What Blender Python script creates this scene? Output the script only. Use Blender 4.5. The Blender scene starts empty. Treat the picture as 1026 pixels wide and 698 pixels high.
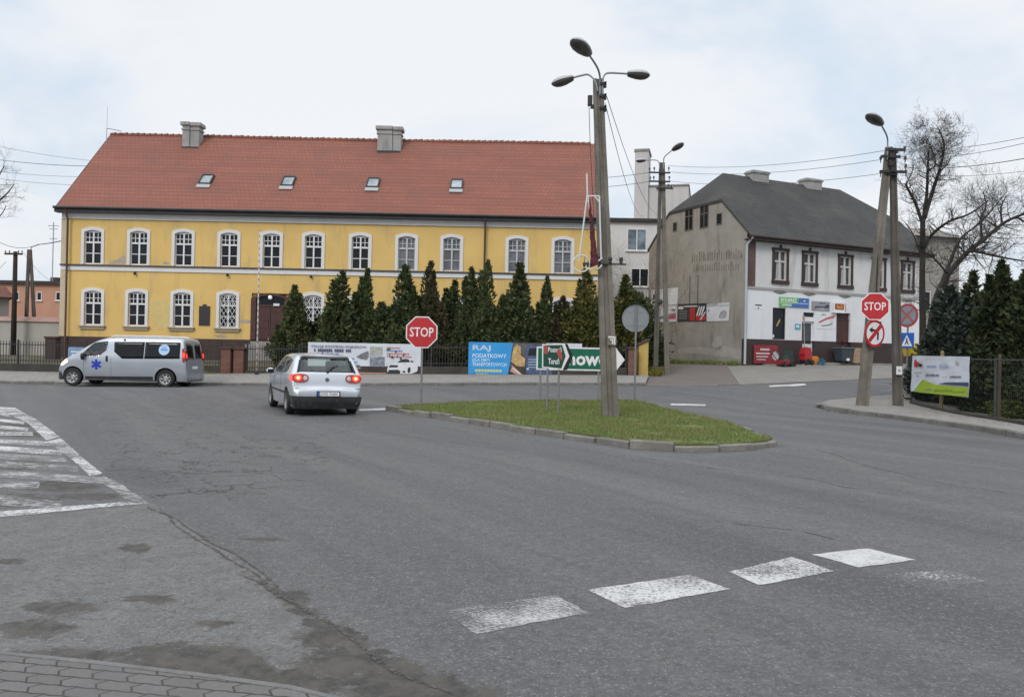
import bpy, bmesh, math, random
from math import sin, cos, pi, radians, sqrt, exp
from mathutils import Vector, Matrix, noise as mnoise
random.seed(7)
SC = bpy.context.scene
COL = SC.collection
# ------------------------------------------------------------------ camera
F, CX, CY, EYE = 798.0, 513.0, 349.0, 1.63
ROLL, PITCH = 0.020, 0.0050
_f = Vector((0, cos(PITCH), sin(PITCH))); _u0 = Vector((0, -sin(PITCH), cos(PITCH))); _r0 = Vector((1, 0, 0))
CR = _r0*cos(ROLL) + _u0*sin(ROLL); CU = -_r0*sin(ROLL) + _u0*cos(ROLL)
CAM = Vector((0, 0, EYE))
def ray(px, py): return _f + CR*((px-CX)/F) + CU*((CY-py)/F)
def pt(px, py, D):
    d = ray(px, py); return CAM + d*(D/d.y)
def sm(t):
    t = max(0., min(1., t)); return t*t*(3-2*t)
def h(x, y):
    a = max(0., min(.9, .0145*(x+19)))*sm((y-22)/11)
    b = max(0., min(.72, .08*(y-33)))
    g = -.09*exp(-((y-32.5)/2.2)**2)*(1-sm((x+9)/12))
    return a+b+g
def gp(px, py, off=0.):
    d = ray(px, py); t = 1.; P = CAM.copy()
    while t < 400:
        P = CAM + d*t
        if P.z < h(P.x, P.y)+off:
            lo, hi = t-.25, t
            for _ in range(20):
                m = (lo+hi)/2; P = CAM+d*m
                if P.z < h(P.x, P.y)+off: hi = m
                else: lo = m
            return P
        t += .25
    return P
def ground_pt(px, D, off=0.):
    """point on the terrain on the vertical through pixel column px (taken near the horizon) at depth D"""
    p = pt(px, 360, D); p.z = h(p.x, p.y)+off; return p
# ------------------------------------------------------------------ materials
def nmat(name):
    m = bpy.data.materials.new(name); m.use_nodes = True
    nt = m.node_tree; b = nt.nodes['Principled BSDF']; return m, nt, b
def node(nt, typ, **kw):
    n = nt.nodes.new(typ)
    for k, v in kw.items():
        if k in n.inputs: n.inputs[k].default_value = v
        else: setattr(n, k, v)
    return n
def mixc(nt, fac, a, b, typ='MIX'):
    n = nt.nodes.new('ShaderNodeMix'); n.data_type = 'RGBA'; n.blend_type = typ
    for i, v in ((0, fac), (6, a), (7, b)):
        if isinstance(v, bpy.types.NodeSocket): nt.links.new(v, n.inputs[i])
        elif i == 0: n.inputs[0].default_value = v
        else: n.inputs[i].default_value = (*v, 1) if len(v) == 3 else v
    return n.outputs[2]
def ramp(nt, src, lo, hi, a=0., b=1.):
    n = nt.nodes.new('ShaderNodeMapRange'); n.interpolation_type = 'SMOOTHSTEP'
    nt.links.new(src, n.inputs[0]); n.inputs[1].default_value = lo; n.inputs[2].default_value = hi
    n.inputs[3].default_value = a; n.inputs[4].default_value = b; return n.outputs[0]
def math_(nt, op, a, b=None):
    n = nt.nodes.new('ShaderNodeMath'); n.operation = op
    for i, v in ((0, a), (1, b)):
        if v is None: continue
        if isinstance(v, bpy.types.NodeSocket): nt.links.new(v, n.inputs[i])
        else: n.inputs[i].default_value = v
    return n.outputs[0]
def noise(nt, vec, scale, detail=4, rough=.6, dist=0.):
    n = node(nt, 'ShaderNodeTexNoise', Scale=scale, Detail=detail, Roughness=rough, Distortion=dist)
    if vec is not None: nt.links.new(vec, n.inputs['Vector'])
    return n.outputs[0]
def bump(nt, b, hsock, strength=.3, dist=.02):
    n = node(nt, 'ShaderNodeBump', Strength=strength, Distance=dist)
    nt.links.new(hsock, n.inputs['Height']); nt.links.new(n.outputs[0], b.inputs['Normal'])
def mul(c, k): return tuple(max(0., x*k) for x in c[:3])
def M(name, col, rough=.8, var=.18, scale=1.5, fine=18., bmp=.15, metal=0., spec=.4, dirt=None, dirt_amt=.5, coat=0., streak=False):
    m, nt, b = nmat(name)
    tc = node(nt, 'ShaderNodeTexCoord').outputs['Object']
    n1 = noise(nt, tc, scale, 5); n2 = noise(nt, tc, fine, 3)
    c = mixc(nt, ramp(nt, n1, .3, .7), mul(col, 1-var), mul(col, 1+var))
    c = mixc(nt, ramp(nt, n2, .3, .7, 0, .5), c, mul(col, 1-var*1.3))
    if dirt:
        v = tc
        if streak:
            mp = node(nt, 'ShaderNodeMapping'); mp.inputs['Scale'].default_value = (1, 1, .18)
            nt.links.new(tc, mp.inputs[0]); v = mp.outputs[0]
        n3 = noise(nt, v, scale*1.7+.3, 7, .68, .4)
        c = mixc(nt, ramp(nt, n3, .5, .74, 0, dirt_amt), c, dirt)
    nt.links.new(c, b.inputs['Base Color'])
    b.inputs['Roughness'].default_value = rough; b.inputs['Metallic'].default_value = metal
    b.inputs['Specular IOR Level'].default_value = spec; b.inputs['Coat Weight'].default_value = coat
    if bmp: bump(nt, b, n2, bmp, .02)
    return m
def flat(name, col, rough=.6, var=.06, **kw): return M(name, col, rough, var, 4., 30., 0., **kw)
def emit(name, col, st, base=None):
    m, nt, b = nmat(name); b.inputs['Base Color'].default_value = (*(base or col), 1)
    b.inputs['Emission Color'].default_value = (*col, 1); b.inputs['Emission Strength'].default_value = st
    b.inputs['Roughness'].default_value = .3; return m
def glass_pane(name, col, rough=.06, wob=.04, spec=.22):
    m, nt, b = nmat(name)
    tc = node(nt, 'ShaderNodeTexCoord').outputs['Object']
    n = noise(nt, tc, 1.3, 3)
    rd = node(nt, 'ShaderNodeObjectInfo').outputs['Random']
    ad = node(nt, 'ShaderNodeVectorMath', operation='ADD'); nt.links.new(tc, ad.inputs[0]); nt.links.new(math_(nt, 'MULTIPLY', rd, 37.), ad.inputs[1]); n = noise(nt, ad.outputs[0], 1.3, 3)
    c = mixc(nt, ramp(nt, n, .35, .65), mul(col, .5), mul(col, 1.5)); c = mixc(nt, math_(nt, 'MULTIPLY', rd, .7), c, mul(col, 2.2)); nt.links.new(c, b.inputs['Base Color'])
    b.inputs['Roughness'].default_value = rough; b.inputs['Specular IOR Level'].default_value = spec
    bump(nt, b, n, .25, wob); return m
def glass_clear(name, tint, fac=.16):
    m, nt, b = nmat(name)
    t = node(nt, 'ShaderNodeBsdfTransparent'); t.inputs[0].default_value = (*tint, 1)
    g = node(nt, 'ShaderNodeBsdfGlossy'); g.inputs['Roughness'].default_value = .04; g.inputs[0].default_value = (.9, .95, 1, 1)
    lw = node(nt, 'ShaderNodeLayerWeight', Blend=.3)
    mx = node(nt, 'ShaderNodeMixShader')
    nt.links.new(ramp(nt, lw.outputs['Fresnel'], 0, 1, fac, .9), mx.inputs[0])
    nt.links.new(t.outputs[0], mx.inputs[1]); nt.links.new(g.outputs[0], mx.inputs[2])
    nt.links.new(mx.outputs[0], nt.nodes['Material Output'].inputs[0]); return m
# ------------------------------------------------------------------ mesh helpers
def S(o, label=None, cat=None, group=None, kind=None):
    if label: o['label'] = label
    if cat: o['category'] = cat
    if group: o['group'] = group
    if kind: o['kind'] = kind
    return o
def E(name, label, cat, loc=(0, 0, 0), rz=0., group=None, rot=None):
    o = bpy.data.objects.new(name, None); COL.objects.link(o); o.location = loc
    o.rotation_euler = rot or (0, 0, rz); o.empty_display_size = .2
    return S(o, label, cat, group)
def link_mesh(name, me, mat, parent=None):
    o = bpy.data.objects.new(name, me); COL.objects.link(o)
    if mat: me.materials.clear(); me.materials.append(mat)
    if parent: o.parent = parent
    return o
class MB:
    def __init__(s): s.bm = bmesh.new()
    def v(s, p): return s.bm.verts.new(p)
    def face(s, ps):
        try: return s.bm.faces.new([s.bm.verts.new(p) for p in ps])
        except ValueError: return None
    def box(s, x0, x1, y0, y1, z0, z1, bev=0.):
        P = [(x, y, z) for x in (x0, x1) for y in (y0, y1) for z in (z0, z1)]
        vs = [s.v(p) for p in P]
        fs = [s.bm.faces.new([vs[i] for i in f]) for f in ((0, 1, 3, 2), (4, 6, 7, 5), (0, 4, 5, 1), (2, 3, 7, 6), (0, 2, 6, 4), (1, 5, 7, 3))]
        if bev:
            es = list({e for f in fs for e in f.edges})
            bmesh.ops.bevel(s.bm, geom=es, offset=bev, segments=2, affect='EDGES', profile=.6)
        return s
    def hexa(s, bot, top):
        n = len(bot); a = [s.v(p) for p in bot]; b = [s.v(p) for p in top]
        s.bm.faces.new(a[::-1]); s.bm.faces.new(b)
        for i in range(n): s.bm.faces.new((a[i], a[(i+1) % n], b[(i+1) % n], b[i]))
        return s
    def prism(s, poly, f0, f1):
        """poly 2-D, f0/f1 map (a,b)->3-D point for the two caps"""
        return s.hexa([f0(*p) for p in poly], [f1(*p) for p in poly])
    def slab(s, poly, y0, y1):
        """polygon in XZ, thickness along y"""
        return s.prism(poly, lambda a, b: (a, y0, b), lambda a, b: (a, y1, b))
    def tube(s, pts, r, n=8, cap=True):
        pts = [Vector(p) for p in pts]; k = len(pts)
        rs = [r]*k if isinstance(r, (int, float)) else list(r)
        rings = []; ref = None
        for i, p in enumerate(pts):
            d = (pts[min(i+1, k-1)]-pts[max(i-1, 0)])
            if d.length < 1e-9: d = Vector((0, 0, 1))
            d.normalize()
            if ref is None: ref = Vector((1, 0, 0)) if abs(d.x) < .8 else Vector((0, 1, 0))
            a = (ref - d*ref.dot(d)); a = a.normalized() if a.length > 1e-6 else d.orthogonal().normalized()
            b = d.cross(a); ref = a
            rings.append([s.v(p+(a*cos(2*pi*j/n)+b*sin(2*pi*j/n))*rs[i]) for j in range(n)])
        for i in range(k-1):
            for j in range(n):
                s.bm.faces.new((rings[i][j], rings[i][(j+1) % n], rings[i+1][(j+1) % n], rings[i+1][j]))
        if cap and n > 2:
            s.bm.faces.new(rings[0][::-1]); s.bm.faces.new(rings[-1])
        return s
    def lathe(s, prof, M4=None, n=24):
        """prof: list of (r, a) revolved about local Z"""
        M4 = M4 or Matrix(); rings = []
        for r, a in prof:
            if r < 1e-6: rings.append([s.v(M4 @ Vector((0, 0, a)))])
            else: rings.append([s.v(M4 @ Vector((r*cos(2*pi*j/n), r*sin(2*pi*j/n), a))) for j in range(n)])
        for A, B in zip(rings, rings[1:]):
            for j in range(n):
                j2 = (j+1) % n
                if len(A) == 1 and len(B) == 1: continue
                if len(A) == 1: s.bm.faces.new((A[0], B[j2], B[j]))
                elif len(B) == 1: s.bm.faces.new((A[j], A[j2], B[0]))
                else: s.bm.faces.new((A[j], A[j2], B[j2], B[j]))
        return s
    def idx(s, i):
        for f in s.bm.faces: f.material_index = max(f.material_index, 0)
        return s
    def mesh(s, name, smooth=False, recalc=True):
        if recalc: bmesh.ops.recalc_face_normals(s.bm, faces=s.bm.faces)
        me = bpy.data.meshes.new(name); s.bm.to_mesh(me); s.bm.free()
        if smooth:
            for p in me.polygons: p.use_smooth = True
        return me
    def build(s, name, mat, parent=None, smooth=False, recalc=True, auto=None):
        me = s.mesh(name, smooth or auto is not None, recalc)
        o = link_mesh(name, me, mat, parent)
        if auto is not None:
            try: me.set_sharp_from_angle(angle=radians(auto))
            except Exception: pass
        return o
def copy_tree(o, parent=None, deep=2):
    c = o.copy(); COL.objects.link(c)
    if parent: c.parent = parent
    for ch in list(o.children):
        copy_tree(ch, c)
    return c
# text fitted into a rectangle of an XZ plane at y, facing -y
TXT = {}
def text(name, s, x0, x1, z0, z1, y, mat, parent, ital=0., M4=None, bold=.0):
    cu = bpy.data.curves.new('txt', 'FONT'); cu.body = s; cu.size = 1; cu.extrude = 0; cu.align_x = 'LEFT'; cu.resolution_u = 2
    cu.offset = bold; cu.shear = ital; cu.space_line = .95
    t = bpy.data.objects.new('txt', cu); COL.objects.link(t)
    dg = bpy.context.evaluated_depsgraph_get()
    me = bpy.data.meshes.new_from_object(t.evaluated_get(dg))
    bpy.data.objects.remove(t); bpy.data.curves.remove(cu)
    if not me.vertices: return None
    xs = [v.co.x for v in me.vertices]; ys = [v.co.y for v in me.vertices]
    ax, bx, ay, by = min(xs), max(xs), min(ys), max(ys)
    for v in me.vertices:
        q = Vector((x0+(v.co.x-ax)/max(bx-ax, 1e-6)*(x1-x0), y, z0+(v.co.y-ay)/max(by-ay, 1e-6)*(z1-z0)))
        v.co = M4 @ q if M4 else q
    me.name = name
    return link_mesh(name, me, mat, parent)
# drape a polygon over the terrain
def drape(name, poly, off, mat, step=1., parent=None, kind='structure', skirt=0., hole=None):
    bm = bmesh.new()
    bm.faces.new([bm.verts.new((p[0], p[1], 0)) for p in poly])
    bmesh.ops.triangulate(bm, faces=bm.faces)
    xs = [p[0] for p in poly]; ys = [p[1] for p in poly]
    for ax, (lo, hi) in enumerate(((min(xs), max(xs)), (min(ys), max(ys)))):
        k = math.ceil(lo/step)
        while k*step < hi:
            co = [0, 0, 0]; no = [0, 0, 0]; co[ax] = k*step; no[ax] = 1
            bmesh.ops.bisect_plane(bm, geom=bm.verts[:]+bm.edges[:]+bm.faces[:], plane_co=co, plane_no=no)
            k += 1
    bmesh.ops.remove_doubles(bm, verts=bm.verts, dist=.0005)
    for v in bm.verts: v.co.z = h(v.co.x, v.co.y)+off
    bmesh.ops.recalc_face_normals(bm, faces=bm.faces)
    for f in bm.faces:
        if f.normal.z < 0: f.normal_flip()
    if skirt:
        be = [e for e in bm.edges if len(e.link_faces) == 1]
        r = bmesh.ops.extrude_edge_only(bm, edges=be)
        for v in r['geom']:
            if isinstance(v, bmesh.types.BMVert): v.co.z -= skirt
    me = bpy.data.meshes.new(name); bm.to_mesh(me); bm.free()
    o = link_mesh(name, me, mat, parent)
    if kind: o['kind'] = kind
    return o
def kerb(name, line, mat, w=.15, hi=.12, stone=.98, gap=.015, lean=.02, rag=.012):
    mb = MB(); line = [Vector((p[0], p[1])) for p in line]
    seg = [(a, b, (b-a).length) for a, b in zip(line, line[1:])]
    tot = sum(s_[2] for s_ in seg)
    def at(t):
        for a, b, l in seg:
            if t <= l: return a+(b-a)*(t/l), (b-a)/l
            t -= l
        a, b, l = seg[-1]; return b, (b-a)/l
    t = 0.
    rnd = random.Random(len(name)+len(line))
    while t < tot-.05:
        e = min(t+stone-gap, tot); p, d = at(t+.001); q, d2 = at(e)
        d = (q-p).normalized() if (q-p).length > .01 else d
        nrm = Vector((d.y, -d.x)); j = rnd.uniform(-rag, rag); k2 = rnd.uniform(-rag, rag)
        bot, top, top2 = [], [], []
        for P, s_ in ((p, 0), (p, w), (q, w), (q, 0)):
            X = P - nrm*(s_) + nrm*j
            z = h(X.x, X.y); ch = .02
            bot.append((X.x, X.y, z-.15)); top.append((X.x, X.y, z+hi+k2-ch))
            X2 = X - nrm*(ch if s_ == 0 else -0.004) ; top2.append((X2.x, X2.y, z+hi+k2))
        a = [mb.v(x) for x in bot]; b = [mb.v(x) for x in top]; c = [mb.v(x) for x in top2]
        for i in range(4):
            mb.bm.faces.new((a[i], a[(i+1) % 4], b[(i+1) % 4], b[i])); mb.bm.faces.new((b[i], b[(i+1) % 4], c[(i+1) % 4], c[i]))
        mb.bm.faces.new(c)
        t += stone
    o = mb.build(name, mat); o['kind'] = 'structure'; return o
# ------------------------------------------------------------------ camera, world, sun
def proj(P):
    d = Vector(P)-CAM; z = d.dot(_f)
    if z < .3: return (-9999, 9999)
    return (CX+F*d.dot(CR)/z, CY-F*d.dot(CU)/z)
cam = bpy.data.cameras.new('camera'); co = bpy.data.objects.new('camera', cam); COL.objects.link(co)
cam.sensor_width = 36; cam.lens = 36*F/1026; cam.clip_end = 3000; cam.clip_start = .1
co.matrix_world = Matrix.Translation(CAM) @ Matrix((CR, CU, -_f)).transposed().to_4x4()
SC.camera = co
SC.view_settings.view_transform = 'Standard'; SC.view_settings.look = 'None'
SC.view_settings.exposure = EXPO if 'EXPO' in globals() else 0.0; SC.view_settings.gamma = 1
SUN_EL, SUN_AZ = radians(38), radians(205)   # azimuth from +Y clockwise: behind the camera, to the left
W = bpy.data.worlds.new('World'); SC.world = W; W.use_nodes = True
nt = W.node_tree; bg = nt.nodes['Background']
sky = nt.nodes.new('ShaderNodeTexSky'); sky.sky_type = 'NISHITA'; sky.sun_disc = False
sky.sun_elevation = SUN_EL; sky.sun_rotation = SUN_AZ; sky.air_density = 1.3; sky.dust_density = 3
nt.links.new(sky.outputs[0], bg.inputs[0]); bg.inputs[1].default_value = .1
tc = nt.nodes.new('ShaderNodeTexCoord').outputs['Generated']
mp = nt.nodes.new('ShaderNodeMapping'); mp.inputs['Scale'].default_value = (1, 1, 2.3); mp.inputs['Location'].default_value = (3.1, .35, .4)
nt.links.new(tc, mp.inputs[0])
c1 = noise(nt, mp.outputs[0], 1.9, 6, .55, .5)
cloud = mixc(nt, ramp(nt, c1, .36, .60), (.66, .775, .91), (.93, .95, .98))
sx = nt.nodes.new('ShaderNodeSeparateXYZ'); nt.links.new(tc, sx.inputs[0])
up = ramp(nt, sx.outputs[2], .42, 1., 0., 1.)      # overcast sky: the zenith is the brightest part
cloud = mixc(nt, up, cloud, (1.7, 1.75, 1.85))
bg2 = nt.nodes.new('ShaderNodeBackground'); nt.links.new(cloud, bg2.inputs[0]); bg2.inputs[1].default_value = 1.02
mx = nt.nodes.new('ShaderNodeMixShader'); mx.inputs[0].default_value = .9
nt.links.new(bg.outputs[0], mx.inputs[1]); nt.links.new(bg2.outputs[0], mx.inputs[2])
nt.links.new(mx.outputs[0], nt.nodes['World Output'].inputs[0])
sl = bpy.data.lights.new('sun', 'SUN'); sl.energy = 1.3; sl.angle = radians(16); sl.color = (1, .97, .93)
so = bpy.data.objects.new('sun', sl); COL.objects.link(so)
sd = Vector((sin(SUN_AZ)*cos(SUN_EL), cos(SUN_AZ)*cos(SUN_EL), sin(SUN_EL)))
so.rotation_euler = (-sd).to_track_quat('-Z', 'Y').to_euler()
# ------------------------------------------------------------------ asphalt
def asphalt():
    m, nt, b = nmat('asphalt')
    tc = node(nt, 'ShaderNodeTexCoord').outputs['Object']
    at = lambda n: node(nt, 'ShaderNodeAttribute', attribute_name=n).outputs['Fac']
    big = noise(nt, tc, .35, 5, .6); mid = noise(nt, tc, 2.2, 6, .65); fin = noise(nt, tc, 55, 3, .7); agg = noise(nt, tc, 140, 2, .8)
    mr = node(nt, 'ShaderNodeMapping'); mr.inputs['Rotation'].default_value = (0, 0, 1.0); nt.links.new(tc, mr.inputs[0])
    mp = node(nt, 'ShaderNodeMapping'); mp.inputs['Scale'].default_value = (.06, .95, 1)
    nt.links.new(mr.outputs[0], mp.inputs[0]); trk = noise(nt, mp.outputs[0], 1.1, 5, .6, .3)
    c = mixc(nt, ramp(nt, big, .3, .7), (.090, .0905, .094), (.115, .1145, .117))
    c = mixc(nt, ramp(nt, trk, .42, .70, 0, .75), c, (.152, .150, .149))
    c = mixc(nt, ramp(nt, trk, .44, .30, 0, .5), c, (.058, .060, .066))
    old = mixc(nt, ramp(nt, mid, .3, .7), (.140, .138, .134), (.170, .166, .160))
    pal = ramp(nt, math_(nt, 'ADD', at('pale'), math_(nt, 'MULTIPLY', math_(nt, 'SUBTRACT', mid, .5), .5)), .35, .62)
    c = mixc(nt, pal, c, old)
    c = mixc(nt, math_(nt, 'MULTIPLY', at('patch'), .75), c, (.07, .075, .085))
    dr = ramp(nt, math_(nt, 'ADD', at('dry'), math_(nt, 'MULTIPLY', math_(nt, 'SUBTRACT', mid, .5), 1.0)), .42, .95, 0, .6)
    c = mixc(nt, dr, c, (.165, .160, .150))
    c = mixc(nt, ramp(nt, fin, .35, .66, 0, .55), c, mixc(nt, .5, c, (.03, .03, .032)))
    c = mixc(nt, ramp(nt, agg, .58, .74, 0, .75), c, (.30, .295, .285))
    gr_ = noise(nt, tc, 17, 7, .82); c = mixc(nt, ramp(nt, gr_, .49, .38, 0, .6), c, (.05, .05, .05)); c = mixc(nt, ramp(nt, gr_, .52, .63, 0, .6), c, (.20, .197, .19))
    spk = noise(nt, tc, 48, 3, .65); c = mixc(nt, ramp(nt, spk, .59, .66, 0, .7), c, (.31, .305, .295)); c = mixc(nt, ramp(nt, spk, .41, .33, 0, .65), c, (.045, .044, .043))
    mot = noise(nt, tc, 5.5, 6, .7, .6); c = mixc(nt, ramp(nt, mot, .40, .68, 0, .34), c, (.062, .06, .058))
    st = ramp(nt, math_(nt, 'ADD', at('stain'), math_(nt, 'MULTIPLY', math_(nt, 'SUBTRACT', noise(nt, tc, 9, 8, .78), .5), 1.5)), .34, .56, 0, .95)
    c = mixc(nt, math_(nt, 'MULTIPLY', st, ramp(nt, noise(nt, tc, 16, 5, .75), .3, .62, .8, 1.)), c, mixc(nt, ramp(nt, mot, .35, .65), (.036, .033, .029), (.085, .078, .068)))
    v = node(nt, 'ShaderNodeTexVoronoi', Scale=1.25); v.feature = 'DISTANCE_TO_EDGE'
    wv = node(nt, 'ShaderNodeVectorMath', operation='ADD'); nt.links.new(tc, wv.inputs[0])
    nv = node(nt, 'ShaderNodeTexNoise', Scale=2.5, Detail=5.); nt.links.new(tc, nv.inputs['Vector']); nt.links.new(nv.outputs[1], wv.inputs[1])
    nt.links.new(wv.outputs[0], v.inputs['Vector'])
    ck = math_(nt, 'MULTIPLY', ramp(nt, v.outputs[0], .006, .02, 1, 0), at('crack'))
    c = mixc(nt, ck, c, (.03, .03, .03))
    tar = ramp(nt, math_(nt, 'ADD', at('tar'), math_(nt, 'MULTIPLY', math_(nt, 'SUBTRACT', mid, .5), .6)), .4, .6, 0, .45)
    c = mixc(nt, tar, c, (.06, .066, .076))
    nt.links.new(c, b.inputs['Base Color'])
    b.inputs['Specular IOR Level'].default_value = .35
    nt.links.new(ramp(nt, big, .3, .7, .62, .8), b.inputs['Roughness'])
    hh = math_(nt, 'ADD', math_(nt, 'MULTIPLY', agg, .6), math_(nt, 'ADD', fin, math_(nt, 'MULTIPLY', ck, -2.)))
    bump(nt, b, hh, .45, .012)
    return m
M_ASPH = asphalt()
def rng(a, b, s):
    n = max(1, round((b-a)/s)); return [a+(b-a)*i/n for i in range(n)]
GX = rng(-90, -20, 3)+rng(-20, -9, .5)+rng(-9, 9, .1)+rng(9, 20, .5)+rng(20, 90, 3)+[90]
GY = rng(-14, 2.4, 1.5)+rng(2.4, 14, .1)+rng(14, 35, .4)+rng(35, 62, 1.5)+[62]
def seg_d(p, line):
    best = 1e9; tt = 0
    for i, (a, b) in enumerate(zip(line, line[1:])):
        dx, dy = b[0]-a[0], b[1]-a[1]; t = max(0, min(1, ((p[0]-a[0])*dx+(p[1]-a[1])*dy)/(dx*dx+dy*dy)))
        d = math.hypot(p[0]-a[0]-dx*t, p[1]-a[1]-dy*t)
        if d < best: best = d; tt = (i+t)/(len(line)-1)
    return best, tt
def inside(p, poly):
    r = False; j = len(poly)-1
    for i in range(len(poly)):
        a, b = poly[i], poly[j]
        if (a[1] > p[1]) != (b[1] > p[1]) and p[0] < (b[0]-a[0])*(p[1]-a[1])/(b[1]-a[1])+a[0]: r = not r
        j = i
    return r
def G2(pts): return [tuple(gp(*p)[:2]) for p in pts]
CRK = [(150, 505), (200, 541), (250, 573), (290, 601), (340, 638), (400, 671), (470, 702)]
CRKW = G2(CRK)
OLD = G2([(150, 505), (200, 541), (250, 573), (290, 601), (340, 638), (400, 671), (470, 702)])+[(-.3, 1.), (-12, 1.), (-14, 8.)]+G2([(0, 520)])
STAINS = [(400, 690, 70, 16), (345, 662, 46, 12), (137, 549, 19, 6), (62, 608, 42, 8), (33, 630, 46, 10), (60, 657, 62, 9), (186, 662, 82, 20), (285, 684, 62, 18), (330, 640, 40, 14), (380, 680, 60, 14), (300, 596, 18, 5), (12, 562, 20, 3), (236, 664, 40, 16), (265, 540, 26, 2.5), (60, 487, 44, 6), (20, 501, 40, 7), (92, 497, 34, 4), (30, 435, 30, 3), (15, 466, 40, 5), (20, 426, 26, 2.5), (150, 600, 30, 5), (215, 625, 24, 5)]
TAR = [[(745, 627), (790, 645), (860, 672), (930, 690)], [(510, 545), (560, 560), (600, 572)], [(480, 430), (560, 446), (640, 462), (720, 470)], [(330, 398), (380, 404), (430, 418)]]
TARW = [G2(t) for t in TAR]
DRYW = G2([(640, 453), (700, 458), (760, 452), (800, 447), (845, 462), (880, 478), (960, 500), (1040, 520)])
PATCHW = G2([(100, 478), (150, 490), (185, 487), (170, 472), (110, 462)])
CRW = G2([(110, 440), (320, 436), (330, 470), (270, 500), (165, 505), (110, 478)])
CRW2 = G2([(95, 398), (330, 396), (380, 420), (330, 440), (100, 436)])
KD = [G2([(386, 411), (420, 416.8), (470, 424.3), (510, 431), (550, 437), (585, 442), (641, 450.5), (690, 453), (740, 451.8), (783, 445.5)]), G2([(818, 407), (840, 413), (880, 417.8), (930, 424), (980, 431.5), (1026, 439.5), (1120, 458)])]
def kerb_dirt(p):
    if p[1] < 11: return 0.
    d = min(seg_d(p, l)[0] for l in KD); return max(0., .42-.55*d)
bm = bmesh.new()
lay = {n: bm.verts.layers.float.new(n) for n in ('pale', 'patch', 'stain', 'crack', 'tar', 'dry')}
vs = []
for y in GY:
    row = []
    for x in GX:
        v = bm.verts.new((x, y, h(x, y))); p = (x, y)
        if -16 < x < 16 and 1 < y < 32:
            px = proj(v.co)
            if y < 24 and x < 2:
                if inside(p, OLD): v[lay['pale']] = 1
                else:
                    d, _ = seg_d(p, CRKW); v[lay['pale']] = max(0, .5-d*1.2) if d < .5 and x < CRKW[-1][0]+1 else 0
                d, t = seg_d(p, CRKW); w = .035+.15*t*t
                ww = .05+.34*max(0., t-.25)**1.3; s_ = max(0., .80-.62*d/ww)*min(1., .55+t)
                for cx, cy, rx, ry in STAINS:
                    q = ((px[0]-cx)/rx)**2+((px[1]-cy)/ry)**2
                    if q < 3: s_ = max(s_, .75*(1-q/2.2))
                v[lay['stain']] = max(0, s_)
            v[lay['stain']] = max(v[lay['stain']], kerb_dirt(p)); v[lay['tar']] = max([max(0, 1-seg_d(p, t)[0]/.09) for t in TARW]) if y < 22 else 0
            d, t = seg_d(p, DRYW); v[lay['dry']] = max(0, .75-d/1.1)
            v[lay['patch']] = 1. if inside(p, PATCHW) else 0.
            v[lay['crack']] = 1. if inside(p, CRW) or inside(p, OLD) and y > 9 else (.6 if inside(p, CRW2) else 0.)
        row.append(v)
    vs.append(row)
for j in range(len(GY)-1):
    for i in range(len(GX)-1):
        bm.faces.new((vs[j][i], vs[j][i+1], vs[j+1][i+1], vs[j+1][i]))
me = bpy.data.meshes.new('road'); bm.to_mesh(me); bm.free()
S(link_mesh('road', me, M_ASPH), kind='structure')
# far ground
M_SOIL = M('soil', (.10, .085, .055), .95, .3, .8, 12, .4, dirt=(.06, .07, .025), dirt_amt=.8)
bm = bmesh.new(); GX2 = rng(-900, -100, 100)+rng(-100, 100, 4)+rng(100, 900, 100)+[900]; GY2 = rng(-60, 20, 8)+rng(20, 64, 2)+rng(64, 1500, 120)+[1500]
vv = [[bm.verts.new((x, y, h(x, y)-.14)) for x in GX2] for y in GY2]
for j in range(len(GY2)-1):
    for i in range(len(GX2)-1): bm.faces.new((vv[j][i], vv[j][i+1], vv[j+1][i+1], vv[j+1][i]))
me = bpy.data.meshes.new('ground'); bm.to_mesh(me); bm.free(); S(link_mesh('ground', me, M_SOIL), kind='structure')
# broken joint between the old and the new asphalt
def crackmat():
    m, nt, b = nmat('crumbled_joint'); tc = node(nt, 'ShaderNodeTexCoord').outputs['Object']
    n = noise(nt, tc, 24, 6, .75); n2 = noise(nt, tc, 9, 5)
    nt.links.new(mixc(nt, ramp(nt, n, .35, .65), (.040, .038, .035), (.105, .098, .088)), b.inputs['Base Color']); b.inputs['Roughness'].default_value = .95; t = node(nt, 'ShaderNodeBsdfTransparent'); mx = node(nt, 'ShaderNodeMixShader'); nt.links.new(ramp(nt, math_(nt, 'ADD', math_(nt, 'MULTIPLY', n2, .5), math_(nt, 'MULTIPLY', n, .5)), .42, .54, .0, .95), mx.inputs[0])
    nt.links.new(t.outputs[0], mx.inputs[1]); nt.links.new(b.outputs[0], mx.inputs[2]); nt.links.new(mx.outputs[0], nt.nodes['Material Output'].inputs[0]); return m
M_CRACK = crackmat()
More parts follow.
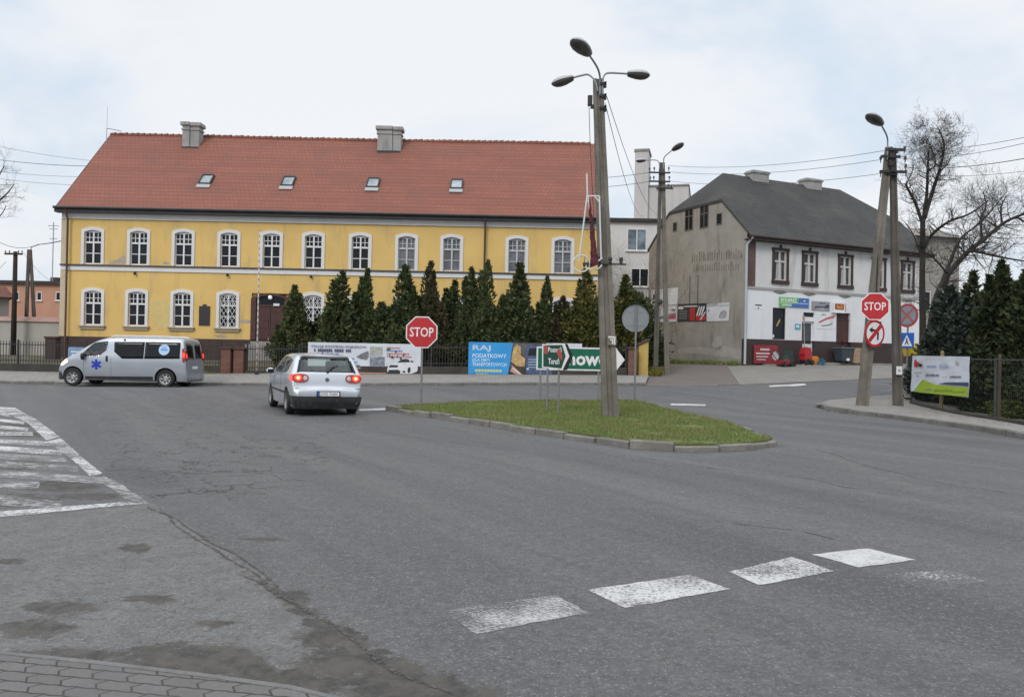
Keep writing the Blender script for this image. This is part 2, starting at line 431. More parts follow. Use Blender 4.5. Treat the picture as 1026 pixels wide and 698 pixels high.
def crack(line, w0, w1, seed, amp=.06, zo=.0035):
    L_ = []; pts_ = []
    for (a, b) in zip(line, line[1:]):
        a, b = Vector(a), Vector(b); n = max(2, int((b-a).length/.06)); pts_ += [a.lerp(b, k/n) for k in range(n)]
    N = len(pts_); A_, B_ = [], []
    for i, p in enumerate(pts_):
        d = (pts_[min(i+1, N-1)]-pts_[max(i-1, 0)]).normalized(); nn = Vector((-d.y, d.x)); t = i/N; w = (w0+(w1-w0)*t)*(1+.8*mnoise.noise((p.x*3, p.y*3, seed)))
        o = amp*mnoise.noise((p.x*1.6, p.y*1.6, seed+4)); e = min(1, i/4, (N-1-i)/4+.05)
        q = p+nn*o; A_.append(q+nn*w*.5*e); B_.append(q-nn*w*.5*e*(1+.5*mnoise.noise((p.x*5, p.y*5, seed+9))))
    bm = bmesh.new()
    va = [bm.verts.new((p.x, p.y, h(p.x, p.y)+zo)) for p in A_]; vb = [bm.verts.new((p.x, p.y, h(p.x, p.y)+zo)) for p in B_]
    for i in range(N-1):
        f = bm.faces.new((vb[i], vb[i+1], va[i+1], va[i]))
    bm.normal_update()
    for f in bm.faces:
        if f.normal.z < 0: f.normal_flip()
    me = bpy.data.meshes.new('road_crack'); bm.to_mesh(me); bm.free(); S(link_mesh('road_crack', me, M_CRACK), kind='structure')
crack(CRKW, .02, .035, 1., .10, .003); crack(G2([(158, 508), (205, 538), (262, 574), (300, 604)]), .015, .03, 5., .06, .0045); crack(G2([(232, 574), (262, 583), (300, 606)]), .02, .05, 8., .06, .006)
crack(G2([(168, 539), (205, 537), (230, 541)]), .02, .02, 3., .06, .0075)
for i, ln in enumerate(([(640, 458), (720, 470), (800, 478), (900, 498)], [(345, 428), (430, 440), (520, 452)], [(120, 470), (200, 474), (290, 470)], [(150, 496), (230, 490), (320, 486)], [(700, 520), (790, 530), (860, 545)], [(815, 449), (880, 470), (960, 487), (1040, 498)])): crack(G2(ln), .018, .018, 20.+i, .1)
# ------------------------------------------------------------------ painted markings
def paint(name, wear, sc=38., stretch=(1, 1, 1), rot=0., br=1.):
    m, nt, b = nmat(name)
    tc = node(nt, 'ShaderNodeTexCoord').outputs['Object']
    mr = node(nt, 'ShaderNodeMapping'); mr.inputs['Rotation'].default_value = (0, 0, rot); nt.links.new(tc, mr.inputs[0])
    mp = node(nt, 'ShaderNodeMapping'); mp.inputs['Scale'].default_value = stretch
    nt.links.new(mr.outputs[0], mp.inputs[0])
    n = noise(nt, mp.outputs[0], sc, 8, .78); n2 = noise(nt, tc, 1.6, 5, .6); n3 = noise(nt, tc, 90, 2)
    c = mixc(nt, ramp(nt, n2, .3, .7), mul((.45, .45, .445), br), mul((.60, .60, .595), br)); c = mixc(nt, ramp(nt, n3, .45, .75, 0, .4), c, (.30, .30, .29))
    nt.links.new(c, b.inputs['Base Color']); b.inputs['Roughness'].default_value = .75
    f = math_(nt, 'ADD', n, math_(nt, 'MULTIPLY', math_(nt, 'SUBTRACT', n2, .5), .45))
    fac = ramp(nt, f, wear-.10, wear+.10, 0, .93)
    t = node(nt, 'ShaderNodeBsdfTransparent'); mx = node(nt, 'ShaderNodeMixShader')
    nt.links.new(fac, mx.inputs[0]); nt.links.new(t.outputs[0], mx.inputs[1]); nt.links.new(b.outputs[0], mx.inputs[2])
    nt.links.new(mx.outputs[0], nt.nodes['Material Output'].inputs[0]); return m
P_MID, P_GOOD, P_BAD = paint('worn_paint', .455), paint('fresh_paint', .40), paint('faint_paint', .60)
P_OLD = paint('scuffed_paint', .525, 30, (1, 3.2, 1), .45, .85); P_ZEB = paint('hatch_paint', .475, 20, br=1.); P_ZEB2 = paint('hatch_stripe_paint', .515, 16, (.5, 1.4, 1), 0, .72)
def mark(poly, m, off=.004):
    P = [Vector(p) for p in G2(poly)]; out = []; near_ = sum(p.y for p in P)/len(P) < 15
    for a, b in zip(P, P[1:]+P[:1]):
        n = max(1, min(60, int((b-a).length/.05))) if near_ else 1; nn = Vector((-(b-a).y, (b-a).x)).normalized() if (b-a).length > 1e-6 else Vector((0, 0))
        for k in range(n):
            p = a.lerp(b, k/n); out.append(p+nn*(.016*mnoise.noise((p.x*9, p.y*9, 3))+.02*mnoise.noise((p.x*2.5, p.y*2.5, 8)) if near_ and k else 0.))
    drape('road_marking', [tuple(p) for p in out], off, m, 1.)
mark([(442, 612), (556, 596.5), (591, 614), (478, 635)], P_OLD)
mark([(589, 591), (690, 576), (732, 590), (627, 609)], P_MID)
mark([(730, 573), (793, 558), (836, 572), (760, 586)], P_MID)
mark([(813, 555.5), (870, 549.5), (918, 561), (860, 568.5)], P_GOOD)
mark([(885, 575), (950, 571), (988, 582), (925, 590)], P_BAD)
# hatched area on the left
mark([(-60, 407), (0, 407.5), (15, 408.4), (37, 420.5), (60, 437.5), (46.5, 441), (28, 424), (7.5, 414), (-60, 412)], P_ZEB)
mark([(61, 439), (80, 456), (102.5, 474.5), (89.5, 477), (74.5, 462), (48, 442)], P_ZEB)
mark([(105, 477), (119, 484), (150, 504), (128, 502), (112, 489), (92, 479)], P_ZEB2)
mark([(150, 504.3), (93, 509), (18.6, 516.5), (-70, 523), (-70, 517), (18, 511), (91, 505.3), (122, 502.8)], P_ZEB)
HS = [(414.5, 10, 416.5, 1.2), (421, 24, 424, 1.3), (428, 28, 430.5, 1.5), (434.5, 33, 435, 1.6), (442.5, 56, 445, 2.0), (449.5, 62, 454, 2.2), (457.5, 66, 461, 2.2), (465, 78, 470, 2.6), (475, 104, 482, 3.0), (485, 40, 487, 3.4), (501, 62, 507.5, 4.2)]
for y0, x1, y1, w in HS:
    k = (y1-y0)/x1
    w *= 1.35
    mark([(-70, y0-70*k-w), (x1, y1-w*.9), (x1, y1+w*.7), (-70, y0-70*k+w)], P_ZEB2 if y0 > 455 else P_ZEB, .005)
# give-way bars and edge lines further off
mark([(360, 409.5), (392, 409), (392, 411.2), (360, 412)], P_GOOD, .012)
mark([(672, 404.3), (707, 405.3), (707, 407), (672, 406.2)], P_GOOD, .012)
mark([(770, 386.5), (806, 384.6), (808, 386.2), (772, 388.2)], P_GOOD, .02)
mark([(880, 391), (903, 389.6), (903, 391.2), (880, 392.6)], P_BAD, .02)
# ------------------------------------------------------------------ kerbs, island, pavements
M_KERB = M('kerb_concrete', (.20, .19, .168), .9, .25, 2., 30, .4, dirt=(.09, .085, .07), dirt_amt=.7)
M_KERB2 = M('far_kerb_concrete', (.17, .165, .155), .9, .25, 2., 30, .4, dirt=(.08, .08, .07), dirt_amt=.7)
def paving(name, ca, cb, gr, bw, bh, rot=0., zig=0., mort=.006, wavek=0.):
    m, nt, b = nmat(name)
    tc = node(nt, 'ShaderNodeTexCoord').outputs['Object']
    mp = node(nt, 'ShaderNodeMapping'); mp.inputs['Rotation'].default_value = (0, 0, rot); nt.links.new(tc, mp.inputs[0]); vec = mp.outputs[0]
    if zig:
        sp = node(nt, 'ShaderNodeSeparateXYZ'); nt.links.new(vec, sp.inputs[0])
        tri = math_(nt, 'PINGPONG', sp.outputs[1], wavek); tri2 = math_(nt, 'PINGPONG', sp.outputs[0], wavek)
        cb_ = node(nt, 'ShaderNodeCombineXYZ')
        nt.links.new(math_(nt, 'ADD', sp.outputs[0], math_(nt, 'MULTIPLY', tri, zig)), cb_.inputs[0])
        nt.links.new(math_(nt, 'ADD', sp.outputs[1], math_(nt, 'MULTIPLY', tri2, zig*.18)), cb_.inputs[1]); vec = cb_.outputs[0]
    br = node(nt, 'ShaderNodeTexBrick'); nt.links.new(vec, br.inputs['Vector'])
    br.inputs['Color1'].default_value = (*ca, 1); br.inputs['Color2'].default_value = (*cb, 1); br.inputs['Mortar'].default_value = (*gr, 1)
    br.inputs['Scale'].default_value = 1; br.inputs['Brick Width'].default_value = bw; br.inputs['Row Height'].default_value = bh
    br.inputs['Mortar Size'].default_value = mort; br.inputs['Mortar Smooth'].default_value = .2; br.inputs['Bias'].default_value = -.2
    n = noise(nt, tc, 1.1, 6, .65); n2 = noise(nt, tc, 60, 3)
    c = mixc(nt, ramp(nt, n, .35, .75, 0, .6), br.outputs[0], mul(ca, .6)); c = mixc(nt, ramp(nt, n2, .35, .7, 0, .4), c, mul(cb, .7))
    nt.links.new(c, b.inputs['Base Color']); b.inputs['Roughness'].default_value = .9
    bump(nt, b, math_(nt, 'SUBTRACT', math_(nt, 'MULTIPLY', n2, .3), br.outputs['Fac']), .5, .01); return m
M_SETT = paving('zigzag_pavers', (.155, .15, .145), (.125, .121, .116), (.035, .032, .028), .185, .10, .16, .75, .007, .05)
M_SLAB = paving('pavement_slabs', (.275, .262, .238), (.24, .228, .208), (.12, .11, .10), .35, .35, 0, 0, .008)
M_BRICKP = paving('driveway_setts', (.175, .142, .126), (.145, .124, .112), (.095, .085, .076), .22, .11, .42, 0, .012)
M_SLAB2 = paving('forecourt_slabs', (.235, .222, .20), (.215, .203, .183), (.17, .16, .145), .5, .5, .437, 0, .012)
# foreground corner pavement
near = G2([(0, 657.5), (100, 668), (200, 680), (292, 693), (330, 702)])
drape('sidewalk', [(-9, 2.), (-9, near[0][1]+1.0)]+near+[(near[-1][0], 2.)], .012, M_SETT, 1., skirt=.1)
near2 = G2([(-140, 643), (0, 654.5), (100, 664.5), (200, 676.5), (292, 689), (345, 702)])
M_EDGE = M('edge_concrete', (.165, .163, .158), .9, .2, 2., 30, .4, dirt=(.10, .095, .088), dirt_amt=.8)
drape('kerb_strip', near2+near[::-1]+G2([(-140, 646)]), .016, M_EDGE, 1., skirt=.05)
# traffic island
ISL = [gp(*p)[:2] for p in [(386, 411), (420, 416.8), (470, 424.3), (510, 431), (550, 437), (585, 442), (641, 450.5), (690, 453), (740, 451.8), (776, 448.5), (783, 445)]] + \
      [gp(x, y, .14)[:2] for x, y in [(766.6, 434.7), (739, 423), (707, 416), (680, 410.5), (655, 403), (637, 400.5), (560, 399.6), (480, 401), (425, 404)]]
kerb('kerb', ISL+[ISL[0]], M_KERB, .13, .115, .85, .04, rag=.034)
cx = sum(p[0] for p in ISL)/len(ISL); cy = sum(p[1] for p in ISL)/len(ISL)
ISLi = []
for i, p in enumerate(ISL):
    a, b = Vector(ISL[i-1]), Vector(ISL[(i+1) % len(ISL)]); d = (b-a).normalized(); n_ = Vector((-d.y, d.x)); q = Vector(p)+n_*.165; ISLi.append((q.x, q.y))
M_GSOIL = M('island_turf', (.115, .14, .045), .95, .35, 1.2, 25, .5, dirt=(.13, .10, .06), dirt_amt=.95)
drape('island_turf', ISLi, .125, M_GSOIL, .7, skirt=.2)
def leafmat(name, ca, cb, cc=None, rough=.75, tr=.25):
    m, nt, b = nmat(name)
    tc = node(nt, 'ShaderNodeTexCoord').outputs['Object']
    g = node(nt, 'ShaderNodeNewGeometry').outputs['Random Per Island']
    n = noise(nt, tc, 1.6, 4)
    c = mixc(nt, g, ca, cb)
    if cc: c = mixc(nt, ramp(nt, math_(nt, 'ADD', n, math_(nt, 'MULTIPLY', g, .25)), .50, .70), c, cc)
    c = mixc(nt, ramp(nt, n, .35, .65, 0, .35), c, mul(ca, .6))
    nt.links.new(c, b.inputs['Base Color']); b.inputs['Roughness'].default_value = rough; b.inputs['Specular IOR Level'].default_value = .2
    if tr:
        t = node(nt, 'ShaderNodeBsdfTranslucent'); nt.links.new(c, t.inputs[0]); mx = node(nt, 'ShaderNodeMixShader'); mx.inputs[0].default_value = tr
        nt.links.new(b.outputs[0], mx.inputs[1]); nt.links.new(t.outputs[0], mx.inputs[2]); nt.links.new(mx.outputs[0], nt.nodes['Material Output'].inputs[0])
    return m
M_GRASS = leafmat('grass_blades', (.115, .20, .045), (.22, .31, .09), (.29, .265, .12))
def grass(name, poly, n, off, hmin, hmax, mat, rnd, wid=.012):
    bm = bmesh.new(); xs = [p[0] for p in poly]; ys = [p[1] for p in poly]; k = 0
    while k < n:
        x, y = rnd.uniform(min(xs), max(xs)), rnd.uniform(min(ys), max(ys))
        if not inside((x, y), poly): continue
        dens = mnoise.noise((x*.9, y*.9, 0))+.5*mnoise.noise((x*3, y*3, 5))
        if dens < -.35+rnd.random()*.3-.25: k += .3; continue
        hh = rnd.uniform(hmin, hmax)*(1+.5*dens); z = h(x, y)+off; a = rnd.uniform(0, pi); w = wid*rnd.uniform(.7, 1.5)
        l = (rnd.gauss(0, .4)*hh, rnd.gauss(0, .4)*hh)
        bm.faces.new([bm.verts.new(q) for q in ((x-cos(a)*w, y-sin(a)*w, z), (x+cos(a)*w, y+sin(a)*w, z), (x+l[0], y+l[1], z+hh))]); k += 1
    me = bpy.data.meshes.new(name); bm.to_mesh(me); bm.free(); return link_mesh(name, me, mat)
S(grass('grass', ISLi, 62000, .12, .025, .085, M_GRASS, random.Random(3), .008), 'short patchy green grass growing on the traffic island', 'grass', kind='stuff')
# pavements across the road
KY = 33.0
kerb('kerb', [(-70, KY), (5.6, KY)], M_KERB2, .16, .12, 1.)
kerb('kerb', [(5.6, KY), (8.6, KY+.1)], M_KERB2, .16, .03, 1.)
drape('sidewalk', [(-70, KY+.16), (5.6, KY+.16), (6.2, 36.0), (-70, 36.0)], .115, M_SLAB, 1.)
P0 = Vector((12.3, 42.0)); HU = Vector((cos(radians(25)), sin(radians(25)))); HV = Vector((-HU.y, HU.x))
def hp(u, v): q = P0+HU*u+HV*v; return (q.x, q.y)
RE = [(8.6, KY+.16), (10.9, 33.9), (13.5, 34.9), (17.3, 36.2), (40, 46)]
drape('forecourt', [(9.6, KY+.5)]+RE[1:]+[(42, 60), hp(16, -.0), hp(-1.2, -.05)], .03, M_SLAB2, 1., skirt=.2)
drape('driveway', [(5.6, KY+.16), (9.6, KY+.4), hp(-.9, -.1), hp(-.3, 9.5), hp(-.6, 14), (4.6, 54), (5.4, 44), (6.2, 36)], .02, M_BRICKP, 1., skirt=.2)
# right-hand corner pavement
RC = [gp(*p)[:2] for p in [(818, 407), (826, 410.5), (840, 413), (880, 417.8), (930, 424), (980, 431.5), (1026, 439.5), (1120, 458), (1300, 500)]]
far = [gp(x, y, .12)[:2] for x, y in [(818, 404.5), (830, 400.5), (868, 397), (915, 393.5), (960, 391)]]
kerb('kerb', RC, M_KERB2, .16, .13, 1.)
FENCE = [gp(913, 403.5, .13)[:2], gp(998, 420, .13)[:2], gp(1080, 436, .13)[:2]]
fd = (Vector(FENCE[2])-Vector(FENCE[0])).normalized()
F_END = tuple(Vector(FENCE[2])+fd*8)
RCi = [(p[0]+.08, p[1]+.12) for p in RC]
drape('sidewalk', RCi+[(F_END[0]+1, F_END[1]+.3), FENCE[2], FENCE[1], FENCE[0], (far[-1][0]+1.2, far[-1][1])]+far[::-1], .115, M_SLAB, 1.)
drape('garden_ground', [FENCE[0], FENCE[1], FENCE[2], F_END, (40, 12), (46, 30), (far[-1][0]+4, far[-1][1]+.6), (far[-1][0]+1.2, far[-1][1])], .10, M_SOIL, 1.)
# yard of the yellow building
drape('yard_ground', [(-70, 36.0), (5.4, 36.0), (5.2, 44), (4.6, 60), (-70, 60)], .12, M_SOIL, 2.)
# ------------------------------------------------------------------ shared building materials
M_YEL = M('yellow_plaster', (.685, .468, .165), .9, .07, .6, 14, .12, dirt=(.43, .32, .16), dirt_amt=.75, streak=True)
M_WHT = M('white_trim', (.67, .665, .66), .8, .05, 1.2, 20, .05, dirt=(.55, .53, .5), dirt_amt=.4, streak=True)
M_FRAME = flat('white_window_frame', (.74, .74, .74), .5)
M_FRAMEG = flat('grey_window_frame', (.52, .53, .54), .5)
M_PANE = glass_pane('dark_pane', (.009, .011, .014), .10, .06)
M_PANEC = glass_pane('curtained_pane', (.105, .11, .122), .14)
M_BELT = M('belt_capping', (.085, .075, .075), .8, .2)
M_FASC = M('dark_fascia', (.035, .033, .035), .6, .2)
M_BRN = M('brown_render', (.075, .048, .042), .85, .15, .8, 20, .2, dirt=(.05, .04, .035), dirt_amt=.5)
M_PIPE = flat('brown_drainpipe', (.11, .06, .045), .5)
M_DOOR = M('brown_wood', (.07, .028, .024), .55, .25, 3, 25, .1)
M_CONC = M('concrete', (.27, .255, .235), .92, .18, 1.2, 25, .4, dirt=(.12, .11, .10), dirt_amt=.6, streak=True)
M_CHIM = M('chimney_render', (.33, .32, .31), .92, .15, 1.2, 20, .3, dirt=(.15, .14, .13), dirt_amt=.6, streak=True)
M_IRON = flat('dark_iron', (.03, .03, .032), .55, .2)
M_GALV = flat('galvanised_steel', (.36, .37, .38), .45, .1, metal=.5)
M_BRICK = None
def brickmat(name, ca, cb, mortar, bw=.25, bh=.075, axis='xz'):
    m, nt, b = nmat(name); tc = node(nt, 'ShaderNodeTexCoord').outputs['Object']
    sp = node(nt, 'ShaderNodeSeparateXYZ'); nt.links.new(tc, sp.inputs[0]); cm = node(nt, 'ShaderNodeCombineXYZ')
    nt.links.new(math_(nt, 'ADD', sp.outputs[0], sp.outputs[1]), cm.inputs[0]); nt.links.new(sp.outputs[2], cm.inputs[1])
    br = node(nt, 'ShaderNodeTexBrick'); nt.links.new(cm.outputs[0], br.inputs['Vector'])
    br.inputs['Color1'].default_value = (*ca, 1); br.inputs['Color2'].default_value = (*cb, 1); br.inputs['Mortar'].default_value = (*mortar, 1)
    for k, v in (('Scale', 1), ('Brick Width', bw), ('Row Height', bh), ('Mortar Size', .008), ('Mortar Smooth', .3), ('Bias', -.1)): br.inputs[k].default_value = v
    n = noise(nt, tc, 2.5, 5); c = mixc(nt, ramp(nt, n, .4, .75, 0, .6), br.outputs[0], mul(ca, .45))
    nt.links.new(c, b.inputs['Base Color']); b.inputs['Roughness'].default_value = .9; bump(nt, b, br.outputs['Fac'], .4, -.01); return m
M_BRICK = brickmat('red_brick', (.19, .075, .05), (.13, .055, .042), (.15, .13, .11))
M_BRICKD = brickmat('dark_brick', (.075, .045, .040), (.055, .036, .034), (.06, .05, .045))
def tiles(name, ca, cb, gap, row, colw, slope, dirt, damt, band=.5):
    """roof tiles in courses: x along the eave, z up the slope (object space)"""
    m, nt, b = nmat(name); tc = node(nt, 'ShaderNodeTexCoord').outputs['Object']
    sp = node(nt, 'ShaderNodeSeparateXYZ'); nt.links.new(tc, sp.inputs[0]); cm = node(nt, 'ShaderNodeCombineXYZ')
    nt.links.new(math_(nt, 'ADD', sp.outputs[0], math_(nt, 'MULTIPLY', sp.outputs[1], .02)), cm.inputs[0]); nt.links.new(math_(nt, 'MULTIPLY', sp.outputs[2], slope), cm.inputs[1])
    br = node(nt, 'ShaderNodeTexBrick'); nt.links.new(cm.outputs[0], br.inputs['Vector'])
    br.inputs['Color1'].default_value = (*ca, 1); br.inputs['Color2'].default_value = (*cb, 1); br.inputs['Mortar'].default_value = (*gap, 1)
    for k, v in (('Scale', 1), ('Brick Width', colw), ('Row Height', row), ('Mortar Size', .02), ('Mortar Smooth', .6), ('Bias', -.1)): br.inputs[k].default_value = v
    n = noise(nt, tc, .5, 6, .65); n2 = noise(nt, tc, 5, 5, .7)
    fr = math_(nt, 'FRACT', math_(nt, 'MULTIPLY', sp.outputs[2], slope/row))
    mp = node(nt, 'ShaderNodeMapping'); mp.inputs['Scale'].default_value = (.12, .12, 2.9); nt.links.new(tc, mp.inputs[0]); n3 = noise(nt, mp.outputs[0], 1.6, 4, .6)
    c = mixc(nt, ramp(nt, n, .38, .72, 0, damt), br.outputs[0], dirt)
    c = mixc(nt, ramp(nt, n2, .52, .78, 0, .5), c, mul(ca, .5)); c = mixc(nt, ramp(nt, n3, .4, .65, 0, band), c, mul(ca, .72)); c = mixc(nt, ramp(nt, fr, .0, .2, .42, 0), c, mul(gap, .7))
    nt.links.new(c, b.inputs['Base Color']); b.inputs['Roughness'].default_value = .85
    bump(nt, b, math_(nt, 'SUBTRACT', math_(nt, 'MULTIPLY', fr, -1.0), math_(nt, 'MULTIPLY', br.outputs['Fac'], .5)), .55, .04); return m
M_TILE = tiles('clay_roof_tiles', (.258, .094, .061), (.232, .083, .054), (.19, .065, .045), .34, .24, 1.385, (.165, .072, .056), .75, .65)
M_SLATE = tiles('grey_roof_shingles', (.042, .042, .041), (.031, .031, .031), (.024, .024, .024), .26, .3, 1.42, (.075, .072, .06), .7, .4)
def wall_open(mb, L, H, ops, y0=0., depth=.16, z0=0., x0=0., poly_top=None):
    """front wall in the XZ plane at y0 with rectangular openings (x0,x1,z0,z1) and reveals going inward"""
    xs = sorted({x0, x0+L} | {v for o in ops for v in o[:2]}); zs = sorted({z0, z0+H} | {v for o in ops for v in o[2:4]})
    for i in range(len(xs)-1):
        for j in range(len(zs)-1):
            cx_, cz_ = (xs[i]+xs[i+1])/2, (zs[j]+zs[j+1])/2
            if any(o[0] < cx_ < o[1] and o[2] < cz_ < o[3] for o in ops): continue
            mb.face([(xs[i], y0, zs[j]), (xs[i+1], y0, zs[j]), (xs[i+1], y0, zs[j+1]), (xs[i], y0, zs[j+1])])
    for a, b, c, d in [o[:4] for o in ops]:
        y1 = y0+depth
        mb.face([(a, y0, c), (a, y1, c), (a, y1, d), (a, y0, d)]); mb.face([(b, y0, c), (b, y0, d), (b, y1, d), (b, y1, c)])
        mb.face([(a, y0, d), (a, y1, d), (b, y1, d), (b, y0, d)]); mb.face([(a, y0, c), (b, y0, c), (b, y1, c), (a, y1, c)])
        mb.face([(a, y1, c), (b, y1, c), (b, y1, d), (a, y1, d)])
# ------------------------------------------------------------------ yellow building
YB = 44.0
XL = pt(61.2, 270, YB).x; XR = pt(599, 270, YB).x; LB = XR-XL; ZB = h((XL+XR)/2, YB)+.12
def fz(px, py, D=YB): p = pt(px, py, D); return p.x-XL, p.z-ZB
yb = E('townhouse', 'long two-storey yellow building with white window surrounds and a red tiled roof', 'building', (XL, YB, ZB))
UX = [fz(p, 250)[0] for p in (93, 139, 183.7, 229.5, 272, 314, 361, 407.5, 452.7, 518, 564)]
LX = [fz(p, 310)[0] for p in (93, 137, 182.3, 228.3, 313.5, 361, 407.5, 452.5, 517, 563)]
UZ0, UZ1 = 6.05-ZB, 7.93-ZB; LZ0, LZ1 = 2.68-ZB, 4.58-ZB; HW = .475
EAVE = 8.95-ZB
dxa, dxb = fz(251.5, 330)[0], fz(289.5, 330)[0]; DZ1 = 4.62-ZB
ops = [(x-HW, x+HW, UZ0, UZ1) for x in UX]+[(x-HW, x+HW, LZ0, LZ1) for x in LX]
PLZ = 2.04-ZB
mb = MB(); DEP = 11.
wall_open(mb, LB, EAVE-PLZ, ops+[(dxa, dxb, PLZ, DZ1)], 0, .17, PLZ)
RISE = 5.75
for x in (0, LB):
    mb.face([(x, 0, PLZ), (x, DEP, PLZ), (x, DEP, EAVE), (x, DEP/2, EAVE+RISE-.1), (x, 0, EAVE)])
mb.face([(0, DEP, 0), (LB, DEP, 0), (LB, DEP, EAVE), (0, DEP, EAVE)])
mb.build('wall', M_YEL, yb, recalc=False)
mb = MB(); mb.box(-.04, dxa, -.05, .3, -.6, PLZ); mb.box(dxb, LB+.04, -.05, .3, -.6, PLZ); mb.box(-.04, 0, .3, DEP, -.6, PLZ); mb.box(LB, LB+.04, .3, DEP, -.6, PLZ)
mb.build('plinth', M_BRICKD, yb)
# cornice and belt course
mb = MB(); mb.box(0.02, LB-.02, -.08, -.003, 8.53-ZB, 8.8-ZB); mb.box(0.02, LB-.02, -.14, -.003, 8.8-ZB, 8.9-ZB); mb.build('cornice', M_WHT, yb)
mb = MB(); mb.box(0.0, LB, -.06, -.003, 5.69-ZB, 5.94-ZB); mb.build('belt_course', M_WHT, yb)
mb = MB(); mb.box(-.03, LB+.03, -.12, -.003, 5.94-ZB, 6.02-ZB); mb.build('belt_capping', M_BELT, yb)
mb = MB(); mb.box(-.02, .32, -.03, -.002, PLZ, 5.68-ZB); mb.box(-.02, .32, -.03, -.002, 6.03-ZB, 8.52-ZB); mb.build('corner_pilaster', M(
    'pale_pilaster', (.55, .47, .33), .9, .12, 1, 15, .1, dirt=(.3, .25, .17)), yb)
# roof
OV, OX = .32, .22
ez = EAVE-.02; sl_ = RISE/(DEP/2); er = .18
mb = MB()
y0, y1, ym = -OV, DEP+OV, DEP/2; zr = EAVE+RISE; ze = 9.10-ZB
n_ = 64
for i in range(n_):
    xa = -OX+(LB+2*OX)*i/n_; xb = -OX+(LB+2*OX)*(i+1)/n_
    sag = lambda x: -.05*sin(pi*(x+OX)/(LB+2*OX))**2+.025*mnoise.noise((x*.35, 1, 2))
    for (ya, za), (yb_, zb_) in (((y0, ze), (ym, zr)), ((ym, zr), (y1, ze))):
        for k in range(6):
            t0, t1 = k/6, (k+1)/6; w = lambda t, x: .03*mnoise.noise((x*.3, t*3, 7))
            P = lambda t, x: (x, ya+(yb_-ya)*t, za+(zb_-za)*t+sag(x)*(1 if ya == ym and t == 0 or ya == y0 and t == 1 else .6)+w(t, x))
            mb.face([P(t0, xa), P(t0, xb), P(t1, xb), P(t1, xa)])
bmesh.ops.remove_doubles(mb.bm, verts=mb.bm.verts, dist=.002)
for f in mb.bm.faces:
    if f.normal.z < 0: f.normal_flip()
mb.bm.normal_update()
for f in mb.bm.faces:
    if f.normal.z < 0: f.normal_flip()
r = bmesh.ops.extrude_face_region(mb.bm, geom=mb.bm.faces[:])
for v in r['geom']:
    if isinstance(v, bmesh.types.BMVert): v.co.z -= .14
yroof = mb.build('roof', M_TILE, yb)
mb = MB()
x = -OX
while x < LB+OX-.3:
    d_ = -.05*sin(pi*(x+OX)/(LB+2*OX))**2
    z = zr-.04+d_+random.uniform(-.015, .015)
    mb.tube([(x, ym, z), (x+.34, ym, z+.025)], [.12, .15], 8); x += .36
mb.build('ridge_tiles', M_TILE, yroof)
mb = MB(); mb.box(-OX, LB+OX, -OV-.10, -OV+.02, ze-.27, ze-.03); mb.box(-OX, LB+OX, -OV+.02, -.003, ze-.27, ze-.2)
mb.build('fascia', M_FASC, yb)
mb = MB(); mb.tube([(-OX-.02, -OV-.16, ze-.02), (LB+OX, -OV-.16, ze-.05)], .075, 8); mb.build('gutter', M_FASC, yb)
for xx, ztop in ((.42, ze-.1), (fz(486, 240)[0], ze-.1)):
    mb = MB(); mb.tube([(xx, -OV-.12, ztop), (xx, -.3, ztop-.35), (xx, -.2, ztop-.55), (xx, -.2, 1.2), (xx, -.2, .0)], .055, 8); mb.build('drainpipe', M_PIPE, yb, auto=50)
for x in (-OX, LB+OX-.0): mb = MB(); mb.hexa([(x-.02, -OV, ze-.22), (x+.02, -OV, ze-.22), (x+.02, ym, zr-.26), (x-.02, ym, zr-.26)], [(x-.02, -OV, ze+.02), (x+.02, -OV, ze+.02), (x+.02, ym, zr-.0), (x-.02, ym, zr-.0)]); mb.build('bargeboard', M_FASC, yb)
# chimneys
def roof_z(y): return ze+(zr-ze)*(y+OV)/(ym+OV)
def chimney(px0, px1, pyt, split):
    Yc = YB+ym-.9; a = pt(px0, 140, Yc).x-XL; b = pt(px1, 140, Yc).x-XL; zt = pt((px0+px1)/2, pyt, Yc).z-ZB
    y0_, y1_ = ym-1.05, ym-.3; zb_ = roof_z(y0_)-.3; m_ = a+(b-a)*split
    mb = MB(); mb.box(a+.1, m_-.01, y0_, y1_, zb_, zt-.5); mb.box(m_+.01, b-.1, y0_+.07, y1_, zb_, zt-.5)
    mb.box(a+.04, m_-.01, y0_-.05, y1_+.04, zt-.5, zt-.4, .02); mb.box(m_+.01, b-.04, y0_+.02, y1_+.04, zt-.5, zt-.4, .02)
    mb.box(a+.1, m_-.01, y0_, y1_, zt-.4, zt-.22); mb.box(m_+.01, b-.1, y0_+.07, y1_, zt-.4, zt-.22)
    mb.box(a-.02, m_+.01, y0_-.1, y1_+.08, zt-.22, zt, .03); mb.box(m_+.02, b+.02, y0_-.03, y1_+.08, zt-.24, zt-.02, .03)
    o = mb.build('chimney', M_CHIM, yroof)
    mb = MB(); mb.box(a+.1, b-.1, y0_-.06, y1_, zb_+.05, zb_+.36); mb.build('flashing', M_FASC, o)
chimney(182, 201.5, 122.8, .45); chimney(377, 403.5, 127, .62)
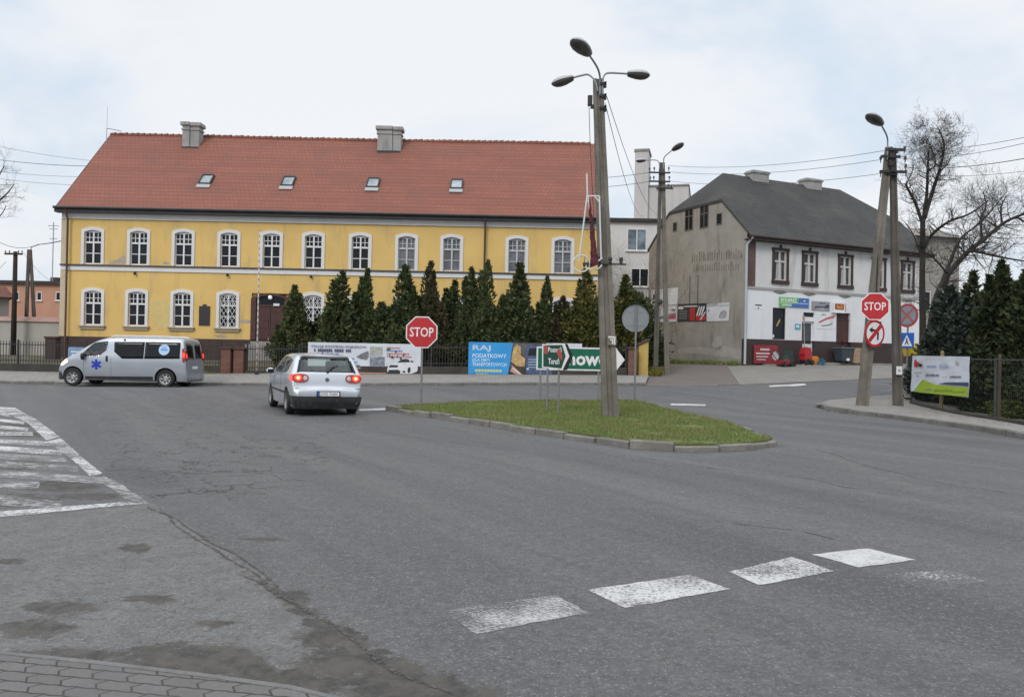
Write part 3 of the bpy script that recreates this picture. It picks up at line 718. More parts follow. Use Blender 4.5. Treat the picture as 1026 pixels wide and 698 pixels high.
# skylights
sv = Vector((0, ym+OV, zr-ze)).normalized(); sn = Vector((0, -sv.z, sv.y))
def skylight(px, py):
    yk = 2.1; zz = roof_z(yk)
    for _ in range(30):
        p = pt(px, py, YB+yk); err = p.z-ZB-roof_z(yk); yk += err*.6
    xk = pt(px, py, YB+yk).x-XL; c = Vector((xk, yk, roof_z(yk)))
    Mx = Matrix((Vector((1, 0, 0)), sv, sn)).transposed().to_4x4(); Mx.translation = c
    w, l = .36, .48
    def bx(mb, *a):
        k = len(mb.bm.verts); mb.box(*a); mb.bm.verts.ensure_lookup_table()
        for v in mb.bm.verts[k:]: v.co = Mx @ v.co
    mb = MB(); bx(mb, -w, -w+.07, -l, l, -.03, .11); bx(mb, w-.07, w, -l, l, -.03, .11); bx(mb, -w+.07, w-.07, l-.08, l, -.03, .12); bx(mb, -w+.07, w-.07, -l, -l+.08, -.03, .10)
    o = mb.build('skylight', M_FASC, yroof)
    mb = MB(); bx(mb, -w+.07, w-.07, -l+.08, l-.08, -.02, .07); mb.build('pane', M_SKYG, o)
    mb = MB(); bx(mb, -w-.02, w+.02, -l-.34, -l-.01, .0, .055); mb.build('flashing', M_LEAD, o)
M_SKYG = glass_pane('skylight_glass', (.20, .23, .25), .12, .04, .4); M_LEAD = flat('zinc_flashing', (.36, .37, .38), .5)
for q in ((207, 180.5), (289, 182.3), (374, 183.8), (457.6, 185.2)): skylight(*q)
# windows
def arc(w, z, rise, n=8): return [(-w+2*w*i/n, z+rise*(1-(2*i/n-1)**2)) for i in range(n+1)]
WCACHE = {}
def window(x, z0, hgt, kind, sill):
    key = (kind, sill)
    if key in WCACHE:
        c = copy_tree(WCACHE[key], yb); c.location = (x, 0, z0); return c
    w = HW; rise = .12; tw = .16
    # surround: the root of the window
    mb = MB(); ot = arc(w+tw, hgt+.02, rise+.03); it = arc(w-.004, hgt-rise-.005, rise)
    for k in range(len(ot)-1):
        mb.hexa([(it[k][0], -.05, it[k][1]), (it[k+1][0], -.05, it[k+1][1]), (ot[k+1][0], -.05, ot[k+1][1]), (ot[k][0], -.05, ot[k][1])],
                [(it[k][0], .03, it[k][1]), (it[k+1][0], .03, it[k+1][1]), (ot[k+1][0], -.002, ot[k+1][1]), (ot[k][0], -.002, ot[k][1])])
    zb_ = -.02 if not sill else -.01
    for s in (-1, 1): mb.box(min(s*(w-.004), s*(w+tw)), max(s*(w-.004), s*(w+tw)), -.05, -.002, zb_, hgt-rise-.005 if False else it[0][1])
    for s in (-1, 1): mb.hexa([(s*(w-.004), -.05, it[0][1]), (s*(w+tw), -.05, it[0][1]), (s*(w+tw), -.05, ot[0][1]), (s*(w-.004), -.05, it[0][1]+.001)], [(s*(w-.004), -.002, it[0][1]), (s*(w+tw), -.002, it[0][1]), (s*(w+tw), -.002, ot[0][1]), (s*(w-.004), -.002, it[0][1]+.001)])
    o = mb.build('window', M_WHT, yb); o.location = (x, 0, z0)
    fm = M_FRAMEG if kind == 'curtain' else M_FRAME
    mb = MB(); ya, yc = .075, .125; ft = .055
    mb.box(-w+.002, -w+ft, ya, yc, .0, hgt-.005); mb.box(w-ft, w-.002, ya, yc, 0, hgt-.005); mb.box(-w+ft, w-ft, ya, yc, 0, .06); mb.box(-w+ft, w-ft, ya, yc, hgt-.13, hgt-.005)
    tz = hgt*.64
    mb.box(-.04, .04, ya-.015, yc, .06, hgt-.13); mb.box(-w+ft, -.05, ya-.012, yc, tz-.045, tz+.045); mb.box(.05, w-ft, ya-.012, yc, tz-.045, tz+.045)
    t = .016
    for s in (-1, 1):
        xm = s*(w-ft+.05)/2
        mb.box(xm-t, xm+t, ya+.01, yc, tz+.045, hgt-.13)
        for zz in (tz+(hgt-.13-tz)*.5,):
            a, b = sorted((s*.05, s*(w-ft))); mb.box(a, xm-t, ya+.012, yc, zz-t, zz+t); mb.box(xm+t, b, ya+.012, yc, zz-t, zz+t)
        zz = tz*.5; a, b = sorted((s*.05, s*(w-ft))); mb.box(a, b, ya+.012, yc, zz-.02, zz+.02)
    mb.build('frame', fm, o)
    mb = MB(); mb.box(-w+.003, w-.003, .128, .15, .004, hgt-.004); mb.build('pane', M_PANEC if kind == 'curtain' else M_PANE, o)
    if sill:
        mb = MB(); mb.box(-w-.26, w+.26, -.16, -.002, -.09, -.012, .01); mb.box(-w-.2, w+.2, -.09, -.002, -.22, -.092); mb.build('sill', M_SILL, o)
    if kind == 'grille':
        mb = MB(); s_ = .235
        for i in range(-9, 12):
            for d_ in (-1, 1):
                pts_ = []
                for k in range(0, 41):
                    zz = .05+(hgt-.18)*k/40; xx = i*s_+d_*(zz*.62)
                    if abs(xx) < w-.02: pts_.append((xx, .03, zz))
                if len(pts_) > 1: mb.tube([pts_[0], pts_[-1]], .013, 4)
        mb.build('grille', M_FRAME, o)
    WCACHE[key] = o; return o
M_SILL = M('weathered_sill', (.42, .36, .27), .9, .15, dirt=(.2, .16, .12))
for i, x in enumerate(UX): window(x, UZ0, UZ1-UZ0, 'curtain' if i >= 7 else 'clear', False)
for i, x in enumerate(LX): window(x, LZ0, LZ1-LZ0, 'grille' if i in (3, 4) else ('curtain' if i > 6 else 'clear'), True)
# entrance
M_PORT = M('portal_bricks', (.085, .045, .04), .85, .2, 2, 20, .2)
mb = MB(); tw = .26
zt = DZ1-.28
for a, b in ((dxa-.02, dxa+tw), (dxb-tw, dxb+.02)): mb.box(a, b, -.06, .16, PLZ, zt)
ot = arc((dxb-dxa)/2+.02, zt, .30, 10); it = arc((dxb-dxa)/2-tw, zt-.0, .16, 10); xm = (dxa+dxb)/2
for k in range(10): mb.hexa([(xm+it[k][0], -.06, it[k][1]), (xm+it[k+1][0], -.06, it[k+1][1]), (xm+ot[k+1][0], -.06, ot[k+1][1]), (xm+ot[k][0], -.06, ot[k][1])], [(xm+it[k][0], .16, it[k][1]), (xm+it[k+1][0], .16, it[k+1][1]), (xm+ot[k+1][0], .16, ot[k+1][1]), (xm+ot[k][0], .16, ot[k][1])])
po = mb.build('portal', M_PORT, yb)
tz = 3.95-ZB
mb = MB()
for k in range(2):
    a = dxa+tw+(dxb-dxa-2*tw)*k/2; b = dxa+tw+(dxb-dxa-2*tw)*(k+1)/2
    mb.box(a+.01, b-.01, .06, .12, .25, tz-.06)
    for z_ in (.35, 1.15, 1.75): mb.box(a+.1, b-.1, .035, .058, z_, z_+(.65 if z_ < 1 else .5))
mb.box(dxa+tw, dxb-tw, .03, .13, tz-.05, tz+.05)
do = mb.build('door', M_DOOR, yb)
mb = MB(); mb.box(dxa+tw, dxb-tw, .1, .13, tz+.05, DZ1-.03); mb.build('transom_pane', M_PANE, do)
mb = MB(); mb.tube([(xm-.08, -.0, 1.15), (xm-.08, .05, 1.15)], .02); mb.box(xm-.1, xm-.06, -.02, 0, 1.05, 1.2); mb.build('handle', M_GALV, do)
mb = MB(); mb.lathe([(0, -.12), (.09, -.09), (.12, 0), (.09, .09), (0, .12)], Matrix.Translation((fz(271, 298)[0], -.05, fz(271, 298)[1])), 12); mb.build('entrance_lamp', emit('opal_lamp', (1, .98, .9), .25, (.8, .8, .78)), yb, smooth=True)
mb = MB(); mb.box(fz(274, 305)[0], fz(280, 305)[0], -.02, .02, fz(277, 306.5)[1], fz(277, 304)[1]); mb.build('name_plate', M_WHT, yb)
mb = MB()
for k in range(5): mb.box(dxa-.2, dxb+.2, -.35*(5-k), -.055, -.6+.0, -.35+.25*k+.14) if False else mb.box(dxa-.2, dxb+.2, -.33*(5-k), -.33*(4-k)-.002 if k < 4 else -.055, -.6, -.25+.27*k)
mb.box(dxa, dxb, -.055, .17, -.6, PLZ-.02 if PLZ < 1 else 1.0)
mb.build('steps', M_CONC, yb)
# plaque, bulkhead lamps, flaked plaster, antenna
x_, z_ = fz(205, 316)
mb = MB(); mb.box(x_-.3, x_+.3, -.05, -.002, z_-.55, z_+.52, .01); mb.slab([(x_-.12, z_+.52), (x_+.12, z_+.52), (x_+.08, z_+.62), (x_-.08, z_+.62)], -.05, -.002); mb.build('plaque', flat('bronze_plaque', (.035, .03, .032), .45), yb)
for p in ((136, 273.8), (228.5, 275.5), (312, 277)):
    x_, z_ = fz(*p); mb = MB(); mb.lathe([(0, -.1), (.06, -.08), (.075, 0), (.05, .06), (0, .07)], Matrix.Translation((x_, -.12, z_)), 10); mb.box(x_-.025, x_+.025, -.08, -.002, z_+.02, z_+.08); mb.build('wall_lamp', M_FASC, yb)
M_FLAKE = M('exposed_render', (.43, .36, .28), .95, .15, 3, 20, .4, dirt=(.30, .2, .15)); M_PATCHY = M('fresh_plaster', (.62, .48, .20), .95, .08, 2, 20, .2)
def blotch(pts, mat, y=-.006): 
    mb = MB(); P = [fz(*p) for p in pts]; mb.slab([(a, b) for a, b in P], y, -.001); mb.build('plaster_patch', mat, yb)
blotch([(108, 264.5), (111, 261.5), (117, 260), (121, 257.5), (125, 256), (126, 258), (125.5, 264.6)], M_FLAKE)
blotch([(163, 262.8), (165, 261.5), (169, 262.3), (169.5, 264.8), (163, 264.6)], M_FLAKE)
blotch([(150, 303), (158, 300), (168, 301), (170.5, 306), (170, 326), (160, 331), (156, 326), (151, 318)], M_PATCHY)
blotch([(241, 320.5), (247, 320), (251, 321), (251, 323.5), (246, 324), (241, 323)], M_FLAKE)
blotch([(215, 336), (222, 334.8), (227, 336.2), (228, 338), (218, 338.2)], M_FLAKE)
mb = MB(); ax = pt(104.6, 120, YB+ym).x-XL; mb.tube([(-OX+.05, ym-.6, zr-.75), (-OX+.05, ym-.6, zr+.2)], .025, 6); mb.tube([(-OX+.05, ym-.6, zr+.2), (-OX+.8, ym-.3, zr+.12)], .025, 6)
mb.tube([(-OX+.05, ym-.6, zr+.2), (-OX+.06, ym-.6, zr+1.5)], .012, 6); mb.build('antenna', M_GALV, yroof)
# ------------------------------------------------------------------ white corner house
zb = 1.19-.03
wh = E('corner_house', 'two-storey corner house with white shopfront, brown base and dark grey half-hipped roof', 'building', (P0.x, P0.y, zb), radians(25))
def hz(px, py):
    d = ray(px, py); n = HV; t = (Vector((P0.x, P0.y))-Vector((0, 0))).dot(n)/(Vector((d.x, d.y)).dot(n)); P = CAM+d*t
    return (Vector((P.x, P.y))-P0).dot(HU), P.z-zb
def gz(px, py):
    """gable plane: returns (v, z)"""
    d = ray(px, py); n = HU; t = P0.dot(n)/(Vector((d.x, d.y)).dot(n)); P = CAM+d*t
    return (Vector((P.x, P.y))-P0).dot(HV), P.z-zb
LH = hz(927, 300)[0]; WH = gz(649.5, 300)[0]
HE = hz(757, 239)[1]
print('house', LH, WH, HE, 'zb', zb)
M_WHW = M('white_house_plaster', (.60, .60, .59), .9, .08, .7, 14, .2, dirt=(.33, .315, .29), dirt_amt=.8, streak=True)
M_WHL = M('white_shop_paint', (.69, .70, .72), .8, .05, .7, 14, .1, dirt=(.5, .49, .47), dirt_amt=.4, streak=True)
M_ROUGH = M('grey_roughcast', (.305, .285, .255), .95, .13, .9, 16, .5, dirt=(.17, .15, .13), dirt_amt=.85, streak=True)
M_DKBR = M('dark_brown_paint', (.05, .032, .030), .7, .15, 1.5, 20, .1)
mb = MB()
BZ = hz(800, 341)[1]; BELT = hz(757, 288.5)[1]
wz0, wz1 = hz(781.8, 281)[1], hz(781.8, 251)[1]
wxs = [hz(p, 265)[0] for p in (781.8, 811.2, 847, 880.5, 909.3)]
WW = .43
upo = [(x-WW, x+WW, wz0, wz1) for x in wxs]
w1 = (*[hz(p, 325)[0] for p in (774, 787)], hz(780, 340)[1], hz(780, 308.3)[1])
dwn = (*[hz(p, 325)[0] for p in (803.5, 815.8)], hz(810, 358)[1], hz(810, 322)[1])
tr = (*[hz(p, 315)[0] for p in (805, 816)], hz(810, 317.5)[1], hz(810, 313)[1])
drr = (*[hz(p, 335)[0] for p in (837.8, 852)], hz(845, 358)[1], hz(845, 313.5)[1])
mb = MB(); wall_open(mb, LH, HE-BELT, upo, 0, .16, BELT); mb.face([(0, WH, 0), (LH, WH, 0), (LH, WH, HE), (0, WH, HE)]); mb.build('upper_wall', M_WHW, wh, recalc=False)
mb = MB(); wall_open(mb, LH, BELT-BZ, [w1, (dwn[0], dwn[1], BZ, dwn[3]), tr, (drr[0], drr[1], BZ, drr[3])], 0, .2, BZ); mb.build('shopfront_wall', M_WHL, wh, recalc=False)
mb = MB()
for a, b in ((-.03, dwn[0]), (dwn[1], drr[0]), (drr[1], LH+.03)): mb.box(a, b, -.05, .25, -.8, BZ)
mb.box(dwn[0], dwn[1], .2, .25, -.8, BZ); mb.box(drr[0], drr[1], .2, .25, -.8, BZ); mb.build('base', M_DKBR, wh)
# gable walls with the cut-off top
RH = WH/2; hipv, hipz = gz(671.5, 208); hipz += .02; hc = WH-hipv; ov = .38; EV = HE+.10
rz = 12.45-zb; k_ = (rz-EV)/(RH+ov); hipz = EV+(hc+ov)*k_; hr = 2.0
print('hip', hipv, hipz, gz(671.5, 208)[1], 'slope', k_, 'rz', rz)
gp_ = [(0, -.8), (WH, -.8), (WH, EV+ov*k_-.1), (hipv, hipz-.08), (hc, hipz-.08), (0, EV+ov*k_-.1)]
def g_ops(px0, px1, py0, py1):
    c = [gz(px0, py0), gz(px1, py0), gz(px0, py1), gz(px1, py1)]
    v0, v1 = min(p[0] for p in c), max(p[0] for p in c); return ((c[0][0]+c[2][0])/2, (c[1][0]+c[3][0])/2, (c[2][1]+c[3][1])/2, (c[0][1]+c[1][1])/2)
gwins = [g_ops(687, 694, 209.5, 230), g_ops(702, 709.5, 206.5, 227.5), g_ops(674.9, 677.8, 223.5, 231), g_ops(718.7, 723, 214.5, 224.2)]
mb = MB(); mb.face([(LH, y, z) for y, z in gp_]); mb.build('gable_wall', M_ROUGH, wh, recalc=False); mb = MB(); mb.face([(0, y, z) for y, z in gp_]); gw = mb.build('gable_wall', M_ROUGH, wh, recalc=False)
M_PANEH = glass_pane('house_pane', (.05, .055, .06), .08)
M_CREAMG = flat('grey_old_frame', (.13, .12, .11), .7, .2)
for a, b, c, d in gwins:
    a, b = min(a, b), max(a, b); small = d-c < .6
    mb = MB(); t = .05
    for q in ((a-t, a, c-t, d+t), (b, b+t, c-t, d+t), (a, b, d, d+t), (a, b, c-t, c)): mb.box(-.03, -.002, q[0], q[1], q[2], q[3])
    if not small:
        mb.box(-.028, -.004, (a+b)/2-.03, (a+b)/2+.03, c, d); mb.box(-.026, -.004, a, (a+b)/2-.03, c+(d-c)*.62, c+(d-c)*.62+.05); mb.box(-.026, -.004, (a+b)/2+.03, b, c+(d-c)*.62, c+(d-c)*.62+.05)
    o = mb.build('window', M_CREAMG, wh); mb = MB(); mb.box(-.012, -.003, a, b, c, d); mb.build('pane', M_PANE, o)
# roof: two slopes and two small hips
def hpt(u, v, z): return (u, v, z)
ze2 = EV
A = (-.06, -ov, ze2); B = (LH+.25, -ov, ze2); A2 = (-.06, WH+.12, EV+(ov-.12)*k_); B2 = (LH+.25, WH+.12, EV+(ov-.12)*k_)
Ah, Bh = (-.06, hc-.05, hipz), (LH+.25, hc-.05, hipz); Ah2, Bh2 = (-.06, hipv+.05, hipz), (LH+.25, hipv+.05, hipz)
R0, R1 = (hr, RH, rz), (LH-hr-.3, RH, rz)
mb = MB(); sec = []
def quadgrid(mb, a, b, c, d, n, m):
    a, b, c, d = map(Vector, (a, b, c, d)); g = []
    for j in range(m+1):
        row = []
        for i in range(n+1):
            p = (a.lerp(b, i/n)).lerp(d.lerp(c, i/n), j/m)
            if 0 < j < m and 0 < i < n: p = p+Vector((0, 0, .05*mnoise.noise((p.x*.5, p.y*.6, 3))))
            row.append(mb.v(p))
        g.append(row)
    for j in range(m):
        for i in range(n): mb.bm.faces.new((g[j][i], g[j][i+1], g[j+1][i+1], g[j+1][i]))
quadgrid(mb, A, B, Bh, Ah, 20, 8); quadgrid(mb, Ah, Bh, R1, R0, 20, 3)
quadgrid(mb, B2, A2, Ah2, Bh2, 20, 8); quadgrid(mb, Bh2, Ah2, R0, R1, 20, 3)
mb.face([Ah2, Ah, R0]); mb.face([Bh, Bh2, R1])
bmesh.ops.remove_doubles(mb.bm, verts=mb.bm.verts, dist=.003); mb.bm.normal_update()
for f in mb.bm.faces:
    if f.normal.z < 0: f.normal_flip()
r = bmesh.ops.extrude_face_region(mb.bm, geom=mb.bm.faces[:])
for v in r['geom']:
    if isinstance(v, bmesh.types.BMVert): v.co.z -= .13
hroof = mb.build('roof', M_SLATE, wh)
mb = MB(); mb.box(-.24, LH+.24, -ov-.05, -ov+.01, ze2-.24, ze2-.03); mb.box(-.2, LH+.2, -ov+.01, -.003, ze2-.24, ze2-.17)
mb.tube([(-.25, -ov-.1, ze2-.05), (LH+.25, -ov-.1, ze2-.07)], .06, 8); mb.build('fascia', M_DKBR, wh)
for p0, p1, pt_ in ((750, 769, 170.5), (803.5, 823, 178.5)):
    pm = (p0+p1)/2
    # find u along the ridge
    best = min((abs(proj((P0.x+HU.x*u+HV.x*(RH-.1), P0.y+HU.y*u+HV.y*(RH-.1), zb+rz))[0]-pm), u) for u in [i*.05 for i in range(0, 280)])[1]
    hw = (p1-p0)*.058/2/.9
    mb = MB(); mb.box(best-hw, best+hw, RH-.35, RH+.35, rz-.6, rz+.36); mb.box(best-hw-.06, best+hw+.06, RH-.41, RH+.41, rz+.2, rz+.3)
    for q in (-.5, .5): mb.box(best+q*hw-.14, best+q*hw+.14, RH-.14, RH+.14, rz+.36, rz+.42)
    mb.build('chimney', M_CHIM, hroof)
mb = MB(); mb.box(.0, LH, -.05, -.003, BELT-.06, BELT+.07); mb.build('belt_course', M(
    'grey_belt', (.36, .35, .33), .9, .12, dirt=(.2, .19, .18)), wh)
qx = hz(756.5, 265)[0]
mb = MB(); mb.box(-.02, qx, -.04, -.002, BELT+.07, HE-.17); mb.build('corner_strip', M('brown_brick_paint', (.12, .072, .066), .85, .15, dirt=(.18, .15, .14)), wh)
mb = MB(); mb.tube([(-.05, -ov-.1, ze2-.1), (-.12, -.15, ze2-.45), (-.12, -.12, ze2-.6), (-.12, -.12, .1)], .065, 8); mb.build('drainpipe', flat('pale_blue_drainpipe', (.42, .47, .49), .5), wh, auto=50)
M_CREAM = flat('cream_window_frame', (.55, .53, .50), .5)
hw_cache = None
for x in wxs:
    hgt = wz1-wz0
    if hw_cache is None:
        mb = MB(); t = .15
        mb.box(-WW-t, -WW, -.05, -.002, -.0, hgt); mb.box(WW, WW+t, -.05, -.002, 0, hgt); mb.box(-WW-t-.03, WW+t+.03, -.07, -.002, hgt, hgt+.13); mb.box(-WW-t-.03, WW+t+.03, -.09, -.002, -.2, 0)
        mb.slab([(-.06, hgt+.13), (.06, hgt+.13), (.09, hgt+.24), (0, hgt+.32), (-.09, hgt+.24)], -.06, -.002)
        o = mb.build('window', M_DKBR, wh)
        mb = MB(); ya, yc = .06, .11
        for q in ((-WW+.002, -WW+.06, 0, hgt), (WW-.06, WW-.002, 0, hgt), (-WW+.06, WW-.06, 0, .06), (-WW+.06, WW-.06, hgt-.06, hgt-.002)): mb.box(q[0], q[1], ya, yc, q[2], q[3])
        tz = hgt*.64; mb.box(-.055, .055, ya-.012, yc, .06, hgt-.06); mb.box(-WW+.06, -.055, ya-.01, yc, tz-.05, tz+.05); mb.box(.055, WW-.06, ya-.01, yc, tz-.05, tz+.05)
        mb.build('frame', M_CREAM, o)
        mb = MB(); mb.box(-WW+.003, WW-.003, .112, .14, .003, hgt-.003); mb.build('pane', M_PANEH, o)
        mb = MB()
        for s in (-1, 1): mb.slab([(s*.06, .07), (s*.2, .07), (s*.17, tz-.06), (s*.06, tz-.06)], .1105, .1115)
        mb.build('curtain', flat('net_curtain', (.40, .40, .40), .9), o)
        mb = MB(); n = 10
        mb.slab([(-.5, -.62), (-.18, -.54), (0, -.51), (.18, -.54), (.5, -.62), (.18, -.70), (0, -.73), (-.18, -.70)], -.025, -.002); mb.slab([(-.2, -.62), (0, -.56), (.2, -.62), (0, -.68)], -.04, -.0255)
        mb.build('ornament', M('grey_stucco_ornament', (.22, .20, .19), .9, .2), o)
        hw_cache = o; o.location = (x, 0, wz0)
    else:
        c = copy_tree(hw_cache, wh); c.location = (x, 0, wz0)
# shop openings
mb = MB(); a, b, c, d = w1
mb.box(a, b, .1, .14, c, d); o = mb.build('window', M_PANE, wh)
mb = MB()
for q in ((a+.002, a+.05, c, d), (b-.05, b-.002, c, d), (a+.05, b-.05, d-.05, d-.002), (a+.05, b-.05, c+.002, c+.05)): mb.box(q[0], q[1], .04, .098, q[2], q[3])
mb.build('frame', M_DKBR, o)
mb = MB(); mb.slab([(a+.35, c+.75), (a+.6, c+1.15), (a+.62, c+1.0), (a+.4, c+.68)], .092, .099); mb.build('sticker_or_reflection', flat('yellow_reflection', (.45, .33, .08)), o)  # yellowish reflection in the shop pane, painted on as a flat coloured shape
mb = MB(); mb.lathe([(0, 0), (.1, 0), (.1, .012), (0, .012)], Matrix.Translation((a+.12, .098, c+.18)) @ Matrix.Rotation(pi/2, 4, 'X'), 16); mb.build('sticker_or_reflection', M_WHT, o)
a, b, c, d = dwn
mb = MB(); c0 = .12; dz = c0+(d-c0)*.48
mb.box(a+.003, b-.003, .12, .16, c0, dz); mb.box(a+.003, a+.1, .12, .16, dz, d-.003); mb.box(b-.1, b-.003, .12, .16, dz, d-.003); mb.box(a+.1, b-.1, .12, .16, d-.1, d-.003)
o = mb.build('door', M_WHL, wh)
mb = MB(); mb.box(a+.1, b-.1, .13, .15, dz, d-.1); mb.build('pane', M_PANEH, o)
mb = MB(); mb.slab([(a+.3, c0+.55), (a+.36, c0+.58), (b-.12, c0+.22), (b-.16, c0+.18)], .108, .119); mb.build('sticker_or_reflection', M_DKBR, o)
text('lettering', '2h', a+.25, b-.2, dz-.35, dz-.12, .117, M_DKBR, o)
mb = MB(); mb.tube([(a+.12, .08, c0+1.0), (a+.12, .08, c0+1.15)], .018); mb.build('handle', M_GALV, o)
a, b, c, d = tr; mb = MB(); mb.box(a+.002, b-.002, .08, .12, c, d); mb.build('transom_window', M_PANE, wh)
a, b, c, d = drr; mb = MB()
for k in range(2):
    xa, xb = a+(b-a)*k/2+.004, a+(b-a)*(k+1)/2-.004; mb.box(xa, xb, .12, .17, .12, d-.45)
    for z0_, z1_ in ((.25, .85), (1.0, 1.7)): mb.box(xa+.1, xb-.1, .1, .119, z0_, z1_)
mb.box(a+.003, b-.003, .1, .17, d-.44, d-.36); mb.box(a+.003, b-.003, .14, .17, d-.35, d-.003)
o = mb.build('door', M_DOOR, wh); mb = MB(); mb.tube([((a+b)/2+.07, .07, 1.05), ((a+b)/2+.07, .07, 1.2)], .018); mb.build('handle', M_GALV, o)
mb = MB(); s0, s1 = hz(763, 366)[0], LH; mb.box(s0, s1, -1.0, -.052, -.6, .13, .02); mb.box(s0+3.2, s1-.4, -.62, -.053, .13, .26, .02); mb.build('steps', M_CONC, wh)
# faint old painted letters on the gable: illegible strokes
rn = random.Random(11); mb = MB()
(v0, za), (v1, zb2) = gz(693, 256), gz(744, 247)
for row, (zt_, hh) in enumerate(((0.0, .62), (-.78, .5))):
    n = 22
    for k in range(n):
        t = (k+.5)/n; v = v0+(v1-v0)*t; zc = gz(694, 251.5)[1]*(1-t)+gz(743, 247.5)[1]*t+zt_*.9
        if row == 1 and (k < 1 or k > 20): continue
        ht = hh*rn.uniform(.55, 1.0); w = rn.uniform(.025, .05)
        mb.box(-.006, -.002, v-w, v+w, zc-hh, zc-hh+ht)
        if rn.random() < .55: mb.box(-.0055, -.002, v-.1, v-w, zc-hh+ht*rn.choice((0, .45, .85)), zc-hh+ht*rn.choice((0, .45, .85))+.07)
mb.build('faded_lettering', M('faded_letter_paint', (.21, .185, .155), .95, .3, 2.5, 14, .2), gw)
mb = MB()
for v in (gz(691.5, 285)[0], gz(699.5, 285)[0]): mb.box(-.03, -.003, v-.012, v+.012, gz(695, 304)[1], gz(695, 276)[1])
mb.build('conduit', M_FASC, wh)
mb = MB()
r_ = random.Random(5)
def patch_gable(pts, mat): 
    mb = MB(); P = [gz(*p) for p in pts]; mb.hexa([(-.006, v, z) for v, z in P], [(-.001, v, z) for v, z in P]); mb.build('plaster_patch', mat, wh)
M_PALEP = M('pale_repair', (.365, .345, .315), .95, .12, 2, 20, .3)
patch_gable([(716, 338), (722, 336), (724, 341), (722, 350), (716, 352), (713, 345)], M_PALEP)
patch_gable([(679, 350), (700, 347), (716, 349), (722, 346), (742, 350), (744, 360), (720, 357), (700, 354), (680, 354)], M_PALEP)
# ------------------------------------------------------------------ buildings behind
def simple_win(parent, x, z, w, hgt, y, fm, pm, mull=1):
    mb = MB(); t = .06
    for q in ((x, x+t, z, z+hgt), (x+w-t, x+w, z, z+hgt), (x+t, x+w-t, z, z+t), (x+t, x+w-t, z+hgt-t, z+hgt)): mb.box(q[0], q[1], y-.05, y-.002, q[2], q[3])
    for k in range(mull):
        xm = x+w*(k+1)/(mull+1); mb.box(xm-.035, xm+.035, y-.048, y-.003, z+t, z+hgt-t)
    o = mb.build('window', fm, parent)
    mb = MB(); mb.box(x+t, x+w-t, y-.02, y-.001, z+t, z+hgt-t); mb.build('pane', pm, o)
    mb = MB(); mb.box(x-.08, x+w+.08, y-.12, y-.002, z-.07, z-.005); mb.build('sill', fm, o); return o
def root_at(name, label, cat, x, y, rz=0.): return E(name, label, cat, (x, y, h(x, y)), rz)
M_LIGHTW = M('light_render', (.66, .655, .65), .9, .05, .4, 10, .1, dirt=(.42, .41, .40), dirt_amt=.5, streak=True)
M_LIGHTB = glass_pane('office_pane', (.16, .20, .24), .08)
# low white building behind the poles
YQ = 57.; xa, xb = pt(597, 240, YQ).x, pt(684, 240, YQ).x
ob = root_at('modern_building', 'low white flat-roofed building seen between the yellow building and the grey gable', 'building', xa, YQ)
zt = pt(630, 219, YQ).z-ob.location.z
mb = MB(); mb.box(0, xb-xa, 0, 14, -1, zt-.25); mb.build('wall', M_LIGHTW, ob)
mb = MB(); mb.box(-.2, xb-xa+.2, -.25, 14.2, zt-.249, zt, .02); mb.build('roof', M_FASC, ob)
p = pt(628, 251, YQ); q = pt(648, 229.5, YQ); simple_win(ob, p.x-xa, p.z-ob.location.z, q.x-p.x, q.z-p.z, 0, M_FRAME, M_LIGHTB, 1)
p = pt(632, 287, YQ); q = pt(650, 269, YQ); simple_win(ob, p.x-xa, p.z-ob.location.z, q.x-p.x, q.z-p.z, 0, M_FRAME, M_PANE, 1)
p = pt(668, 251, YQ); q = pt(682, 229.5, YQ); simple_win(ob, p.x-xa, p.z-ob.location.z, q.x-p.x, q.z-p.z, 0, M_FRAME, M_LIGHTB, 1)
# silo
YT = 95.; c = pt(633.5, 300, YT); ob = root_at('grain_silo', 'tall pale grain silo with a square tower behind the white building', 'silo', c.x, YT, radians(-14))
k = YT/F; Z = lambda px, py: pt(px, py, YT).z-ob.location.z
M_SILO = M('silo_concrete', (.50, .485, .475), .9, .06, .2, 6, .1, dirt=(.36, .345, .33), dirt_amt=.5, streak=True)
mb = MB(); mb.box(-.0, 1.62, 0, 3.2, -1, Z(640, 152)); mb.build('tower', M_SILO, ob)
mb = MB(); mb.box(-.1, 1.72, -.1, 3.3, Z(640, 152), Z(640, 149.6)); mb.build('tower_capping', M_CONC, ob)
mb = MB(); mb.box(1.63, 6.3, .6, 8, -1, Z(662, 187)); 
for q in range(1, 5): mb.box(1.63+q*.93-.06, 1.63+q*.93+.06, .54, .6, -1, Z(662, 187))
mb.build('bin_block', M_SILO, ob); mb = MB(); mb.box(1.63, 6.4, .45, 8.1, Z(662, 187), Z(662, 185.6)); mb.build('bin_capping', M_CONC, ob)
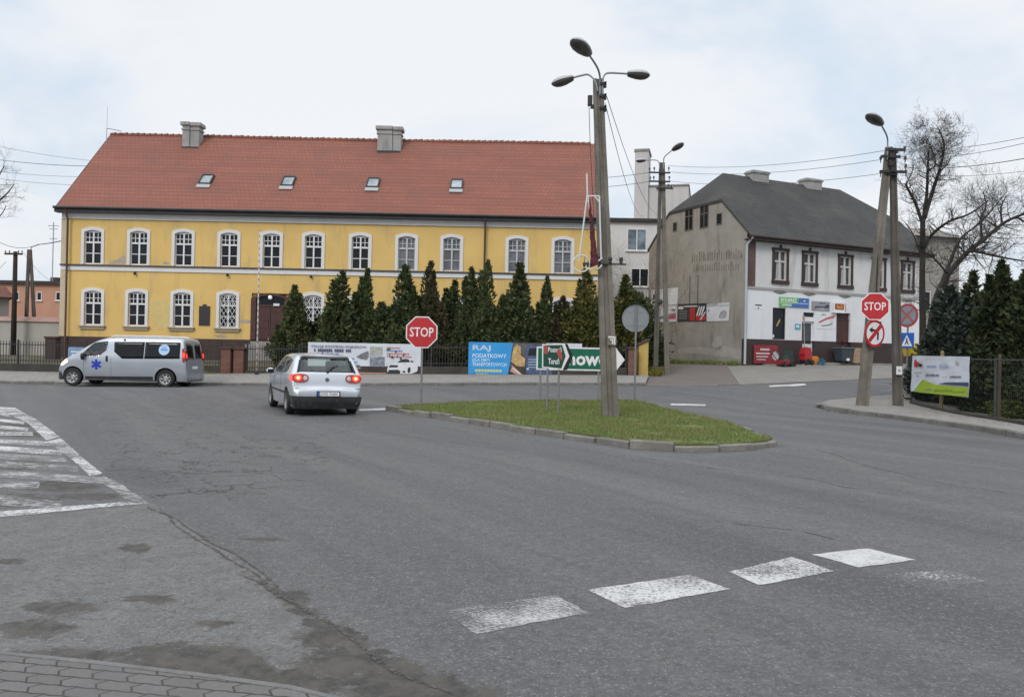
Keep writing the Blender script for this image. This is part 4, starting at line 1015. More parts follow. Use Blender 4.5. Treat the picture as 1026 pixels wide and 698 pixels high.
# salmon building at far left
YP = 72.; xa, xb = pt(-60, 300, YP).x, pt(75, 300, YP).x; ob = root_at('salmon_building', 'long low salmon-pink building behind the grey yard wall', 'building', xa, YP)
zt = pt(30, 284.5, YP).z-ob.location.z
mb = MB(); mb.box(0, xb-xa, 0, 10, -1, zt); mb.build('wall', M('salmon_plaster', (.50, .275, .19), .9, .07, .5, 12, .1, dirt=(.38, .2, .13), dirt_amt=.4, streak=True), ob)
mb = MB(); mb.box(-.2, xb-xa+.2, -.3, 10.3, zt, zt+.28); ro = mb.build('roof', M_FASC, ob)
p = pt(31, 283, YP); q = pt(39, 277, YP); mb = MB(); mb.box(p.x-xa, q.x-xa, 3, 4, zt+.281, zt+.9); mb.build('chimney', M_BRN, ro)
p = pt(39.5, 283, YP); mb = MB(); mb.tube([(p.x-xa, 2, zt+.28), (p.x-xa, 2, pt(39.5, 219, YP).z-ob.location.z)], .05, 6)
for dz, w in ((5.6, .5), (5.3, .4), (4.4, .35)): mb.tube([(p.x-xa-w, 2, zt+dz), (p.x-xa+w, 2, zt+dz)], .03, 4)
mb.build('antenna', M_GALV, ro)
for px in (14.5, 37, 56): p = pt(px, 301, YP); q = pt(px+5.2, 292.5, YP); simple_win(ob, p.x-xa, p.z-ob.location.z, q.x-p.x, q.z-p.z, 0, M_FRAME, M_PANE, 0)
# garage and yard wall
YG = 55.; xb = pt(9, 310, YG).x; ob = root_at('garage', 'grey garage with a brown roof cut by the left edge of the picture', 'garage', xb, YG, radians(36))
zt = pt(5, 298, YG).z-ob.location.z
mb = MB(); mb.box(-6, 0, 0, 6, -1, zt); mb.build('wall', M('garage_render', (.25, .24, .23), .9, .1, 1, 14, .2), ob)
mb = MB(); mb.hexa([(-6.3, -.4, zt), (.3, -.4, zt), (.3, 6.4, zt), (-6.3, 6.4, zt)], [(-6, .6, zt+.75), (-.15, .6, zt+.75), (-.15, 6, zt+.75), (-6, 6, zt+.75)]); mb.build('roof', M('rusty_brown_roof', (.14, .062, .045), .8, .2), ob)
YW = 51.; xa, xb = pt(-70, 330, YW).x, XL-.3; ob = root_at('yard_wall', 'grey rendered yard wall with a pinkish coping beside the yellow building', 'wall', xa, YW)
zt = pt(30, 322, YW).z-ob.location.z
mb = MB(); mb.box(0, xb-xa, 0, .3, -1, zt); mb.build('wall_face', M('grey_wall_render', (.40, .385, .35), .9, .08, .6, 14, .2, dirt=(.25, .24, .21), dirt_amt=.5, streak=True), ob)
mb = MB(); mb.hexa([(-.1, -.12, zt), (xb-xa, -.12, zt), (xb-xa, .42, zt), (-.1, .42, zt)], [(-.1, .1, zt+.3), (xb-xa, .1, zt+.3), (xb-xa, .2, zt+.3), (-.1, .2, zt+.3)]); mb.build('coping', M('pink_coping_tiles', (.36, .235, .21), .85, .15), ob)
# house behind the bare trees
YH = 62.; xa, xb = pt(914, 300, YH).x, pt(968, 300, YH).x; ob = root_at('grey_house', 'grey house with dark windows standing behind the bare trees', 'building', xa, YH, radians(12))
zt = pt(940, 237, YH).z-ob.location.z; w = (xb-xa)*1.0
mb = MB(); mb.box(0, w, 0, 9, -1, zt); mb.build('wall', M('grey_house_render', (.30, .28, .25), .9, .1, .6, 14, .2), ob)
mb = MB(); mb.hexa([(-.4, -.5, zt), (w+.4, -.5, zt), (w+.4, 9.5, zt), (-.4, 9.5, zt)], [(-.4, 3, zt+1.2), (w+.4, 3, zt+1.2), (w+.4, 6, zt+1.2), (-.4, 6, zt+1.2)]); mb.build('roof', M_CONC, ob)
for z_ in (1.0, 3.9):
    for x_ in (.5, 2.0): simple_win(ob, x_, z_+.2, 1.1, 1.5, 0, M_FRAMEG, M_PANE, 1)
# ------------------------------------------------------------------ poles and lamps
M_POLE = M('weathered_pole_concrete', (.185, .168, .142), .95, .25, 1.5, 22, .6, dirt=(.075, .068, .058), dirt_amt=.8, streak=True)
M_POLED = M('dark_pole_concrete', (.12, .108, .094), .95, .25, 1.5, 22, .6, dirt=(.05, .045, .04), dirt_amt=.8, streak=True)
M_WOOD = M('tarred_wood', (.035, .028, .024), .9, .3, 2, 30, .4)
M_LHOUS = M('lamp_housing', (.42, .43, .43), .55, .12, 6, 40, .1, dirt=(.2, .2, .19)); M_BOWL = M('lamp_bowl', (.085, .08, .082), .25, .2, 6, 40, 0., spec=.5)
M_ARM = flat('lamp_arm_steel', (.25, .27, .28), .5); M_INS = flat('porcelain_insulator', (.07, .05, .05), .3)
def pole_local(root, a): return Vector(a)-Vector(root.location)
def concrete_leg(name, base, top, wb, wt, mat, parent, db=None, dt=None, groove=.3, slots=0):
    """tapered H-section post between two local points"""
    base, top = Vector(base), Vector(top); db = db or wb*.8; dt = dt or wt*.8
    def ring(c, w, d):
        a, b, g, e = w/2, d/2, w*groove/2, d*.16
        return [c+Vector(q) for q in ((-a, -b, 0), (-g*1.2, -b, 0), (-g, -b+e, 0), (g, -b+e, 0), (g*1.2, -b, 0), (a, -b, 0), (a, b, 0), (g*1.2, b, 0), (g, b-e, 0), (-g, b-e, 0), (-g*1.2, b, 0), (-a, b, 0))]
    mb = MB(); n = 14; rings = []
    for i in range(n+1):
        t = i/n; c = base.lerp(top, t); j = .006
        rings.append([mb.v(p+Vector((random.uniform(-j, j), random.uniform(-j, j), 0))) for p in ring(c, wb+(wt-wb)*t, db+(dt-db)*t)])
    for A_, B_ in zip(rings, rings[1:]):
        for k in range(12): mb.bm.faces.new((A_[k], A_[(k+1) % 12], B_[(k+1) % 12], B_[k]))
    mb.bm.faces.new(rings[0][::-1]); mb.bm.faces.new(rings[-1])
    if slots:
        nf = len(mb.bm.faces)
        for i in range(slots):
            t = .1+.78*i/slots; c = base.lerp(top, t); w = (wb+(wt-wb)*t); d = (db+(dt-db)*t)
            mb.box(c.x-w*.14, c.x+w*.14, c.y-d/2+d*.155-.004, c.y-d/2+d*.16+.004, c.z, c.z+.28)
        mb.bm.faces.ensure_lookup_table()
        for f in mb.bm.faces[nf:]: f.material_index = 1
    o = mb.build(name, mat, parent)
    if slots: o.data.materials.append(M_FASC)
    return o
def lamp_head(parent, a, b, wid=.16, tilt=None):
    """luminaire from its neck a to its tip b (local); the bowl hangs underneath"""
    a, b = Vector(a), Vector(b); ax = (b-a).normalized(); L = (b-a).length
    side = ax.cross(Vector((0, 0, 1))).normalized(); up = side.cross(ax).normalized()
    prof = [(0, .05), (.04, .55), (.16, .72), (.4, .95), (.62, 1.0), (.8, .85), (.93, .5), (1, .05)]
    def shell(s, hgt, name, mat, par, lo=0.):
        mb = MB(); n = 10; rs = []
        for t, r in prof:
            c = a+ax*(L*t); rs.append([mb.v(c+side*(wid*r*cos(pi*k/n))+up*(s*hgt*r*sin(pi*k/n)+lo)) for k in range(n+1)])
        for A_, B_ in zip(rs, rs[1:]):
            for k in range(n): mb.bm.faces.new((A_[k], A_[k+1], B_[k+1], B_[k]))
        for R in (rs[0], rs[-1]): mb.bm.faces.new(R)
        for A_, B_ in zip(rs, rs[1:]): mb.bm.faces.new((A_[0], B_[0], B_[-1], A_[-1]))
        return mb.build(name, mat, par, auto=50)
    o = shell(1, wid*.62, 'lamp_head', M_LHOUS, parent); shell(-1, wid*.72, 'bowl', M_BOWL, o, -.004); return o
def lamp_arm(parent, pts, r=.024):
    mb = MB(); P = []
    pts = [Vector(p) for p in pts]
    for i in range(len(pts)-1):
        p0, p1, p2, p3 = pts[max(i-1, 0)], pts[i], pts[i+1], pts[min(i+2, len(pts)-1)]
        for k in range(5):
            t = k/5; P.append(.5*((2*p1)+(p2-p0)*t+(2*p0-5*p1+4*p2-p3)*t*t+(3*p1-p0-3*p2+p3)*t**3))
    P.append(pts[-1]); mb.tube(P, r, 8); return mb.build('lamp_arm', M_ARM, parent, smooth=True)
def insulators(parent, pts):
    mb = MB()
    for p in pts:
        p = Vector(p); mb.lathe([(0, .09), (.03, .085), (.045, .05), (.03, .03), (.05, 0), (.02, -.02), (.012, -.12), (0, -.12)], Matrix.Translation(p), 8)
    return mb.build('insulators', M_INS, parent)
# --- main lamp post on the island
B0 = gp(612, 417, .13); YM = B0.y
def LP(root, D): return lambda px, py, dd=0.: pt(px, py, D+dd)-Vector(root.location)
lp = E('lamp_post', 'tall leaning concrete lamp post with three lamp heads standing on the grass island', 'lamp post', B0)
q = LP(lp, YM); top = q(599, 80)
concrete_leg('pole', (0, 0, -.3), top, .40, .235, M_POLE, lp, slots=0)
ym = top.y
def nz(v, y): return Vector((v.x, y, v.z))
a1 = lamp_arm(lp, [q(599, 92, -.1), q(596.5, 82, -.1), q(590, 75.2), q(583, 75.7), q(573, 78.3)]); lamp_head(a1, q(575, 77.6), q(552.3, 84.3), .17)
a2 = lamp_arm(lp, [q(604, 98, -.1), q(604, 82, -.1), q(606, 75), q(612, 73.2), q(630, 74.2)]); lamp_head(a2, q(628, 73.6), q(651.5, 75.5), .17)
a3 = lamp_arm(lp, [q(601, 96, -.12), q(601.2, 78, -.12), q(598, 67, -.5), q(589, 53.5, -1.3)]); lamp_head(a3, q(590, 54.5, -1.25), q(574, 39, -2.0), .19)
for zpx in (84, 96, 108): 
    mb = MB(); c = q(603.5, zpx, -.12); mb.box(c.x-.06, c.x+.08, c.y-.03, c.y+.25, c.z-.03, c.z+.03)
    mb.box(c.x+.05, c.x+.10, c.y-.03, c.y+.05, c.z-.09, c.z+.05); mb.build('cable_clamp', M_IRON, lp)
mb = MB(); c = q(591, 101); mb.box(c.x-.05, c.x+.06, c.y-.05, c.y+.05, c.z-.12, c.z+.12); c = q(593, 107); mb.box(c.x-.03, c.x+.1, c.y-.05, c.y+.05, c.z-.04, c.z+.04)
mb.build('cable_bracket', M_IRON, lp)
mb = MB(); pts_ = [q(590, 102), q(590.5, 120), q(591.5, 150), q(594, 200), q(597, 262, -.2)]; mb.tube(pts_, .008, 5); mb.build('cable', M_IRON, lp)
c = q(613, 341, -.17)
mb = MB(); mb.box(c.x-.11, c.x+.11, c.y-.03, c.y-.0, c.z-.11, c.z+.11); o = mb.build('tag_plate', M_POLE, lp)
mb = MB(); y_ = c.y-.034; mb.box(c.x-.09, c.x+.08, y_, y_+.003, c.z+.06, c.z+.1); mb.box(c.x+.045, c.x+.08, y_, y_+.003, c.z-.1, c.z+.06); mb.box(c.x-.05, c.x+.03, y_, y_+.003, c.z+.005, c.z+.035); mb.box(c.x-.0, c.x+.03, y_, y_+.003, c.z-.09, c.z+.005); mb.build('mark', M_WHT, o)
mb = MB(); c = q(592, 265, -.1)
for dx in (0., .35, .7): mb.lathe([(0, .1), (.04, .09), (.055, .03), (.03, 0), (.05, -.04), (0, -.06)], Matrix.Translation((c.x+dx*.75+.2, c.y-.025, c.z+.092)), 8)
mb.box(c.x-.2, c.x+.85, c.y-.05, c.y-.0, c.z, c.z+.035); mb.build('crossbar', M_IRON, lp)
# Christmas decoration fixed to the pole
D0 = YM-.32
dec = E('street_decoration', 'white tubular bell frame with red garland fixed to the leaning lamp post', 'decoration', pt(592, 262, D0))
qd = LP(dec, D0); M_TUBE = flat('white_tube', (.62, .62, .62), .5); M_GARL = M('red_garland', (.10, .014, .02), .7, .5, 12, 60, .8)
mb = MB(); ap = qd(588.5, 195)
for a, b in ((qd(588, 174), ap), (ap, qd(580, 262)), (qd(589, 196), qd(598.5, 262)), (qd(589.5, 196.5), qd(600.5, 196.5)), (qd(600.5, 196.5), qd(602.3, 259)), (qd(598.5, 262), qd(603.5, 258.5)), (qd(596, 197), qd(601, 203))): mb.tube([a, b], .02, 6)
cr = qd(582.5, 264); mb.tube([(cr.x+.2*cos(2*pi*k/20), cr.y, cr.z+.2*sin(2*pi*k/20)) for k in range(21)], .018, 6)
cr = qd(594, 265); mb.tube([(cr.x+.21*cos(pi+pi*k/10), cr.y, cr.z+.12*sin(pi+pi*k/10)) for k in range(11)], .02, 6)
mb.build('frame', M_TUBE, dec)
mb = MB(); A_, B_ = qd(590.5, 199), qd(596, 266); n = 26; r_ = random.Random(3)
mb.tube([A_.lerp(B_, k/n)+Vector((r_.uniform(-.012, .012), 0, 0)) for k in range(n+1)], [.018+.075*k/n*(1+.2*r_.uniform(-1, 1)) for k in range(n+1)], 9); mb.build('garland', M_GARL, dec)
mb = MB()
for px in (585.5, 589, 592): c = qd(px, 265.5); mb.lathe([(0, .08), (.03, .06), (.035, 0), (.02, -.05), (0, -.06)], Matrix.Translation(c), 8); mb.tube([c+Vector((0, 0, .06)), c+Vector((.02, .1, .2))], .008, 4)
mb.build('bulbs', M_IRON, dec)
# --- twin-leg pole in front of the grey gable
g0 = ground_pt(662.5, 37.2, .05); D2 = 37.2
lp2 = E('lamp_post', 'slim twin-leg concrete post with two small lamps in front of the grey gable', 'lamp post', g0); q = LP(lp2, D2)
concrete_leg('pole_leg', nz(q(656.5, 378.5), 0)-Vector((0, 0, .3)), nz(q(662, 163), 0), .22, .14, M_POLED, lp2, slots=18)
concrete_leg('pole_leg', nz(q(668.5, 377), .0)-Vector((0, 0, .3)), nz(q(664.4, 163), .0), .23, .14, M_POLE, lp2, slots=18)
a1 = lamp_arm(lp2, [q(661, 170, -.15), q(660.5, 164, -.15), q(657.5, 160.6), q(646, 160.6)]); lamp_head(a1, q(647, 160.4), q(637, 161), .15)
a2 = lamp_arm(lp2, [q(665, 170, -.15), q(665, 160, -.15), q(667, 156, -.3), q(675, 149.5, -.7)]); lamp_head(a2, q(674, 150.5, -.6), q(684.5, 143, -1.2), .19)
XB2 = [(650.5, 173), (655, 172.5), (669.5, 172.4), (651, 182), (654.5, 181.5), (670, 181.5)]
mb = MB()
for y_ in (173.5, 182.3): mb.box(q(650, y_).x, q(671, y_).x, -.16, -.1, q(660, y_).z-.04, q(660, y_).z+.03)
mb.box(q(657, 191).x, q(674, 191).x, -.16, -.1, q(660, 189).z-.04, q(660, 189).z+.03); mb.build('crossbar', M_IRON, lp2)
insulators(lp2, [nz(q(*p), -.13)+Vector((0, 0, .12)) for p in XB2]+[nz(q(x, y_), -.13) for x, y_ in ((658, 190), (669, 187), (672, 188))])
mb = MB(); c = q(660.5, 303); mb.lathe([(0, -.1), (.11, -.08), (.13, 0), (.11, .08), (0, .1)], Matrix.Translation((c.x, -.25, c.z)) @ Matrix.Rotation(pi/2, 4, 'X'), 12); mb.build('junction_box', M_IRON, lp2)
# --- right-hand twin post
B3 = gp(863, 405.5, .13); D3 = B3.y
lp3 = E('lamp_post', 'concrete A-shaped twin post with a single lamp on the right-hand pavement', 'lamp post', B3); q = LP(lp3, D3)
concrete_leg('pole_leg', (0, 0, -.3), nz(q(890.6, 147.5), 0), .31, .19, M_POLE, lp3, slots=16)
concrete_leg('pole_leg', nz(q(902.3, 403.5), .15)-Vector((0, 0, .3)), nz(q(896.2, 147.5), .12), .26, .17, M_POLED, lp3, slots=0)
a1 = lamp_arm(lp3, [q(889, 160, -.15), q(889.4, 145, -.15), q(888.5, 136, -.3), q(882, 123.5, -.9)]); lamp_head(a1, q(883, 124.5, -.85), q(869.5, 114, -1.5), .2)
mb = MB(); z1 = q(890, 151).z; z2 = q(890, 173).z
for zz, x0_, x1_ in ((z1, 886, 905), (q(890, 158).z, 881, 900), (z2, 880, 906)): mb.box(q(x0_, 150).x, q(x1_, 150).x, -.17, -.1, zz-.04, zz+.04)
for zz in (z1, z2): mb.box(q(888.5, 150).x, q(898, 150).x, -.13, .2, zz-.1, zz-.05)
for px, py in ((893.5, 156), (893, 164), (895, 170)): c = q(px, py, -.16); mb.box(c.x-.08, c.x+.08, c.y-.05, c.y+.05, c.z-.07, c.z+.07)
mb.build('crossbar', M_IRON, lp3)
W3 = [(904.5, 150.5), (880.5, 160.5), (880.5, 174.5), (905.5, 168), (905, 160), (905.5, 174)]
insulators(lp3, [nz(q(*p), -.13) for p in W3])
mb = MB(); c = q(900.5, 371); mb.box(c.x-.09, c.x+.09, -.04, -.02, c.z-.13, c.z+.13); o = mb.build('number_plate', M_WHT, lp3); 
mb = MB(); mb.box(c.x-.035, c.x+.035, -.0425, -.0405, c.z-.04, c.z+.035); mb.build('number', M_GALV, o)
mb = MB(); mb.tube([(q(879, 250).x, -.05, q(879, 250).z), (q(875, 330).x, -.14, q(875, 330).z)], .02, 6); mb.build('conduit', M_IRON, lp3)
# --- poles far left
g0 = ground_pt(13.5, 50.2, .1); wp = E('utility_pole', 'dark wooden utility pole with a short crossbar by the grey yard wall', 'utility pole', g0); q = LP(wp, 50.2)
mb = MB(); mb.tube([(q(13.4, 345).x, 0, -.2), nz(q(15.6, 252), 0)], [.17, .12], 10); mb.build('pole', M_WOOD, wp, smooth=True)
mb = MB(); mb.box(q(6, 255).x, q(24, 255).x, -.18, -.1, q(14, 254.5).z-.06, q(14, 254.5).z+.05); o = mb.build('crossbar', M_WOOD, wp); insulators(o, [nz(q(x, 252.6), -.14) for x in (7, 11, 20, 23.5)])
g0 = ground_pt(30, 60, .1); ap_ = E('utility_pole', 'lattice-like A-shaped concrete pole in front of the salmon building', 'utility pole', g0); q = LP(ap_, 60)
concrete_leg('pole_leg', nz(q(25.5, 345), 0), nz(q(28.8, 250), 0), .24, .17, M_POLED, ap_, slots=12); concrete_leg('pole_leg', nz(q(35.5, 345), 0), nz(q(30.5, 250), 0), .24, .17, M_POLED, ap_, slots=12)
mb = MB(); mb.tube([nz(q(30.5, 252), 0), nz(q(31.5, 247.5), 0), nz(q(41, 245.3), -.2)], .03, 6); mb.build('bracket', M_IRON, ap_)
# ------------------------------------------------------------------ wires
def wire(a, b, sag=.3, r=.012, label='thin dark overhead wire crossing the grey sky', group='overhead wires'):
    a, b = Vector(a), Vector(b); n = 24; mid = a
    o = bpy.data.objects
    mb = MB(); mb.tube([a.lerp(b, k/n)-Vector((0, 0, sag*4*(k/n)*(1-k/n)))-a for k in range(n+1)], r, 4)
    ob = mb.build('overhead_wire', M_WIRE, None); ob.location = a; S(ob, label, 'wire', group); return ob
M_WIRE = flat('wire', (.10, .10, .11), .6)
for i, (p, q2, D, r) in enumerate((((904.5, 150.2), (1026, 126.2), 16, .006), ((905, 159.5), (1026, 132), 16, .006), ((905.5, 167.5), (1026, 147.3), 16, .009), ((905.5, 173.5), (1026, 160), 16, .005))):
    a = pt(*p, D3-.13); b = pt(*q2, D); e = a+(b-a)*1.6
    wire(a, e, .25, r, 'overhead wire running right from the A-shaped post to the picture edge', 'wires right of the A-shaped post')
for p, p2 in (((880.5, 160.3), (669.5, 172.2)), ((880.5, 174.3), (670, 181.3)), ((886, 151), (669.5, 166))): wire(pt(*p, D3-.13), pt(*p2, D2-.13), .25, .008, 'overhead wire spanning between the A-shaped post and the slim twin post', 'wires between the two twin posts')
for p, px2, py2 in (((650.5, 172.8), 560, 176.5), ((651, 181.8), 560, 186)): wire(pt(*p, D2-.13), pt(px2, py2, 58), .2, .013, 'overhead wire running left from the slim twin post behind the red roof', 'wires left of the slim twin post')
for a, b in (((606.5, 104), (646, 216)), ((608, 97), (662, 214))): wire(pt(*a, YM), pt(*b, 57.), .9, .009, 'thin cable dropping from the three-lamp post towards the white building', 'cables dropping from the lamp post')
for (y0_, y1_), r in zip(((140, 160.5), (158.5, 164.5), (171, 175), (177, 184)), (.012, .02, .012, .012)): wire(pt(-60, y0_-8, 62), pt(110, y1_+2, 62), .35, r, 'overhead wire passing behind the left end of the red roof', 'wires left of the red roof')
wire(pt(-40, 205, 52), pt(38, 245, 60), 1.2, .018, 'black sagging cable reaching the A-shaped pole by the salmon building')
wire(pt(38, 245, 60), pt(61, 241.5, YB+.2), .02, .03, 'short thick cable from the A-shaped pole to the yellow wall')
wire(pt(23.5, 253, 50.1), pt(62, 284, 66), .5, .012, 'thin wire running down from the wooden pole across the salmon building')
for i, (y0_, y1_) in enumerate(((300, 310), )): wire(pt(6, 262, 50), pt(-40, 300, 62), .3, .012, 'thin wire from the wooden pole to the left picture edge')
wire(pt(596, 166, 30.), pt(640, 215, 57), .5, .008, 'thin drooping wire left of the pale silo tower') if False else None
# ------------------------------------------------------------------ fences along the yellow building
FY = 36.05
def fz_ground(x, y): return h(x, y)+.12
def bar_fence(label, x0, x1, y, ht, group=None, step=.13, low=.32):
    g = fz_ground(x0, y); r = E('metal_fence', label, 'fence', (x0, y, g), 0, group)
    z = lambda x: fz_ground(x0+x, y)-g; L = x1-x0
    mb = MB(); n = max(1, int(L/2.5))
    for i in range(n):
        a, b = L*i/n, L*(i+1)/n; mb.hexa([(a, -.12, z(a)-.4), (b, -.12, z(b)-.4), (b, .12, z(b)-.4), (a, .12, z(a)-.4)], [(a, -.12, z(a)+low), (b, -.12, z(b)+low), (b, .12, z(b)+low), (a, .12, z(a)+low)])
    mb.build('base_wall', M_BASEW, r)
    mb = MB(); x = .06
    while x < L:
        zz = z(x); mb.box(x-.011, x+.011, -.011, .011, zz+low, zz+ht); x += step
    for hh in (low+.12, ht-.18):
        for i in range(n): a, b = L*i/n, L*(i+1)/n; mb.hexa([(a, -.02, z(a)+hh), (b, -.02, z(b)+hh), (b, .02, z(b)+hh), (a, .02, z(a)+hh)], [(a, -.02, z(a)+hh+.04), (b, -.02, z(b)+hh+.04), (b, .02, z(b)+hh+.04), (a, .02, z(a)+hh+.04)])
    mb.build('bars', M_IRON, r)
    for i in range(n+1): a = min(max(L*i/n, .04), L-.04); mb = MB(); mb.box(a-.035, a+.035, -.035, .035, z(a)+low-.01, z(a)+ht+.06); mb.build('post', M_IRON, r)
    return r
M_BASEW = M('fence_base_concrete', (.06, .054, .048), .95, .25, 1.5, 20, .4, dirt=(.05, .05, .04), dirt_amt=.7)
fx = lambda px: pt(px, 360, FY).x
bar_fence('black iron bar fence with low concrete base left of the van', fx(-50), fx(222), FY, 1.35)
def pillar(px0, px1, pyt, y, mat, label, w=.42, group=None):
    x = pt((px0+px1)/2, 360, y).x; W_ = pt(px1, 360, y).x-pt(px0, 360, y).x; g = fz_ground(x, y); top = pt((px0+px1)/2, pyt, y).z-g
    r = E('brick_pillar', label, 'pillar', (x, y, g), 0, group)
    mb = MB(); mb.box(-W_/2, W_/2, -w/2, w/2, -.3, top-.1); mb.build('shaft', mat, r)
    mb = MB(); mb.box(-W_/2-.05, W_/2+.05, -w/2-.05, w/2+.05, top-.1, top, .015); mb.build('cap', M_BRN, r); return r
pillar(222.8, 232.2, 347.5, FY, M_BRICK, 'red brick pillar nearest the van at the gate of the yellow building')
pillar(235.5, 245.2, 348, FY+.1, M_BRICK, 'second red brick pillar of the gate, just left of the striped pole')
pillar(47, 58, 337, 41.5, M_BRICKD, 'dark brick pillar at the left corner of the yellow building')
pillar(629, 637.3, 347.5, FY+.2, M_BRICK, 'narrow brick pillar beside the yellow wall end and the round sign')
# gate between pillar and hedge
bar_fence('black iron gate section between the brick pillars and the tall conifer', fx(246), fx(300), FY+.1, 1.25, step=.11, low=.1)
bar_fence('dark iron fence behind the banners, below the conifer row', fx(300.5), fx(628.5), FY+.2, 1.35)
# yellow wall end
x0_, x1_ = pt(640, 360, 36.6).x, pt(649.5, 360, 36.6).x; g = fz_ground(x0_, 36.6); r = E('yellow_wall', 'short yellow wall end with a sloping dark cap by the driveway', 'wall', (x0_, 36.6, g))
za, zc = pt(640, 344.5, 36.6).z-g, pt(649.5, 339.5, 36.6).z-g
mb = MB(); w = x1_-x0_; mb.hexa([(0, 0, -.3), (w, 0, -.3), (w, 5, -.3), (0, 5, -.3)], [(0, 0, za-.08), (w, 0, zc-.08), (w, 5, zc-.08), (0, 5, za-.08)]); mb.build('wall_face', M('yellow_wall_paint', (.50, .36, .11), .9, .1, 1, 14, .2, dirt=(.3, .23, .1)), r)
mb = MB(); mb.hexa([(-.06, -.06, za-.079), (w+.06, -.06, zc-.075), (w+.06, 5.06, zc-.075), (-.06, 5.06, za-.079)], [(-.06, -.06, za), (w+.06, -.06, zc+.01), (w+.06, 5.06, zc+.01), (-.06, 5.06, za)]); mb.build('cap', M_BRN, r)
# striped pole in front of the yellow wall
g = ground_pt(257.5, 35.6, .12); fp = E('striped_pole', 'tall thin red-and-white striped pole in front of the yellow wall', 'pole', g)
tp = pt(260.3, 229, 35.6)-g
m, nt, b = nmat('red_white_stripes'); tcn = node(nt, 'ShaderNodeTexCoord').outputs['Object']; sp = node(nt, 'ShaderNodeSeparateXYZ'); nt.links.new(tcn, sp.inputs[0])
st = math_(nt, 'GREATER_THAN', math_(nt, 'FRACT', math_(nt, 'MULTIPLY', sp.outputs[2], 3.6)), .42)
nt.links.new(mixc(nt, st, (.27, .20, .18), (.46, .44, .42)), b.inputs['Base Color']); b.inputs['Roughness'].default_value = .6
mb = MB(); mb.tube([(0, 0, -.1), (tp.x*.25, 0, tp.z*.25), tp], [.042, .036, .026], 8); mb.build('shaft', m, fp, smooth=True)
mb = MB(); mb.lathe([(0, 0), (.09, 0), (.09, .12), (.05, .16)], Matrix(), 10); mb.build('base', M_IRON, fp)
# ------------------------------------------------------------------ signs
M_RED = flat('sign_red', (.46, .022, .028), .45); M_SWHITE = flat('sign_white', (.74, .74, .75), .45); M_SGREEN = flat('sign_green', (.004, .125, .07), .45)
M_SDGREEN = flat('sign_dark_green', (.012, .06, .045), .5); M_SBLUE = flat('sign_blue', (.02, .11, .45), .45); M_SBLACK = flat('sign_black', (.012, .012, .014), .5)
M_SBACK = M('sign_back_metal', (.26, .275, .29), .5, .08, 2, 20, .05, metal=.3, dirt=(.2, .2, .2), dirt_amt=.3); M_POST = flat('sign_post_steel', (.24, .245, .25), .5, .1, metal=.4)
def ngon(r, n, ph=0., sx=1.): return [(sx*r*cos(2*pi*k/n+ph), r*sin(2*pi*k/n+ph)) for k in range(n)]
def disc(parent, name, poly, cx_, cz_, y0, y1, mat): mb = MB(); mb.slab([(cx_+a, cz_+b) for a, b in poly], y0, y1); return mb.build(name, mat, parent)
def post(parent, x, z0, z1, r=.03, y=.0, mat=None): mb = MB(); mb.tube([(x, y, z0), (x, y, z1)], r, 10); return mb.build('post', mat or M_POST, parent, smooth=False, auto=50)
def stop_face(parent, cx_, cz_, y, R):
    b = disc(parent, 'sign_plate', ngon(R, 8, pi/8), cx_, cz_, y, y+.012, M_SWHITE)
    disc(b, 'red_field', ngon(R*.93, 8, pi/8), cx_, cz_, y-.003, y-.0005, M_RED)
    text('lettering', 'STOP', cx_-R*.70, cx_+R*.70, cz_-R*.27, cz_+R*.29, y-.0045, M_SWHITE, b, bold=.012)
    return b
# STOP on the island
g = gp(422.5, 403.5, .13); s = E('stop_sign', 'red octagonal STOP sign on a grey post at the left tip of the grass island', 'road sign', g)
c = pt(422.7, 332.8, g.y)-g; R = .5*31.5/F*g.y/cos(pi/8)
stop_face(s, c.x, c.z, -.045, R); post(s, c.x*.5, -.2, c.z-.0, .03); mb = MB()
for dz in (-.2, .2): mb.box(c.x-.12, c.x+.12, -.034, .03, c.z+dz-.015, c.z+dz+.015)
mb.build('clamps', M_GALV, s)
# big green arrow sign ...nowo
g = gp(541.8, 401.5, .13); DS = g.y; s = E('direction_sign', 'large green direction arrow sign reading nowo, partly behind the leaning lamp post', 'road sign', g); q = LP(s, DS)
x0_, x1_, xt = q(537.5, 360).x, q(617, 360).x, q(625.8, 360).x; zt, zb_ = q(575, 347.8).z, q(575, 371).z; zm = (zt+zb_)/2; t = .045
mb = MB(); mb.slab([(x0_, zb_), (x1_, zb_), (xt, zm), (x1_, zt), (x0_, zt)], -.05, -.03); pl = mb.build('sign_plate', M_SWHITE, s)
xs = x1_-.0
mb = MB(); mb.slab([(x0_+t, zb_+t), (xs-.13, zb_+t), (xs-.13+.0, zt-t), (x0_+t, zt-t)], -.053, -.0505); mb.build('green_field', M_SGREEN, pl)
text('lettering', 'nowo', q(568.5, 360).x, q(609.5, 360).x, q(585, 366.2).z, q(585, 356.3).z, -.0548, M_SWHITE, pl, bold=.03)
post(s, q(541.8, 360).x, -.2, zt-.05, .03, .0); xx = q(600, 360).x; post(s, xx, -.2, zt-.05, .03, .0)
mb = MB()
for zz in (zb_+.15, zt-.15): mb.box(x0_+.05, x1_-.05, -.029, -.005, zz-.02, zz+.02)
mb.build('rails', M_GALV, s)
